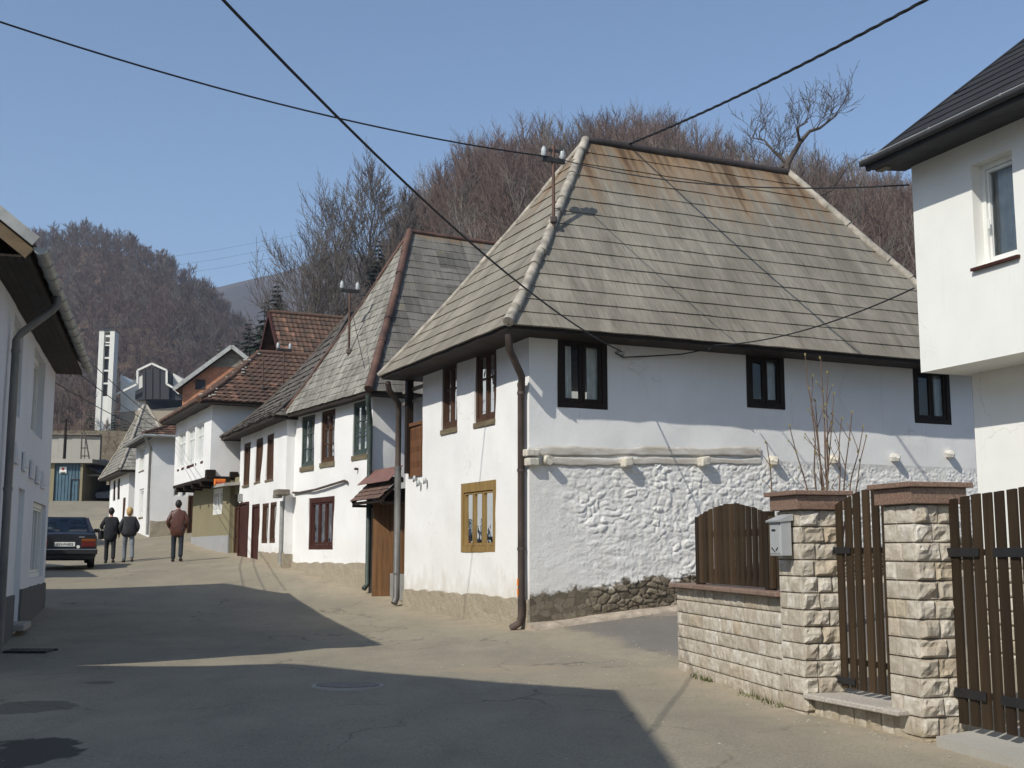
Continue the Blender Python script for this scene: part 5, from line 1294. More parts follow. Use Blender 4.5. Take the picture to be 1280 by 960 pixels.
# lilac shrub in the yard behind the first pillar
sh = thing('bare_shrub', (4.45, 17.0, gz(4.45, 17)), 'bare many stemmed shrub with first buds against the whitewashed rubble wall', 'shrub')
rnd = random.Random(12); mb = MB(); bud = MB(); zb = gz(4.45, 17.0)
tips = [(1026, 447), (1035, 465), (1005, 443), (1014, 470), (1042, 492), (1066, 515), (1052, 523), (987, 532), (1078, 533), (1020, 500), (1083, 545), (1030, 520), (960, 553)]
def pxp(x, y, Y):
    cx, cy = (x - 640) / 1500, (480 - y) / 1500; cp, sp = math.cos(R(7.895)), math.sin(R(7.895))
    k = Y / (cp - cy * sp); return V(cx * k, Y, 1.6 + (sp + cy * cp) * k)
for k, (x, y) in enumerate(tips):
    Y = 17.0 + rnd.uniform(-.35, .35); e_ = pxp(x, y, Y); b = V(4.42 + rnd.uniform(-.16, .16) - (.55 if x < 970 else 0), Y + rnd.uniform(-.1, .1), zb - .05)
    mid = V(b.x * .62 + e_.x * .38 + (e_.x - b.x) * -.08, b.y * .5 + e_.y * .5, b.z * .5 + e_.z * .5); P_ = []
    for i in range(9):
        f = i / 8; p = b * (1 - f) ** 2 + mid * 2 * f * (1 - f) + e_ * f * f; P_.append(p + V(rnd.gauss(0, .012), rnd.gauss(0, .012), 0))
    mb.tube(P_, [.021 * (1 - .72 * i / 8) for i in range(9)], 5, cap=False)
    for i in (3, 4, 5, 6, 7):
        if rnd.random() < .75:
            d = V(rnd.uniform(-1, 1), rnd.uniform(-1, 1), 1.3).normalized(); L = rnd.uniform(.15, .5); q = P_[i] + d * L; mb.tube([P_[i], P_[i] + d * L * .5 + V(0, 0, .02), q], [.007, .005, .004], 4, cap=False); bud.box(q, (.014, .014, .03))
    for i in (8, 7): bud.box(P_[i] + V(rnd.uniform(-.02, .02), 0, 0), (.018, .018, .04))
mb.build('stems', 'bark_light', sh); simple('bud', (0.22, 0.19, 0.07), .8, .2, 8, 0); bud.build('foliage', 'bud', sh)
# ================================================================== up the road: garage, shed, retaining wall, church, brick house
def zat(y, Y): return pxp(640, y, Y).z
def xat(x, Y): return (x - 640) / 1515 * Y
YG = 85.0; zg0 = gz(-31.5, 84.6) - .05
gr = thing('garage', (xat(78, YG), YG + 2, zg0), 'concrete garage with a blue sheet metal door and white no parking sign', 'garage')
x0, x1 = xat(48, YG), xat(99, YG); zt = zat(579, YG)
mb = MB(); mb.hexa([V(x0, YG, zg0 - .5), V(xat(62.5, YG), YG, zg0 - .5), V(xat(62.5, YG), YG + 5, zg0 - .5), V(x0, YG + 5, zg0 - .5), V(x0, YG, zt), V(xat(62.5, YG), YG, zt), V(xat(62.5, YG), YG + 5, zt), V(x0, YG + 5, zt)])
a = xat(96, YG); mb.hexa([V(a, YG - .08, zg0 - .5), V(x1, YG - .08, zg0 - .5), V(x1, YG + 5, zg0 - .5), V(a, YG + 5, zg0 - .5), V(a, YG - .08, zt), V(x1, YG - .08, zt), V(x1, YG + 5, zt), V(a, YG + 5, zt)])
mb.quad(V(x0, YG + 5, zg0 - .5), V(x1, YG + 5, zg0 - .5), V(x1, YG + 5, zt), V(x0, YG + 5, zt)); mb.build('wall', 'olive_plaster', gr)
mb = MB(); mb.hexa([V(x0 - .2, YG - .35, zt), V(xat(112, YG), YG - .35, zt), V(xat(112, YG), YG + 5.2, zt), V(x0 - .2, YG + 5.2, zt), V(x0 - .2, YG - .35, zt + .28), V(xat(112, YG), YG - .35, zt + .28), V(xat(112, YG), YG + 5.2, zt + .28), V(x0 - .2, YG + 5.2, zt + .28)]); mb.build('roof_slab', 'concrete', gr)
mb = MB(); xa, xb = xat(62.5, YG), xat(96, YG); mb.quad(V(xa, YG + .15, zg0), V(xb, YG + .15, zg0), V(xb, YG + .15, zt), V(xa, YG + .15, zt))
for i in range(9): x = xa + (xb - xa) * i / 8; mb.box((x, YG + .13, (zg0 + zt) / 2), (.04, .05, zt - zg0))
dgar = mb.build('garage_door', 'blue_door', gr)
mb = MB(); xc, xd = xat(83.5, YG), xat(94, YG); zw = zat(599, YG)
for p, q in ((V(xc, 0, zg0), V(xc, 0, zw)), (V(xd, 0, zg0), V(xd, 0, zw)), (V(xc, 0, zw), V(xd, 0, zw))): mb.bar(p + V(0, YG + .08, 0), q + V(0, YG + .08, 0), .05, .05, (0, 1, 0))
mb.build('wicket_frame', 'dark_metal', dgar)
sg = thing('parking_sign', (xat(73, YG), YG + .06, zat(586, YG)), 'white no parking sign fixed high on the blue garage door', 'sign')
mb = MB(); mb.box((xat(73, YG), YG + .07, zat(587.5, YG)), (.50, .03, .46)); mb.build('plate', 'white_paint', sg)
mb = MB(); mb.tube([(xat(73, YG), YG + .052, zat(586.2, YG)), (xat(73, YG), YG + .045, zat(586.2, YG))], .10, 14); mb.build('symbol', 'red_sign', sg)
mb = MB(); mb.box((xat(73, YG), YG + .045, zat(590.2, YG)), (.40, .01, .035)); mb.box((xat(73, YG), YG + .045, zat(591.2, YG)), (.34, .01, .03)); mb.build('text_lines', 'dark_metal', sg)
# open shed beside it
sdh = thing('open_shed', (xat(116, 87), 88, zg0), 'dark open shed with sagging sheet roof beside the blue garage', 'shed')
mb = MB(); ys0, ys1 = 86.0, 91.5; xl, xr = xat(99, 86) + .05, xat(150, 86)
q = [V(xl - .4, ys0 - .5, zat(577, 86)), V(xr, ys0 - .5, zat(602, 86)), V(xr, ys1, zat(596, 90)), V(xl - .4, ys1, zat(572, 90))]
mb.hexa([p - V(0, 0, .12) for p in q] + q); mb.build('roof', 'black_roof', sdh)
mb = MB(); mb.quad(V(xl, ys1, zg0 - .3), V(xr, ys1, zg0 - .3), V(xr, ys1, zat(598, 90)), V(xl, ys1, zat(574, 90))); mb.quad(V(xr, ys0, zg0 - .3), V(xr, ys1, zg0 - .3), V(xr, ys1, zat(602, 90)), V(xr, ys0, zat(602, 86))); mb.build('wall', 'dark_wood', sdh)
mb = MB(); mb.bar(V(xl, ys0 - .2, zat(594, 86)), V(xr, ys0 - .2, zat(595, 86)), .12, .12); mb.bar(V(xr - .3, ys0 - .2, zg0 - .3), V(xr - .3, ys0 - .2, zat(595, 86)), .14, .14, (0, 1, 0)); mb.build('shed_beam', 'grey_wood', sdh)
# retaining wall and poles
YR = 104.0; rw = thing('retaining_wall', (xat(88, YR), YR, gz(-37, YR)), 'weathered pale concrete retaining wall below the grassy church slope', 'wall')
mb = MB(); zt_ = zat(543, YR); xs_ = [xat(x, YR) for x in (10, 30, 50, 66, 76, 83, 100, 119)]
for i, (a, b) in enumerate(zip(xs_[:-1], xs_[1:])):
    o = .06 * (i % 2); mb.hexa([V(a, YR - o, 6), V(b - .03, YR - o, 6), V(b - .03, YR + .5, 6), V(a, YR + .5, 6), V(a, YR - o, zt_ - .12 * (i == 6)), V(b - .03, YR - o, zt_ - .2 * (i == 6)), V(b - .03, YR + .5, zt_), V(a, YR + .5, zt_)])
mb.build('panels', 'concrete', rw)
mb = MB(); mb.bar(V(xs_[0], YR - .05, zt_ + .06), V(xs_[-1], YR - .05, zt_ - .05), .6, .1); mb.build('coping', 'grey_wood', rw)
p_ = thing('utility_pole', (xat(74, 101), 101, gz(-37.7, 101)), 'dark wooden utility pole standing before the pale retaining wall', 'pole'); mb = MB(); mb.tube([(xat(74, 101), 101, gz(-37.7, 101) - .4), (xat(74, 101), 101, zat(524, 101))], [.13, .10], 8); mb.build('pole', 'dark_wood', p_); mb = MB(); mb.bar((xat(74, 101) - .5, 101, zat(527, 101)), (xat(74, 101) + .5, 101, zat(527, 101)), .1, .1); mb.build('crossarm', 'dark_wood', p_)
p_ = thing('lattice_frame', (xat(106, 100), 100, gz(-35, 100)), 'thin rusty lattice frame leaning at the end of the retaining wall', 'frame'); mb = MB()
for a, b in (((101, 578), (102.5, 541)), ((112, 576), (106, 541)), ((102, 560), (109, 560)), ((101.5, 570), (111, 570)), ((102.5, 548), (107, 548))): mb.bar(pxp(*a, 100), pxp(*b, 100), .09, .09, (0, 1, 0))
mb.build('frame_bars', 'rust_pipe', p_)
# church
YC = 200.0; ch = thing('church', (xat(160, YC), YC + 8, gz(xat(160, YC), YC)), 'modern white church with a tall slotted bell tower and glazed gable on the hill', 'church')
zc0 = gz(xat(140, YC), YC) - 2; ztw = zat(413, YC); ta, tb = pxp(121.0, 480, YC).x, pxp(140.6, 480, YC).x; tw = tb - ta
mb = MB(); sl0, sl1 = ta + tw * .32, ta + tw * .70
for a, b in ((ta, sl0), (sl1, tb)): mb.hexa([V(a, YC, zc0), V(b, YC, zc0), V(b, YC + tw * .75, zc0), V(a, YC + tw * .75, zc0), V(a, YC, ztw), V(b, YC, ztw), V(b, YC + tw * .75, ztw), V(a, YC + tw * .75, ztw)])
lev = [(545, 495), (480, 478), (464, 462), (448, 446), (432, 430.5), (428.5, 427), (421, 418.5), (415, 413)]
for (y0, y1) in lev: mb.hexa([V(sl0, YC + .25, zat(y0, YC)), V(sl1, YC + .25, zat(y0, YC)), V(sl1, YC + tw - .25, zat(y0, YC)), V(sl0, YC + tw - .25, zat(y0, YC)), V(sl0, YC + .25, zat(y1, YC)), V(sl1, YC + .25, zat(y1, YC)), V(sl1, YC + tw - .25, zat(y1, YC)), V(sl0, YC + tw - .25, zat(y1, YC))])
tower = mb.build('bell_tower', 'church_white', ch)
mb = MB(); mb.box(((sl0 + sl1) / 2, YC + tw / 2, (zat(432, YC) + zat(494, YC)) / 2), (sl1 - sl0 - .02, tw * .45, zat(432, YC) - zat(494, YC))); mb.build('slot_glazing', 'dark_metal', tower)
cx_, cy_ = (ta + tb) / 2, YC + tw / 2; mb = MB(); q = [V(ta - .15, YC - .15, ztw), V(tb + .15, YC - .15, ztw), V(tb + .15, YC + tw + .15, ztw), V(ta - .15, YC + tw + .15, ztw)]
for a, b in zip(q, q[1:] + q[:1]): mb.poly([a, b, V(cx_, cy_, ztw + .55)])
mb.poly(q); mb.build('tower_roof', 'dark_metal', tower); mb = MB(); mb.bar((cx_, cy_, ztw + .5), (cx_, cy_, ztw + 1.7), .08, .08, (0, 1, 0)); mb.bar((cx_ - .3, cy_, ztw + 1.35), (cx_ + .3, cy_, ztw + 1.35), .08, .08); mb.build('cross', 'dark_metal', tower)
def prism(mb, pts, Y0, Y1):
    f = [pxp(x, y, YC) for x, y in pts]; f = [V(p.x, Y0, p.z) for p in f]; b = [V(p.x, Y1, p.z) for p in f]
    mb.poly(f); mb.poly(list(reversed(b)))
    for i in range(len(f)): j = (i + 1) % len(f); mb.quad(f[i], f[j], b[j], b[i])
mb = MB(); prism(mb, [(141, 545), (141, 464), (152, 475.5), (173, 462), (173, 545)], YC + 4, YC + 18); prism(mb, [(224, 545), (224, 487), (215, 480), (208, 478), (208, 462), (220, 470), (232, 480), (232, 545)], YC + 4, YC + 18); mb.build('nave_wall', 'church_white', ch)
mb = MB(); prism(mb, [(173.5, 497), (173.5, 463.5), (190, 455.5), (207, 463.5), (207, 497)], YC + 2, YC + 16); prism(mb, [(162, 497), (162, 486), (173, 480), (173, 497)], YC + 3, YC + 6); prism(mb, [(208, 497), (208, 481), (216, 484), (222, 490), (222, 497)], YC + 3, YC + 6)
for x in (181, 190, 199): mb.bar(pxp(x, 497, YC + 1.9), pxp(x, 460, YC + 1.9), .16, .16, (0, 1, 0))
mb.build('glazed_gable', 'black_roof', ch)
mb = MB()
for a, b in (((172, 481), (172, 463)), ((172, 463), (190, 454.5)), ((190, 454.5), (208.5, 463)), ((208.5, 463), (208.5, 480)), ((141, 495), (172, 480)), ((208.5, 480), (217, 485)), ((217, 485), (224, 492))): mb.bar(pxp(*a, YC + 1.8), pxp(*b, YC + 1.8), .34, .28, (0, 1, 0))
mb.build('gable_trim', 'church_white', ch); mb = MB(); mb.bar(pxp(190, 454, YC + 1.8), pxp(190, 448, YC + 1.8), .08, .08, (0, 1, 0)); mb.bar(pxp(188.6, 450, YC + 1.8), pxp(191.4, 450, YC + 1.8), .08, .08); mb.build('cross', 'dark_metal', ch)
mb = MB(); prism(mb, [(141.5, 545), (141.5, 512), (226, 505), (226, 545)], YC + 3.6, YC + 16); mb.build('base_wall', 'rough_plinth', ch)
# brick house with an unfinished gable
YB = 68.0; ax, az = xat(283, YB), zat(435, YB); FB = Fr(ax, YB, 1, .08, .08, -1)
bh = thing('brick_house', (ax, YB + 4, 4), 'unplastered orange brick house with grey boarded gable top below the wooded hill', 'house')
hw, sl_ = 2.75, .80; ze_ = az - 3.15 * sl_
mb = MB(); facade(mb, FB, -hw, hw, 2, az - 1.45, [(-2.0, -1.45, zat(487, YB), zat(475, YB)), (-.4, .35, zat(479, YB), zat(468, YB))], amp=.01, res=.3, depth=.25)
mb = MB(); wins = [(-2.05, -1.5, zat(487, YB), zat(475, YB)), (-.35, .4, zat(479, YB), zat(468, YB))]
zlow = az - hw * sl_ - .1; facade(mb, FB, -hw, hw, 2, zlow, [], amp=.01, res=.4)
zst = az - 1.25 * sl_ - .1
facade(mb, FB, -hw + .02, -.0, zlow, zst - .3, [w for w in wins[:1] if w[3] < zst - .3], amp=0, res=.3) if False else None
mb.poly([FB.P(-hw, 0, zlow), FB.P(hw, 0, zlow), FB.P(1.25, 0, zst), FB.P(-1.25, 0, zst)]); boxwalls(mb, FB, -hw, hw, 9, 2, zlow, 'rlb'); mb.build('wall', 'brick_orange', bh)
mb = MB(); mb.poly([FB.P(-1.3, .03, zst - .02), FB.P(1.3, .03, zst - .02), FB.P(0, .03, az - .06)]); mb.poly([FB.P(-hw, -9, zlow), FB.P(hw, -9, zlow), FB.P(0, -9, az - .06)]); mb.build('gable_boards', 'grey_wood', bh)
for w in wins: MB().box(FB.P((w[0] + w[1]) / 2, .02, (w[2] + w[3]) / 2), (w[1] - w[0], .05, w[3] - w[2]), FB.d, FB.n).build('window', 'black_roof', bh)
zpb = lambda v: az + (ze_ - az) * v
mb = MB()
for sgn in (-1, 1):
    e0, e1 = FB.P(sgn * 3.15, .45, 0), FB.P(sgn * 3.15, -9.3, 0)
    if sgn < 0: e0, e1 = e1, e0
    r0, r1 = FB.P(0, -9.3 if sgn < 0 else .45, 0), FB.P(0, .45 if sgn < 0 else -9.3, 0); slope(mb, e0, e1, r0, r1, zpb, 12, .03, .3, .008, 5)
rb_ = mb.build('roof', 'old_shingle', bh); mb = MB()
for sgn in (-1, 1): mb.bar(FB.P(0, .48, az + .02), FB.P(sgn * 3.2, .48, ze_ + .02), .06, .22)
mb.build('verge_board', 'zinc', rb_); mb = MB(); mb.box(FB.P(1.5, -1.5, az - .7), (.55, .55, 1.4), FB.d, FB.n); mb.box(FB.P(1.5, -1.5, az + .03), (.66, .66, .09), FB.d, FB.n); mb.build('chimney', 'brick_orange', rb_)

# ================================================================== trees that can be told apart
bare_tree('bare_tree', (xat(414, 92), 92, gz(xat(414, 92), 92)), zat(232, 92) - gz(xat(414, 92), 92), 'tall bare tree with spreading crown above the red tiled roofs, lower of the pair', 3, .95, 'bare trees above the roofs', lean=(-.3, 0), minr=.014)
bare_tree('bare_tree', (xat(459, 96), 96, gz(xat(459, 96), 96)), zat(205, 96) - gz(xat(459, 96), 96), 'tallest bare tree standing clear of the wooded hill above the shingle roof', 8, .9, 'bare trees above the roofs', minr=.016)
bare_tree('bare_tree', (xat(504, 104), 104, gz(xat(504, 104), 104)), zat(222, 104) - gz(xat(504, 104), 104), 'slender bare tree at the edge of the wooded hill beside the tallest tree', 15, .7, 'bare trees above the roofs', minr=.015)
bare_tree('bare_tree', (xat(378, 84), 84, gz(xat(378, 84), 84)), zat(318, 84) - gz(xat(378, 84), 84), 'small leaning bare tree just above the ridge of the brown tiled roof', 21, 1.3, 'bare trees above the roofs', minr=.014)
for k, (px_, yt, Y, lb) in enumerate(((338, 346, 84, 'slim dark spruce beside the gable of the brown tiled roof, tallest of the spruces'), (303, 394, 86, 'dark spruce above the chimney of the brick house'), (287, 416, 92, 'small dark spruce above the ridge of the brick house'), (266, 424, 96, 'small dark spruce at the outer end of the spruce row'), (467, 296, 90, 'dark evergreen standing among the trunks of the bare trees'), (322, 372, 83, 'slender dark spruce behind the gable, second tallest of the spruces'), (252, 440, 100, 'lowest dark spruce, farthest out toward the rounded hill'), (136, 506, 160, 'small dark spruce growing close before the church tower'), (104, 507, 165, 'small dark spruce beside the foot of the church tower'), (150, 522, 150, 'low dark spruce below the church porch'))):
    x = xat(px_, Y); z = gz(x, Y); conifer('spruce', (x, Y, z), zat(yt, Y) - z, lb, 70 + k, 'spruces', .25 if Y < 120 else .27)
# crooked old tree behind the big house
ot = thing('crooked_tree', (7.4, 33.5, gz(7.4, 33.5)), 'crooked bare old tree leaning out behind the big board roof', 'tree')
rnd = random.Random(5); YT = 33.0; mb = MB(); zb = gz(7.4, 33.5)
tk = [V(7.4, YT, zb - .3), pxp(985, 420, YT), pxp(976, 280, YT), pxp(984, 205, YT), pxp(1000, 178, YT), pxp(1012, 164, YT)]
mb.tube(tk, [.26, .18, .12, .085, .065, .045], 8, cap=False); simple('bark_dark', (0.075, 0.06, 0.05), .9, .3, 3, 0); mb.build('trunk', 'bark_dark', ot); cr = MB()
limbs = [[tk[5], pxp(1025, 160, YT), pxp(1038, 150, YT + .3), pxp(1046, 143, YT + .4)], [tk[4], pxp(996, 160, YT - .3), pxp(1010, 152, YT - .5)], [tk[3], pxp(968, 190, YT), pxp(955, 175, YT + .3), pxp(938, 172, YT + .5)], [tk[2], pxp(1010, 250, YT), pxp(1040, 238, YT), pxp(1062, 205, YT - .2)], [tk[2], pxp(990, 262, YT), pxp(1016, 280, YT - .3), pxp(1030, 300, YT - .4)], [tk[3], pxp(962, 216, YT), pxp(930, 214, YT + .2)]]
for lm in limbs:
    n = len(lm); cr.tube(lm, [.05 * (1 - .7 * i / (n - 1)) for i in range(n)], 6, cap=False)
    for i in range(n - 1):
        for j in range(4):
            f = rnd.random(); q = lm[i].lerp(lm[i + 1], f); ax_ = (lm[i + 1] - lm[i]).normalized(); d = (ax_ * .35 + V(rnd.gauss(0, .6), rnd.gauss(0, .5), .55 + rnd.random() * .5)).normalized()
            branch(cr, q, d, rnd.uniform(.5, 1.05), .014, 2, rnd, (2, 4), .5, .6, .6, .2, .006)
cr.build('crown', 'bark_dark', ot)

# ================================================================== the woods (too many to count): one object each
srcs = bpy.data.collections.new('wood_sources')
def wood_source(seed, H, depth, k, minr, matn):
    rnd = random.Random(seed); mb = MB(); pts = [V(0, 0, -1)]
    for i in range(1, 7): pts.append(V(rnd.gauss(0, .012) * H, rnd.gauss(0, .012) * H, H * .82 * i / 6))
    rr = [H * .013 * (1 - .85 * i / 6) for i in range(7)]; mb.tube(pts, rr, 5, cap=False); ph = 0
    for c in range(k):
        s = .25 + .73 * (c + rnd.random() * .6) / k; i = min(5, int(s * 6)); q = pts[i].lerp(pts[i + 1], s * 6 - i); ph += 2.4 + rnd.uniform(-.4, .4); sp = (1.0 - .6 * s) * rnd.uniform(.8, 1.2)
        branch(mb, q, V(math.cos(ph) * math.sin(sp), math.sin(ph) * math.sin(sp), math.cos(sp)), H * .25 * (1.15 - .5 * s) * rnd.uniform(.8, 1.2), H * .006, depth, rnd, (4, 5), .32, .58, .62, .11, minr)
    me = bpy.data.meshes.new('wood_tree'); me.from_pydata(mb.v, [], mb.f); me.materials.append(M[matn]); me.update()
    o = bpy.data.objects.new('wood_tree', me); return o
def wood(name, pts, sources, label, smin=.75, smax=1.3):
    col = bpy.data.collections.new(name + '_source')
    for s_ in sources: col.objects.link(s_)
    me = bpy.data.meshes.new(name); me.from_pydata([tuple(p) for p in pts], [], []); o = bpy.data.objects.new(name, me); COL.objects.link(o)
    tag(o, label, 'wood', None, 'stuff')
    ng = bpy.data.node_groups.new(name, 'GeometryNodeTree'); ng.interface.new_socket('Geometry', in_out='INPUT', socket_type='NodeSocketGeometry'); ng.interface.new_socket('Geometry', in_out='OUTPUT', socket_type='NodeSocketGeometry')
    N = ng.nodes; gi, go = N.new('NodeGroupInput'), N.new('NodeGroupOutput'); iop = N.new('GeometryNodeInstanceOnPoints'); ci = N.new('GeometryNodeCollectionInfo'); ci.inputs[0].default_value = col; ci.inputs[1].default_value = True; ci.inputs[2].default_value = True
    iop.inputs['Pick Instance'].default_value = True
    rr = N.new('FunctionNodeRandomValue'); rr.data_type = 'FLOAT_VECTOR'; rr.inputs[0].default_value = (-.05, -.05, 0); rr.inputs[1].default_value = (.05, .05, 6.283)
    rs = N.new('FunctionNodeRandomValue'); rs.data_type = 'FLOAT'; rs.inputs[2].default_value = smin; rs.inputs[3].default_value = smax; rs.inputs['Seed'].default_value = 4
    ri = N.new('FunctionNodeRandomValue'); ri.data_type = 'INT'; ri.inputs[4].default_value = 0; ri.inputs[5].default_value = len(sources) - 1; ri.inputs['Seed'].default_value = 9
    ng.links.new(gi.outputs[0], iop.inputs['Points']); ng.links.new(ci.outputs[0], iop.inputs['Instance']); ng.links.new(rr.outputs[0], iop.inputs['Rotation']); ng.links.new(rs.outputs[1], iop.inputs['Scale']); ng.links.new(ri.outputs[2], iop.inputs['Instance Index']); ng.links.new(iop.outputs[0], go.inputs[0])
    md = o.modifiers.new('scatter', 'NODES'); md.node_group = ng
    return o
def scatter(pxa, pxb, Ya, Yb, sp, seed):
    rnd = random.Random(seed); out = []
    Y = Ya
    while Y < Yb:
        xa, xb = xat(pxa, Y), xat(pxb, Y); x = xa
        while x < xb: out.append((x + rnd.uniform(-.45, .45) * sp, Y + rnd.uniform(-.45, .45) * sp)); x += sp
        Y += sp
    return out
simple('bark_grey', (0.15, 0.128, 0.108), .9, .3, .4, 0); simple('bark_hill', (0.122, 0.084, 0.068), .9, .3, .4, 0)
near_src = [wood_source(100 + k, (12.5, 11.5, 13, 10, 12, 11)[k], 2, 13, .015, ('bark_hill', 'bark_hill', 'bark_grey', 'bark_hill', 'bark_hill', 'bark_red')[k]) for k in range(6)]
far_src = [wood_source(200 + k, 8.5, 2, 10, .032, ('bark_hill', 'bark_hill', 'bark_grey', 'bark_hill', 'bark_hill')[k]) for k in range(5)]
def withz(P): 
    a = np.array(P); z = ground_z(a[:, 0], a[:, 1]); return [(x, y, zz - .3) for (x, y), zz in zip(P, z)]
pr_ = scatter(512, 1900, 72, 172, 2.9, 2) + scatter(385, 520, 100, 190, 3.3, 3)
wood('hillside_wood', withz(pr_), near_src, 'dense leafless brown wood covering the steep hill behind the houses', .68, .95)
pl_ = scatter(-350, 420, 255, 452, 4.4, 5) + scatter(300, 420, 150, 255, 4.6, 6) + scatter(-300, 95, 190, 256, 4.8, 7) + scatter(232, 300, 212, 256, 4.8, 8)
wood('valley_wood', withz(pl_), far_src, 'leafless brown wood covering the far rounded hill beyond the church')

scr = [wood_source(300 + k, 2.2, 1, 9, .012, 'bark_light') for k in range(3)]
ps_ = [(x, y) for x, y in scatter(62, 250, 106, 196, 2.6, 15) if vnoise(x * .11, y * .11) > -.05]
wood('slope_scrub', withz(ps_), scr, 'low bare scrub on the grassy slope below the church', .35, 1.0)
# ================================================================== parked cars
simple('car_paint', (0.012, 0.014, 0.02), 0.25, 0.1, 3, 0, spec=.6); simple('car_paint_blue', (0.02, 0.03, 0.05), 0.35, 0.1, 3, 0, spec=.6)
simple('tyre', (0.015, 0.015, 0.015), .9, .2, 20, .2); simple('plastic_black', (0.02, 0.02, 0.02), .6, .2); simple('chrome', (0.6, 0.6, 0.6), .25, .05, 3, 0, metal=1.0)
simple('lamp_red', (0.11, 0.012, 0.009), .3, .1, 3, 0); simple('lamp_orange', (0.20, 0.055, 0.01), .3, .1, 3, 0); simple('seat_grey', (0.10, 0.10, 0.10), .9, .2)
def text_mesh(body, size, depth=.002):
    cu = bpy.data.curves.new('t', 'FONT'); cu.body = body; cu.size = size; cu.extrude = depth; cu.align_x = 'CENTER'; cu.align_y = 'CENTER'
    o = bpy.data.objects.new('t', cu); COL.objects.link(o); bpy.context.view_layer.update()
    me = bpy.data.meshes.new_from_object(o.evaluated_get(bpy.context.evaluated_depsgraph_get())); bpy.data.objects.remove(o); return me
def car(name, loc, head, label, paint, group=None, plate='855-M-822'):
    """rear at the origin, nose along the heading"""
    t = thing(name, (0, 0, 0), label, 'car', group); B = {}
    def loft(mb, st):
        rings = []
        for (y, w, zb, zm, zt, tw) in st:
            half = [(0.0, zb), (w * .86, zb), (w * .97, zb + .10), (w, zm), (w * .985, zt - .10), (w * tw, zt - .02), (w * tw * .6, zt), (0.0, zt + .012)]
            full = half + [(-x, z) for x, z in reversed(half[1:-1])]; rings.append([(x, y, z) for x, z in full])
        n = len(rings[0]); vs = [p for r in rings for p in r]; fs = [(i * n + j, i * n + (j + 1) % n, (i + 1) * n + (j + 1) % n, (i + 1) * n + j) for i in range(len(rings) - 1) for j in range(n)]
        mb.add(vs, fs, smooth=True); mb.add(rings[0], [tuple(range(n))]); mb.add(rings[-1], [tuple(reversed(range(n)))])
    mb = MB(); loft(mb, [(0.04, .78, .34, .60, .93, .95), (.10, .815, .26, .60, .955, .95), (.35, .83, .22, .60, .965, .93), (.9, .835, .20, .6, .965, .92), (2.0, .84, .20, .6, .93, .92), (3.1, .83, .20, .6, .90, .92), (4.0, .81, .24, .6, .80, .9), (4.28, .77, .30, .55, .72, .9)])
    body = mb.build('body', paint, t)
    mb = MB(); P = lambda x, y, z: V(x, y, z)
    rr, rf = [(-.57, 1.22, 1.33), (.57, 1.22, 1.33)], [(-.58, 2.42, 1.31), (.58, 2.42, 1.31)]
    br, bf = [(-.70, .62, .95), (.70, .62, .95)], [(-.71, 3.12, .90), (.71, 3.12, .90)]
    mb.hexa([P(*rr[0]), P(*rr[1]), P(*rf[1]), P(*rf[0])] + [P(-.53, 1.28, 1.375), P(.53, 1.28, 1.375), P(.54, 2.36, 1.36), P(-.54, 2.36, 1.36)])
    for a, b in ((rr[0], br[0]), (rr[1], br[1]), (rf[0], bf[0]), (rf[1], bf[1])): mb.bar(P(*a), P(*b), .09, .05, (0, 1, 0))
    for sx in (-1, 1): mb.bar(P(sx * .58, 1.85, 1.31), P(sx * .74, 1.85, .93), .05, .09, (0, 1, 0)); mb.hexa([P(sx * .60, .62, .93), P(sx * .79, .62, .93), P(sx * .79, 1.1, .93), P(sx * .68, 1.0, .93), P(sx * .56, 1.15, 1.30), P(sx * .60, 1.15, 1.30), P(sx * .61, 1.32, 1.30), P(sx * .57, 1.32, 1.30)])
    mb.build('roof', paint, t)
    MB().quad(P(*br[0]), P(*br[1]), P(.55, 1.22, 1.335), P(-.55, 1.22, 1.335)).build('rear_window', 'car_glass', t)
    MB().quad(P(*bf[1]), P(*bf[0]), P(*rf[0]), P(*rf[1])).build('windscreen', 'car_glass', t)
    for sx in (-1, 1): MB().quad(P(sx * .74, .75, .945), P(sx * .745, 3.0, .91), P(sx * .59, 2.42, 1.31), P(sx * .585, 1.22, 1.33)).build('side_window', 'car_glass', t)
    for sx in (-.36, .36):
        mb = MB(); mb.bbox(P(sx, 1.35, .78), (.50, .14, .5), .05); mb.bbox(P(sx, 2.15, .80), (.48, .14, .56), .05); s_ = mb.build('seat', 'seat_grey', t)
        mb = MB(); mb.tube([P(sx - .13, 2.15, 1.08), P(sx - .12, 2.15, 1.19), P(sx + .12, 2.15, 1.19), P(sx + .13, 2.15, 1.08)], .03, 6); mb.build('headrest', 'seat_grey', s_)
    mb = MB(); mb.bbox(P(0, 2.5, 1.24), (.22, .03, .06), .01); mb.bar(P(0, 2.5, 1.26), P(0, 2.5, 1.32), .02, .02, (0, 1, 0)); mb.build('mirror', 'plastic_black', t)
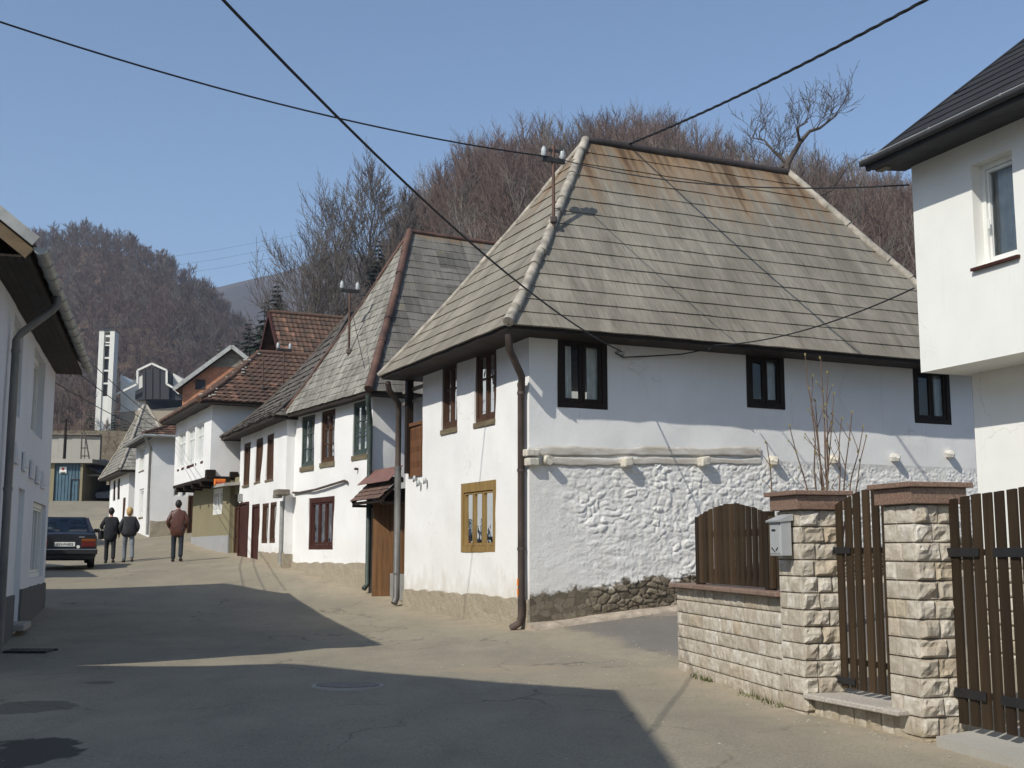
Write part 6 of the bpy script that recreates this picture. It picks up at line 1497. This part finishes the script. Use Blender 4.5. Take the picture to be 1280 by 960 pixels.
    for sx in (-1, 1):
        mb = MB(); mb.bbox(P(sx * .90, 2.75, .97), (.16, .09, .11), .02); mb.bar(P(sx * .80, 2.77, .94), P(sx * .9, 2.76, .95), .03, .03); mb.build('wing_mirror', 'plastic_black', t)
        mb = MB(); mb.bbox(P(sx * .60, .045, .70), (.36, .06, .21), .012); l = mb.build('tail_light', 'lamp_red', t)
        mb = MB(); mb.bbox(P(sx * .60, .038, .775), (.355, .06, .07), .01); mb.build('indicator', 'lamp_orange', l)
        for y in (.78, 3.42):
            mb = MB(); c = P(sx * .70, y, .30); ax = V(sx, 0, 0)
            prof = [(-.09, .20), (-.09, .27), (-.07, .295), (.07, .295), (.09, .27), (.09, .20)]; K = 20; G = np.zeros((len(prof), K + 1, 3))
            for i, (o, r_) in enumerate(prof):
                for j in range(K + 1): a = 2 * math.pi * j / K; G[i, j] = c + ax * o + V(0, math.cos(a), math.sin(a)) * r_
            mb.grid(G); w_ = thing  # tyre ring
            wh = mb.build('wheel', 'tyre', t); mb = MB(); mb.tube([c - ax * .06, c + ax * .075], [.205, .19], 16); mb.build('rim', 'zinc', wh)
    mb = MB(); mb.bbox(P(0, -.02, .47), (1.66, .16, .15), .03); mb.bbox(P(0, .02, .34), (1.5, .1, .14), .03); bp = mb.build('bumper', 'plastic_black', t)
    mb = MB(); mb.bbox(P(0, -.095, .535), (1.6, .02, .02), .006); mb.build('bumper_strip', 'chrome', bp)
    mb = MB(); mb.bbox(P(0, .03, .665), (.52, .02, .115), .004); pl = mb.build('number_plate', 'white_paint', t)
    me = text_mesh(plate, .095); me.materials.append(M['plastic_black']); me.transform(Matrix.Translation((0, .017, .665)) @ Matrix.Rotation(R(90), 4, 'X')); o = bpy.data.objects.new('plate_number', me); COL.objects.link(o); o.parent = pl
    mb = MB(); mb.tube([P(.34, .02, .60), P(.34, .03, .60)], [.045, .045], 14); mb.build('oval_sticker', 'white_paint', t)
    mb = MB(); mb.bbox(P(.42, .035, .86), (.14, .012, .03), .004); mb.build('badge', 'chrome', t)
    mb = MB(); mb.tube([P(-.5, -.04, .26), P(-.5, .3, .27)], .025, 8); mb.build('exhaust', 'grey_pipe', t)
    t.location = loc; t.rotation_euler = (0, 0, math.atan2(-head[0], head[1])); return t
cx_, cy_ = -11.95, 32.35
car1 = car('parked_car', (cx_, cy_, gz(cx_, cy_ + 1.5) - .03), (-.36, .93), 'black saloon car parked tail first toward the camera by the shaded white house', 'car_paint')
car1.rotation_euler.x = R(2.2)
car2 = car('parked_car', (xat(123, 91), 91.0, gz(xat(123, 91), 87) + .02), (.12, -1.0), 'dark blue car parked nose out inside the open shed', 'car_paint_blue', None, '214-K-507')
car2.location = (xat(122, 87) + .0, 91.0, zg0 + .05)

# ================================================================== people walking away up the street
def skin_mesh(name, joints, bones, mat, parent, sub=2, smooth=True):
    names = list(joints); idx = {k: i for i, k in enumerate(names)}
    me = bpy.data.meshes.new(name); me.from_pydata([joints[k][0] for k in names], [(idx[a], idx[b]) for a, b in bones], [])
    o = bpy.data.objects.new(name, me); COL.objects.link(o)
    sk = o.modifiers.new('skin', 'SKIN'); sk.use_smooth_shade = True
    sl = me.skin_vertices[0].data if me.skin_vertices else None
    if sl is None: me.skin_vertices.new(); sl = me.skin_vertices[0].data
    for k in names:
        r = joints[k][1]; sl[idx[k]].radius = r if isinstance(r, tuple) else (r, r)
    sl[0].use_root = True
    ss = o.modifiers.new('subsurf', 'SUBSURF'); ss.levels = sub; ss.render_levels = sub
    bpy.context.view_layer.update()
    m2 = bpy.data.meshes.new_from_object(o.evaluated_get(bpy.context.evaluated_depsgraph_get())); bpy.data.objects.remove(o)
    m2.name = name; m2.materials.clear(); m2.materials.append(M[mat])
    for p in m2.polygons: p.use_smooth = True
    o = bpy.data.objects.new(name, m2); COL.objects.link(o); o.parent = parent; return o
simple('skin', (0.42, 0.24, 0.17), .6, .1, 10, 0); simple('hair_dark', (0.018, 0.014, 0.012), .6, .4, 40, .4); simple('hair_blond', (0.42, 0.27, 0.10), .6, .35, 40, .4)
simple('cloth_black', (0.016, 0.016, 0.019), .85, .4, 12, .6); simple('cloth_dark', (0.022, 0.022, 0.024), .7, .5, 10, .6); simple('leather_brown', (0.085, 0.032, 0.022), .38, .35, 9, .6); simple('jeans_grey', (0.16, 0.18, 0.20), .9, .25, 14, .4); simple('jeans_dark', (0.022, 0.028, 0.036), .9, .25, 14, .4); simple('shoe_black', (0.012, 0.011, 0.01), .5, .2)
def person(loc, rz, H, label, hair, jacket, trousers, stride, hair_long=False, arms='down', bag=False, bulk=1.0, hem=.44, collar=False):
    t = thing('person', (0, 0, 0), label, 'person'); k = H / 1.75; s = lambda x, y, z: (x * k, y * k, z * k)
    fl, fr = stride, -stride                                   # fore/aft of left and right foot
    leg = {}
    for sd, f in ((-1, fl), (1, fr)):
        n = 'l' if sd < 0 else 'r'; lift = .10 if f < 0 else .0
        leg[n] = dict(hip=(sd * .095, 0, .90), knee=(sd * .105, f * .55 + .035, .49), ank=(sd * .105, f - .02, .09 + lift * .55), toe=(sd * .125, f + .12, .035 + lift * .12))
    arm = {}
    for sd, f in ((-1, fr * .7), (1, fl * .7)):
        n = 'l' if sd < 0 else 'r'
        if arms == 'pockets': arm[n] = dict(sh=(sd * .165, 0, 1.385), el=(sd * .275, -.06, 1.13), wr=(sd * .225, .06, .96))
        elif arms == 'carry' and sd < 0: arm[n] = dict(sh=(sd * .165, 0, 1.385), el=(sd * .29, -.03, 1.15), wr=(sd * .25, .16, 1.10))
        else: arm[n] = dict(sh=(sd * .165, 0, 1.385), el=(sd * .235, f * .5 - .02, 1.15), wr=(sd * .255, f + .04, .90))
    J = {'pelvis': (s(0, 0, .95), (.135 * k, .10 * k)), 'waist': (s(0, 0, 1.08), (.125 * k, .09 * k)), 'chest': (s(0, -.01, 1.30), (.15 * k, .10 * k)), 'neck': (s(0, 0, 1.47), .052 * k), 'chin': (s(0, .015, 1.545), .058 * k), 'head': (s(0, .012, 1.625), (.075 * k, .092 * k)), 'crown': (s(0, .0, 1.70), (.058 * k, .07 * k))}
    Bn = [('pelvis', 'waist'), ('waist', 'chest'), ('chest', 'neck'), ('neck', 'chin'), ('chin', 'head'), ('head', 'crown')]
    for n in 'lr':
        g, a = leg[n], arm[n]
        for nm, r in (('hip', .078), ('knee', .052), ('ank', .038), ('toe', .032)): J[n + nm] = (s(*g[nm]), r * k)
        for nm, r in (('sh', .056), ('el', .042), ('wr', .030)): J[n + nm] = (s(*a[nm]), r * k)
        w, e = Vector(a['wr']), Vector(a['el']); d = (w - e).normalized(); side_ = V(-1 if n == 'l' else 1, 0, 0); fw = V(0, 1, 0)
        J[n + 'palm'] = (s(*(w + d * .06)), (.034 * k, .018 * k)); Bn += [('pelvis', n + 'hip'), (n + 'hip', n + 'knee'), (n + 'knee', n + 'ank'), (n + 'ank', n + 'toe'), ('chest', n + 'sh'), (n + 'sh', n + 'el'), (n + 'el', n + 'wr'), (n + 'wr', n + 'palm')]
        for i, (L, o) in enumerate(((.075, -.027), (.085, -.009), (.08, .009), (.062, .027))):
            q = w + d * .095 + fw * o; J[n + f'f{i}'] = (s(*q), .0095 * k); J[n + f'g{i}'] = (s(*(q + d * L * .6 - side_ * .018)), .008 * k); Bn += [(n + 'palm', n + f'f{i}'), (n + f'f{i}', n + f'g{i}')]
        q = w + d * .045 + fw * .04; J[n + 'th'] = (s(*q), .011 * k); J[n + 'ti'] = (s(*(q + d * .04 + fw * .012 - side_ * .008)), .009 * k); Bn += [(n + 'wr', n + 'th'), (n + 'th', n + 'ti')]
    body = skin_mesh('body', J, Bn, 'skin', t, 1)
    mb = MB()
    for sx in (-1, 1): mb.tube([s(sx * .074, -.005, 1.605), s(sx * .088, -.012, 1.63), s(sx * .086, -.018, 1.655)], [.01, .016, .012], 6)
    mb.tube([s(0, .10, 1.645), s(0, .118, 1.612), s(0, .108, 1.60)], [.008, .014, .010], 6)
    o = mb.build('face_features', 'skin', None); o.parent = t
    b = bulk
    Jk = {'hem': (s(0, 0, .96 - hem * .62), (.222 * k * b, .178 * k * b)), 'waist': (s(0, 0, 1.04), (.198 * k * b, .158 * k * b)), 'chest': (s(0, -.015, 1.29), (.185 * k * b, .135 * k * b)), 'col': (s(0, -.005, 1.45), (.085 * k, .078 * k))}
    Bk = [('hem', 'waist'), ('waist', 'chest'), ('chest', 'col')]
    if collar: Jk['col2'] = (s(0, -.005, 1.50), .07 * k); Bk.append(('col', 'col2'))
    for n in 'lr':
        a = arm[n]
        for nm, r in (('sh', .074), ('el', .062), ('wr', .050)): Jk[n + nm] = (s(*a[nm]), r * k * (b ** .7))
        Bk += [('chest', n + 'sh'), (n + 'sh', n + 'el'), (n + 'el', n + 'wr')]
    skin_mesh('jacket', Jk, Bk, jacket, t, 2)
    Jt = {'pelvis': (s(0, 0, .96), (.145 * k, .115 * k))}; Bt = []
    for n in 'lr':
        g = leg[n]; ank = Vector(g['ank'])
        Jt[n + 'hip'] = (s(*g['hip']), .096 * k); Jt[n + 'knee'] = (s(*g['knee']), .072 * k); Jt[n + 'ank'] = (s(ank.x, ank.y - .005, ank.z - .03), .068 * k); Bt += [('pelvis', n + 'hip'), (n + 'hip', n + 'knee'), (n + 'knee', n + 'ank')]
    skin_mesh('trousers', Jt, Bt, trousers, t, 2)
    for n in 'lr':
        g = leg[n]; an, to = Vector(g['ank']), Vector(g['toe'])
        skin_mesh('shoe', {'h': (s(an.x, an.y - .06, to.z + .016), .052 * k), 'm': (s(*((an * .5 + to * .5) + V(0, 0, -.02))), (.054 * k, .044 * k)), 't': (s(to.x, to.y + .05, to.z), (.048 * k, .034 * k))}, [('h', 'm'), ('m', 't')], 'shoe_black', t, 2)
    bm = bmesh.new(); bmesh.ops.create_icosphere(bm, subdivisions=3, radius=1.0)
    rx, ry, rz_, cz = (.104, .122, .150, 1.615) if hair_long else (.090, .108, .122, 1.640)
    for v in list(bm.verts):
        x_, y_, z_ = v.co.x * rx, v.co.y * ry - .012, v.co.z * rz_ + cz
        if y_ > .035 and z_ < 1.675: bm.verts.remove(v); continue
        w_ = .006 * float(vnoise(x_ * 40 + H * 9, y_ * 40, z_ * 40)); v.co = V(x_ * (1 + w_ * 8), y_ * (1 + w_ * 8), z_ + w_) * k
    me = bpy.data.meshes.new('hair'); bm.to_mesh(me); bm.free(); me.materials.append(M[hair])
    for p in me.polygons: p.use_smooth = True
    o = bpy.data.objects.new('hair', me); COL.objects.link(o); o.parent = t
    t.location = loc; t.rotation_euler = (0, 0, rz)
    return t
def gpt(x, y, Y): X = xat(x, Y); return (X, Y, gz(X, Y))
q1 = gpt(137, 700, 37.6); person(q1, R(18), 1.72, 'dark haired person in black coat carrying a black shoulder bag, walking up the street', 'hair_dark', 'cloth_black', 'cloth_black', .14, arms='carry', bulk=1.12, hem=.55)
q2 = gpt(160, 700, 37.4); person(q2, R(22), 1.70, 'blond person in puffy dark jacket and grey jeans, hands in pockets', 'hair_blond', 'cloth_dark', 'jeans_grey', .20, True, 'pockets', bulk=1.30, hem=.30)
q3 = gpt(221, 702, 35.4); person(q3, R(12), 1.80, 'man in brown leather jacket and dark trousers walking alone near the jutting bay', 'hair_dark', 'leather_brown', 'jeans_dark', .10, arms='pockets', bulk=1.12, hem=.50, collar=True)
bgp = V(q1[0], q1[1], q1[2]); bt = thing('shoulder_bag', bgp + V(-.33, .05, .72), 'black shoulder bag hanging at the side of the dark haired person', 'bag')
mb = MB(); c = bgp + V(-.30, .03, .88); mb.bbox(c, (.13, .30, .27), .05); mb.build('bag_body', 'cloth_black', bt); mb = MB(); mb.tube([c + V(.04, -.12, .13), c + V(.12, -.04, .42), c + V(.15, .0, .56), c + V(.12, .05, .42), c + V(.04, .12, .13)], .014, 6); mb.build('strap', 'cloth_black', bt)

# ================================================================== roof poles with insulators
def slope_pt(F, x, y, off0, pts):   # pixel onto a plane given by three points
    a, b, c = pts; n = (b - a).cross(c - a); d = pxp(x, y, 10.0) - V(0, 0, 1.6); o = V(0, 0, 1.6); return o + d * ((a - o).dot(n) / d.dot(n))
tri1 = (P1(-.7, -.7, ZE), P1(-.7, 5.82, ZE), P1(2.5, 2.55, ZR))
def roofpole(name, base, H, label, arm=.62, ins=True, armdir=(.9, .42), r=.03, top=True):
    t = thing(name, base, label, 'pole'); b = V(*base)
    MB().tube([b - V(0, 0, .15), b + V(0, 0, H)], r, 8).build('pole', 'hip_brown', t)
    mb = MB(); mb.bbox(b + V(0, 0, .02), (.12, .12, .12), .02); mb.build('base_plate', 'rust_pipe', t)
    if ins:
        A = V(armdir[0], armdir[1], 0).normalized(); z = H * (.80 if top else .97); mb = MB(); mb.bbox(b + V(0, 0, z), (arm, .08, .09), .01, A, A.cross(V(0, 0, 1))); ca = mb.build('crossarm', 'dark_metal', t)
        for sx in (-.42, .40):
            p = b + A * sx * arm + V(0, 0, z + .04); mb = MB(); mb.tube([p, p + V(0, 0, .05), p + V(0, 0, .09), p + V(0, 0, .13), p + V(0, 0, .17), p + V(0, 0, .20)], [.03, .06, .045, .055, .035, .02], 10); mb.build('insulator', 'porcelain', ca)
        if top:
            mb = MB(); p = b + V(0, 0, H * .93); mb.bar(p - A * .1, p + A * .16, .04, .05); mb.bbox(p + A * .15 + V(0, 0, .05), (.08, .06, .1), .01); mb.build('bracket', 'dark_metal', t)
    return b + V(0, 0, H * .84)
bp1 = slope_pt(None, 692, 276, 0, tri1)
iz1 = roofpole('roof_pole', bp1, 1.42, 'rusty roof pole with white insulators beside the pale hip of the big house', .46)
tri2 = (F2.P(-.5, .32, 5.2), F2.P(5.32, .32, 5.2), F2.P(2.35, -2.0, 9.87)); bp2 = slope_pt(None, 436, 440, 0, tri2)
iz2 = roofpole('roof_pole', bp2, 1.62, 'thin roof pole with two white insulators on the mottled shingle slope', .5, top=False)
tri5 = (F5.P(-.5, .5, 6.27), F5.P(-.5, -5.4, 6.27), F5.P(3.1, -2.2, 8.5))
for (x, y, y2, lb) in ((328, 485, 448, 'thin iron rod on the red tiles nearer the mortared hip'), (354, 484, 436, 'taller thin iron rod with white insulators on the red tiles')):
    b_ = slope_pt(None, x, y, 0, tri5); hgt = pxp(x, y2, b_.y).z - b_.z; roofpole('roof_rod', b_, hgt, lb, .5, y2 == 436, r=.025, top=False)
# ================================================================== overhead cables
def cable(label, pts, r=.012, sag=.3, n=26, ends=None, twist=False):
    a, b = V(*pts[0]), V(*pts[-1]); P_ = []
    for i in range(n + 1):
        f = i / n; p = a.lerp(b, f); p.z -= sag * 4 * f * (1 - f); P_.append(p)
    mb = MB()
    if not twist: mb.tube(P_, r, 6)
    else:
        m_ = int((b - a).length / .09); d = (b - a).normalized(); A = d.orthogonal().normalized(); B_ = d.cross(A)
        for ph in (0, 2.09, 4.19):
            Q_ = []
            for i in range(m_ + 1):
                f = i / m_; p = a.lerp(b, f); p.z -= sag * 4 * f * (1 - f); an = ph + i * .55; Q_.append(p + (A * math.cos(an) + B_ * math.sin(an)) * r)
            mb.tube(Q_, r * .95, 5)
    return tag(mb.build('overhead_cable', 'cable_black', None, a), label, 'cable', 'overhead cables')
hook = F1R.P(1.72, .15, 5.02)
cable('black cable dropping steeply over the board roof to a hook under its eave', [hook, V(-4.45, .6, 6.9)], .012, .75)
cable('long black cable from the roof pole insulators out over the shaded white house', [iz1, V(-9.6, 12.9, 8.95)], .014, .42)
cable('thin cable crossing the board roof from its roof pole to the modern house', [iz1 + V(.15, .06, -.02), FR_.P(.0, .05, 6.05)], .010, .22)
up_ = thing('utility_pole', (9.6, -2.0, 0), 'wooden utility pole behind the viewpoint that carries the twisted cable', 'pole'); MB().tube([(9.6, -2.0, -.3), (9.6, -2.0, 7.9)], [.13, .10], 10).build('pole', 'dark_wood', up_)
cable('thick twisted cable swinging up from the ridge of the big board roof', [P1(3.5, 2.55, ZR + .08), V(9.5, -2.0, 7.25)], .013, .6, twist=True)
cable('thin sagging cable from the long eave of the big house to the modern house', [F1R.P(3.25, .72, 5.16), FR_.P(.02, .06, 4.75)], .010, .16)
for k, (za, zb_, yb) in enumerate(((6.3, 6.9, 0.2), (5.75, 6.1, 0.6), (5.2, 5.55, 1.0))):
    cable(('uppermost', 'middle', 'lowest')[k] + ' of three thin cables spanning the street from the gutter eave to the bay house', [FL.P(.1, -.1, za - .25), F5.P(6.4, .45, 6.2 - yb * .5)], .010, .10)
cable('thin cable running from the second roof pole along the shingle slope', [iz2, F2.P(-.2, .3, 5.75)], .008, .05)
pw = thing('power_line', (-80, 300, 60), 'three faint high power lines crossing the sky beside the rounded hill', 'power line')
for (xa, ya, xb, yb) in ((183, 326, 350, 298), (197, 336, 350, 309), (214, 345, 352, 320)): tube_obj(pw, 'wire', 'cable_black', [pxp(xa - 40, ya + 5, 300), pxp((xa + xb) / 2, (ya + yb) / 2 + 1, 300), pxp(xb + 60, yb - 11, 300)], .028, 4)
# ================================================================== orange bar sign under the bay, manhole, drain
sgn = thing('bar_sign', F5R.P(.30, .06, 3.72), 'small orange lit sign hanging under the corner of the jutting bay', 'sign')
mb = MB(); mb.bbox(F5R.P(.30, .10, 3.74), (.36, .10, .20), .02, F5R.d, F5R.n); sb_ = mb.build('sign_box', 'orange_sign', sgn)
mb = MB()
for t, w_, h_ in ((.18, .05, .10), (.25, .04, .07), (.31, .05, .09), (.38, .04, .07), (.43, .03, .08)): mb.tube([F5R.P(t - w_ / 2, .155, 3.72 - h_ / 2 + .02), F5R.P(t + w_ * .2, .158, 3.72 + h_ / 2), F5R.P(t + w_ / 2, .155, 3.74 - h_ / 2)], .010, 5)
mb.build('lettering', 'red_sign', sb_)
def ground_disc(name, x, y, r, label, cat, mat, inner):
    z = float(road_z(np.array([x]), np.array([y]))[0]); gx = (float(road_z(np.array([x + .5]), np.array([y]))[0]) - z) / .5; gy = (float(road_z(np.array([x]), np.array([y + .5]))[0]) - z) / .5; n = V(-gx, -gy, 1).normalized(); c = V(x, y, z)
    t = thing(name, c, label, cat); MB().tube([c - n * .03, c + n * .012], [r, r * .98], 28, smooth=False).build('rim', inner, t)
    MB().tube([c - n * .02, c + n * .02], [r * .86, r * .86], 28, smooth=False).build('cover', mat, t)
ground_disc('manhole_cover', -1.78, 13.35, .40, 'round worn manhole cover set in the shaded asphalt', 'manhole', 'cast_iron', 'concrete')
x_, y_ = -6.55, 16.6; z_ = float(road_z(np.array([x_]), np.array([y_]))[0]); dg_ = thing('drain_grate', (x_, y_, z_), 'dark iron drain grate in the road by the gutter house wall', 'drain')
mb = MB(); mb.box((x_, y_, z_ - .01), (.62, .40, .02)); mb.build('pit', 'black_iron', dg_); mb = MB()
for i in range(8): mb.box((x_ - .27 + i * .077, y_, z_ + .012), (.035, .38, .025))
for sy in (-.2, .2): mb.box((x_, y_ + sy, z_ + .012), (.64, .03, .028))
mb.build('grate_bars', 'dark_metal', dg_)
# grit and small stones lying along the walls and gutters of the road
rnd = random.Random(31); mb = MB()
ico = [V(0, 0, .6), V(.9, .1, 0), V(-.2, .95, 0), V(-.9, -.1, .1), V(.15, -.9, 0), V(0, 0, -.5)]; icf = [(0, 1, 2), (0, 2, 3), (0, 3, 4), (0, 4, 1), (5, 2, 1), (5, 3, 2), (5, 4, 3), (5, 1, 4)]
def grit(x, y, s):
    z = float(road_z(np.array([x]), np.array([y]))[0]); a = rnd.uniform(0, 6.28); c_, s_ = math.cos(a), math.sin(a); q = rnd.uniform(.6, 1.4)
    mb.add([V(x + (p.x * c_ - p.y * s_) * s * q, y + (p.x * s_ + p.y * c_) * s, z + p.z * s * .8) for p in ico], icf)
for (ax, ay, bx, by, n_, sp_) in ((.2, 19.7, -2.3, 25.3, 170, .22), (-2.4, 25.6, -5.9, 31.8, 130, .25), (3.1, 9.4, 2.5, 10.9, 120, .16), (2.4, 11.4, 1.85, 14.6, 190, .20), (1.8, 14.9, .3, 19.6, 260, .8), (-6.3, 14.2, -8.9, 23.2, 90, .3), (-4, 6.5, 2, 9.5, 150, 1.5), (-3, 13, 1.5, 17, 160, 1.6), (3.2, 9.2, 3.9, 6.8, 60, .12), (.6, 19.4, 8.5, 23.0, 160, .25)):
    for _ in range(n_):
        f = rnd.random(); L = math.hypot(bx - ax, by - ay); o_ = rnd.gauss(0, sp_); grit(ax + (bx - ax) * f - (by - ay) / L * o_, ay + (by - ay) * f + (bx - ax) / L * o_, rnd.choice((.006, .008, .010, .014, .02)))
simple('grit_stone', (0.28, 0.245, 0.19), .95, .4, 30, 0); tag(mb.build('gravel', 'grit_stone'), 'loose grit and small stones along the road edges', None, None, 'stuff')
# weeds along the foot of the low wall
rnd = random.Random(9); mb = MB()
for k in range(420):
    u = rnd.random(); which = rnd.random()
    if which < .6: p = FW.P(LW * u, .02 + abs(rnd.gauss(0, .05)), 0)
    else: p = F1R.P(u * 9, .36 + rnd.gauss(0, .05), 0)
    if vnoise(p.x * 2.2, p.y * 2.2) < .05: continue
    z = gz(p.x, p.y); h = rnd.uniform(.02, .075); a = rnd.uniform(0, 6.28); d = V(math.cos(a), math.sin(a), 0); w_ = V(-d.y, d.x, 0) * .008
    mb.add([V(p.x, p.y, z) - w_, V(p.x, p.y, z) + w_, V(p.x, p.y, z) + d * h * .6 + V(0, 0, h)], [(0, 1, 2)])
simple('weed', (0.11, 0.12, 0.045), .9, .4, 8, 0); tag(mb.build('weeds', 'weed'), 'sparse low weeds at the foot of walls', 'weeds', None, 'stuff')
# ================================================================== the valley's haze: one closed box of thin air round the whole scene
hz_m, hz_nt, hz_bs = new_mat('haze_air')
hz_nt.nodes.remove(hz_bs)
pv = ND(hz_nt, 'VolumePrincipled'); pv.inputs['Density'].default_value = 0.00034; pv.inputs['Color'].default_value = (0.66, 0.80, 1.0, 1); pv.inputs['Anisotropy'].default_value = 0.2
hz_nt.links.new(pv.outputs[0], hz_nt.nodes['Material Output'].inputs['Volume'])
M['haze_air'] = hz_m
mb = MB(); mb.box((-200, 900, 160), (3000, 2200, 360)); tag(mb.build('haze', 'haze_air'), 'thin pale haze filling the valley', None, None, 'stuff')
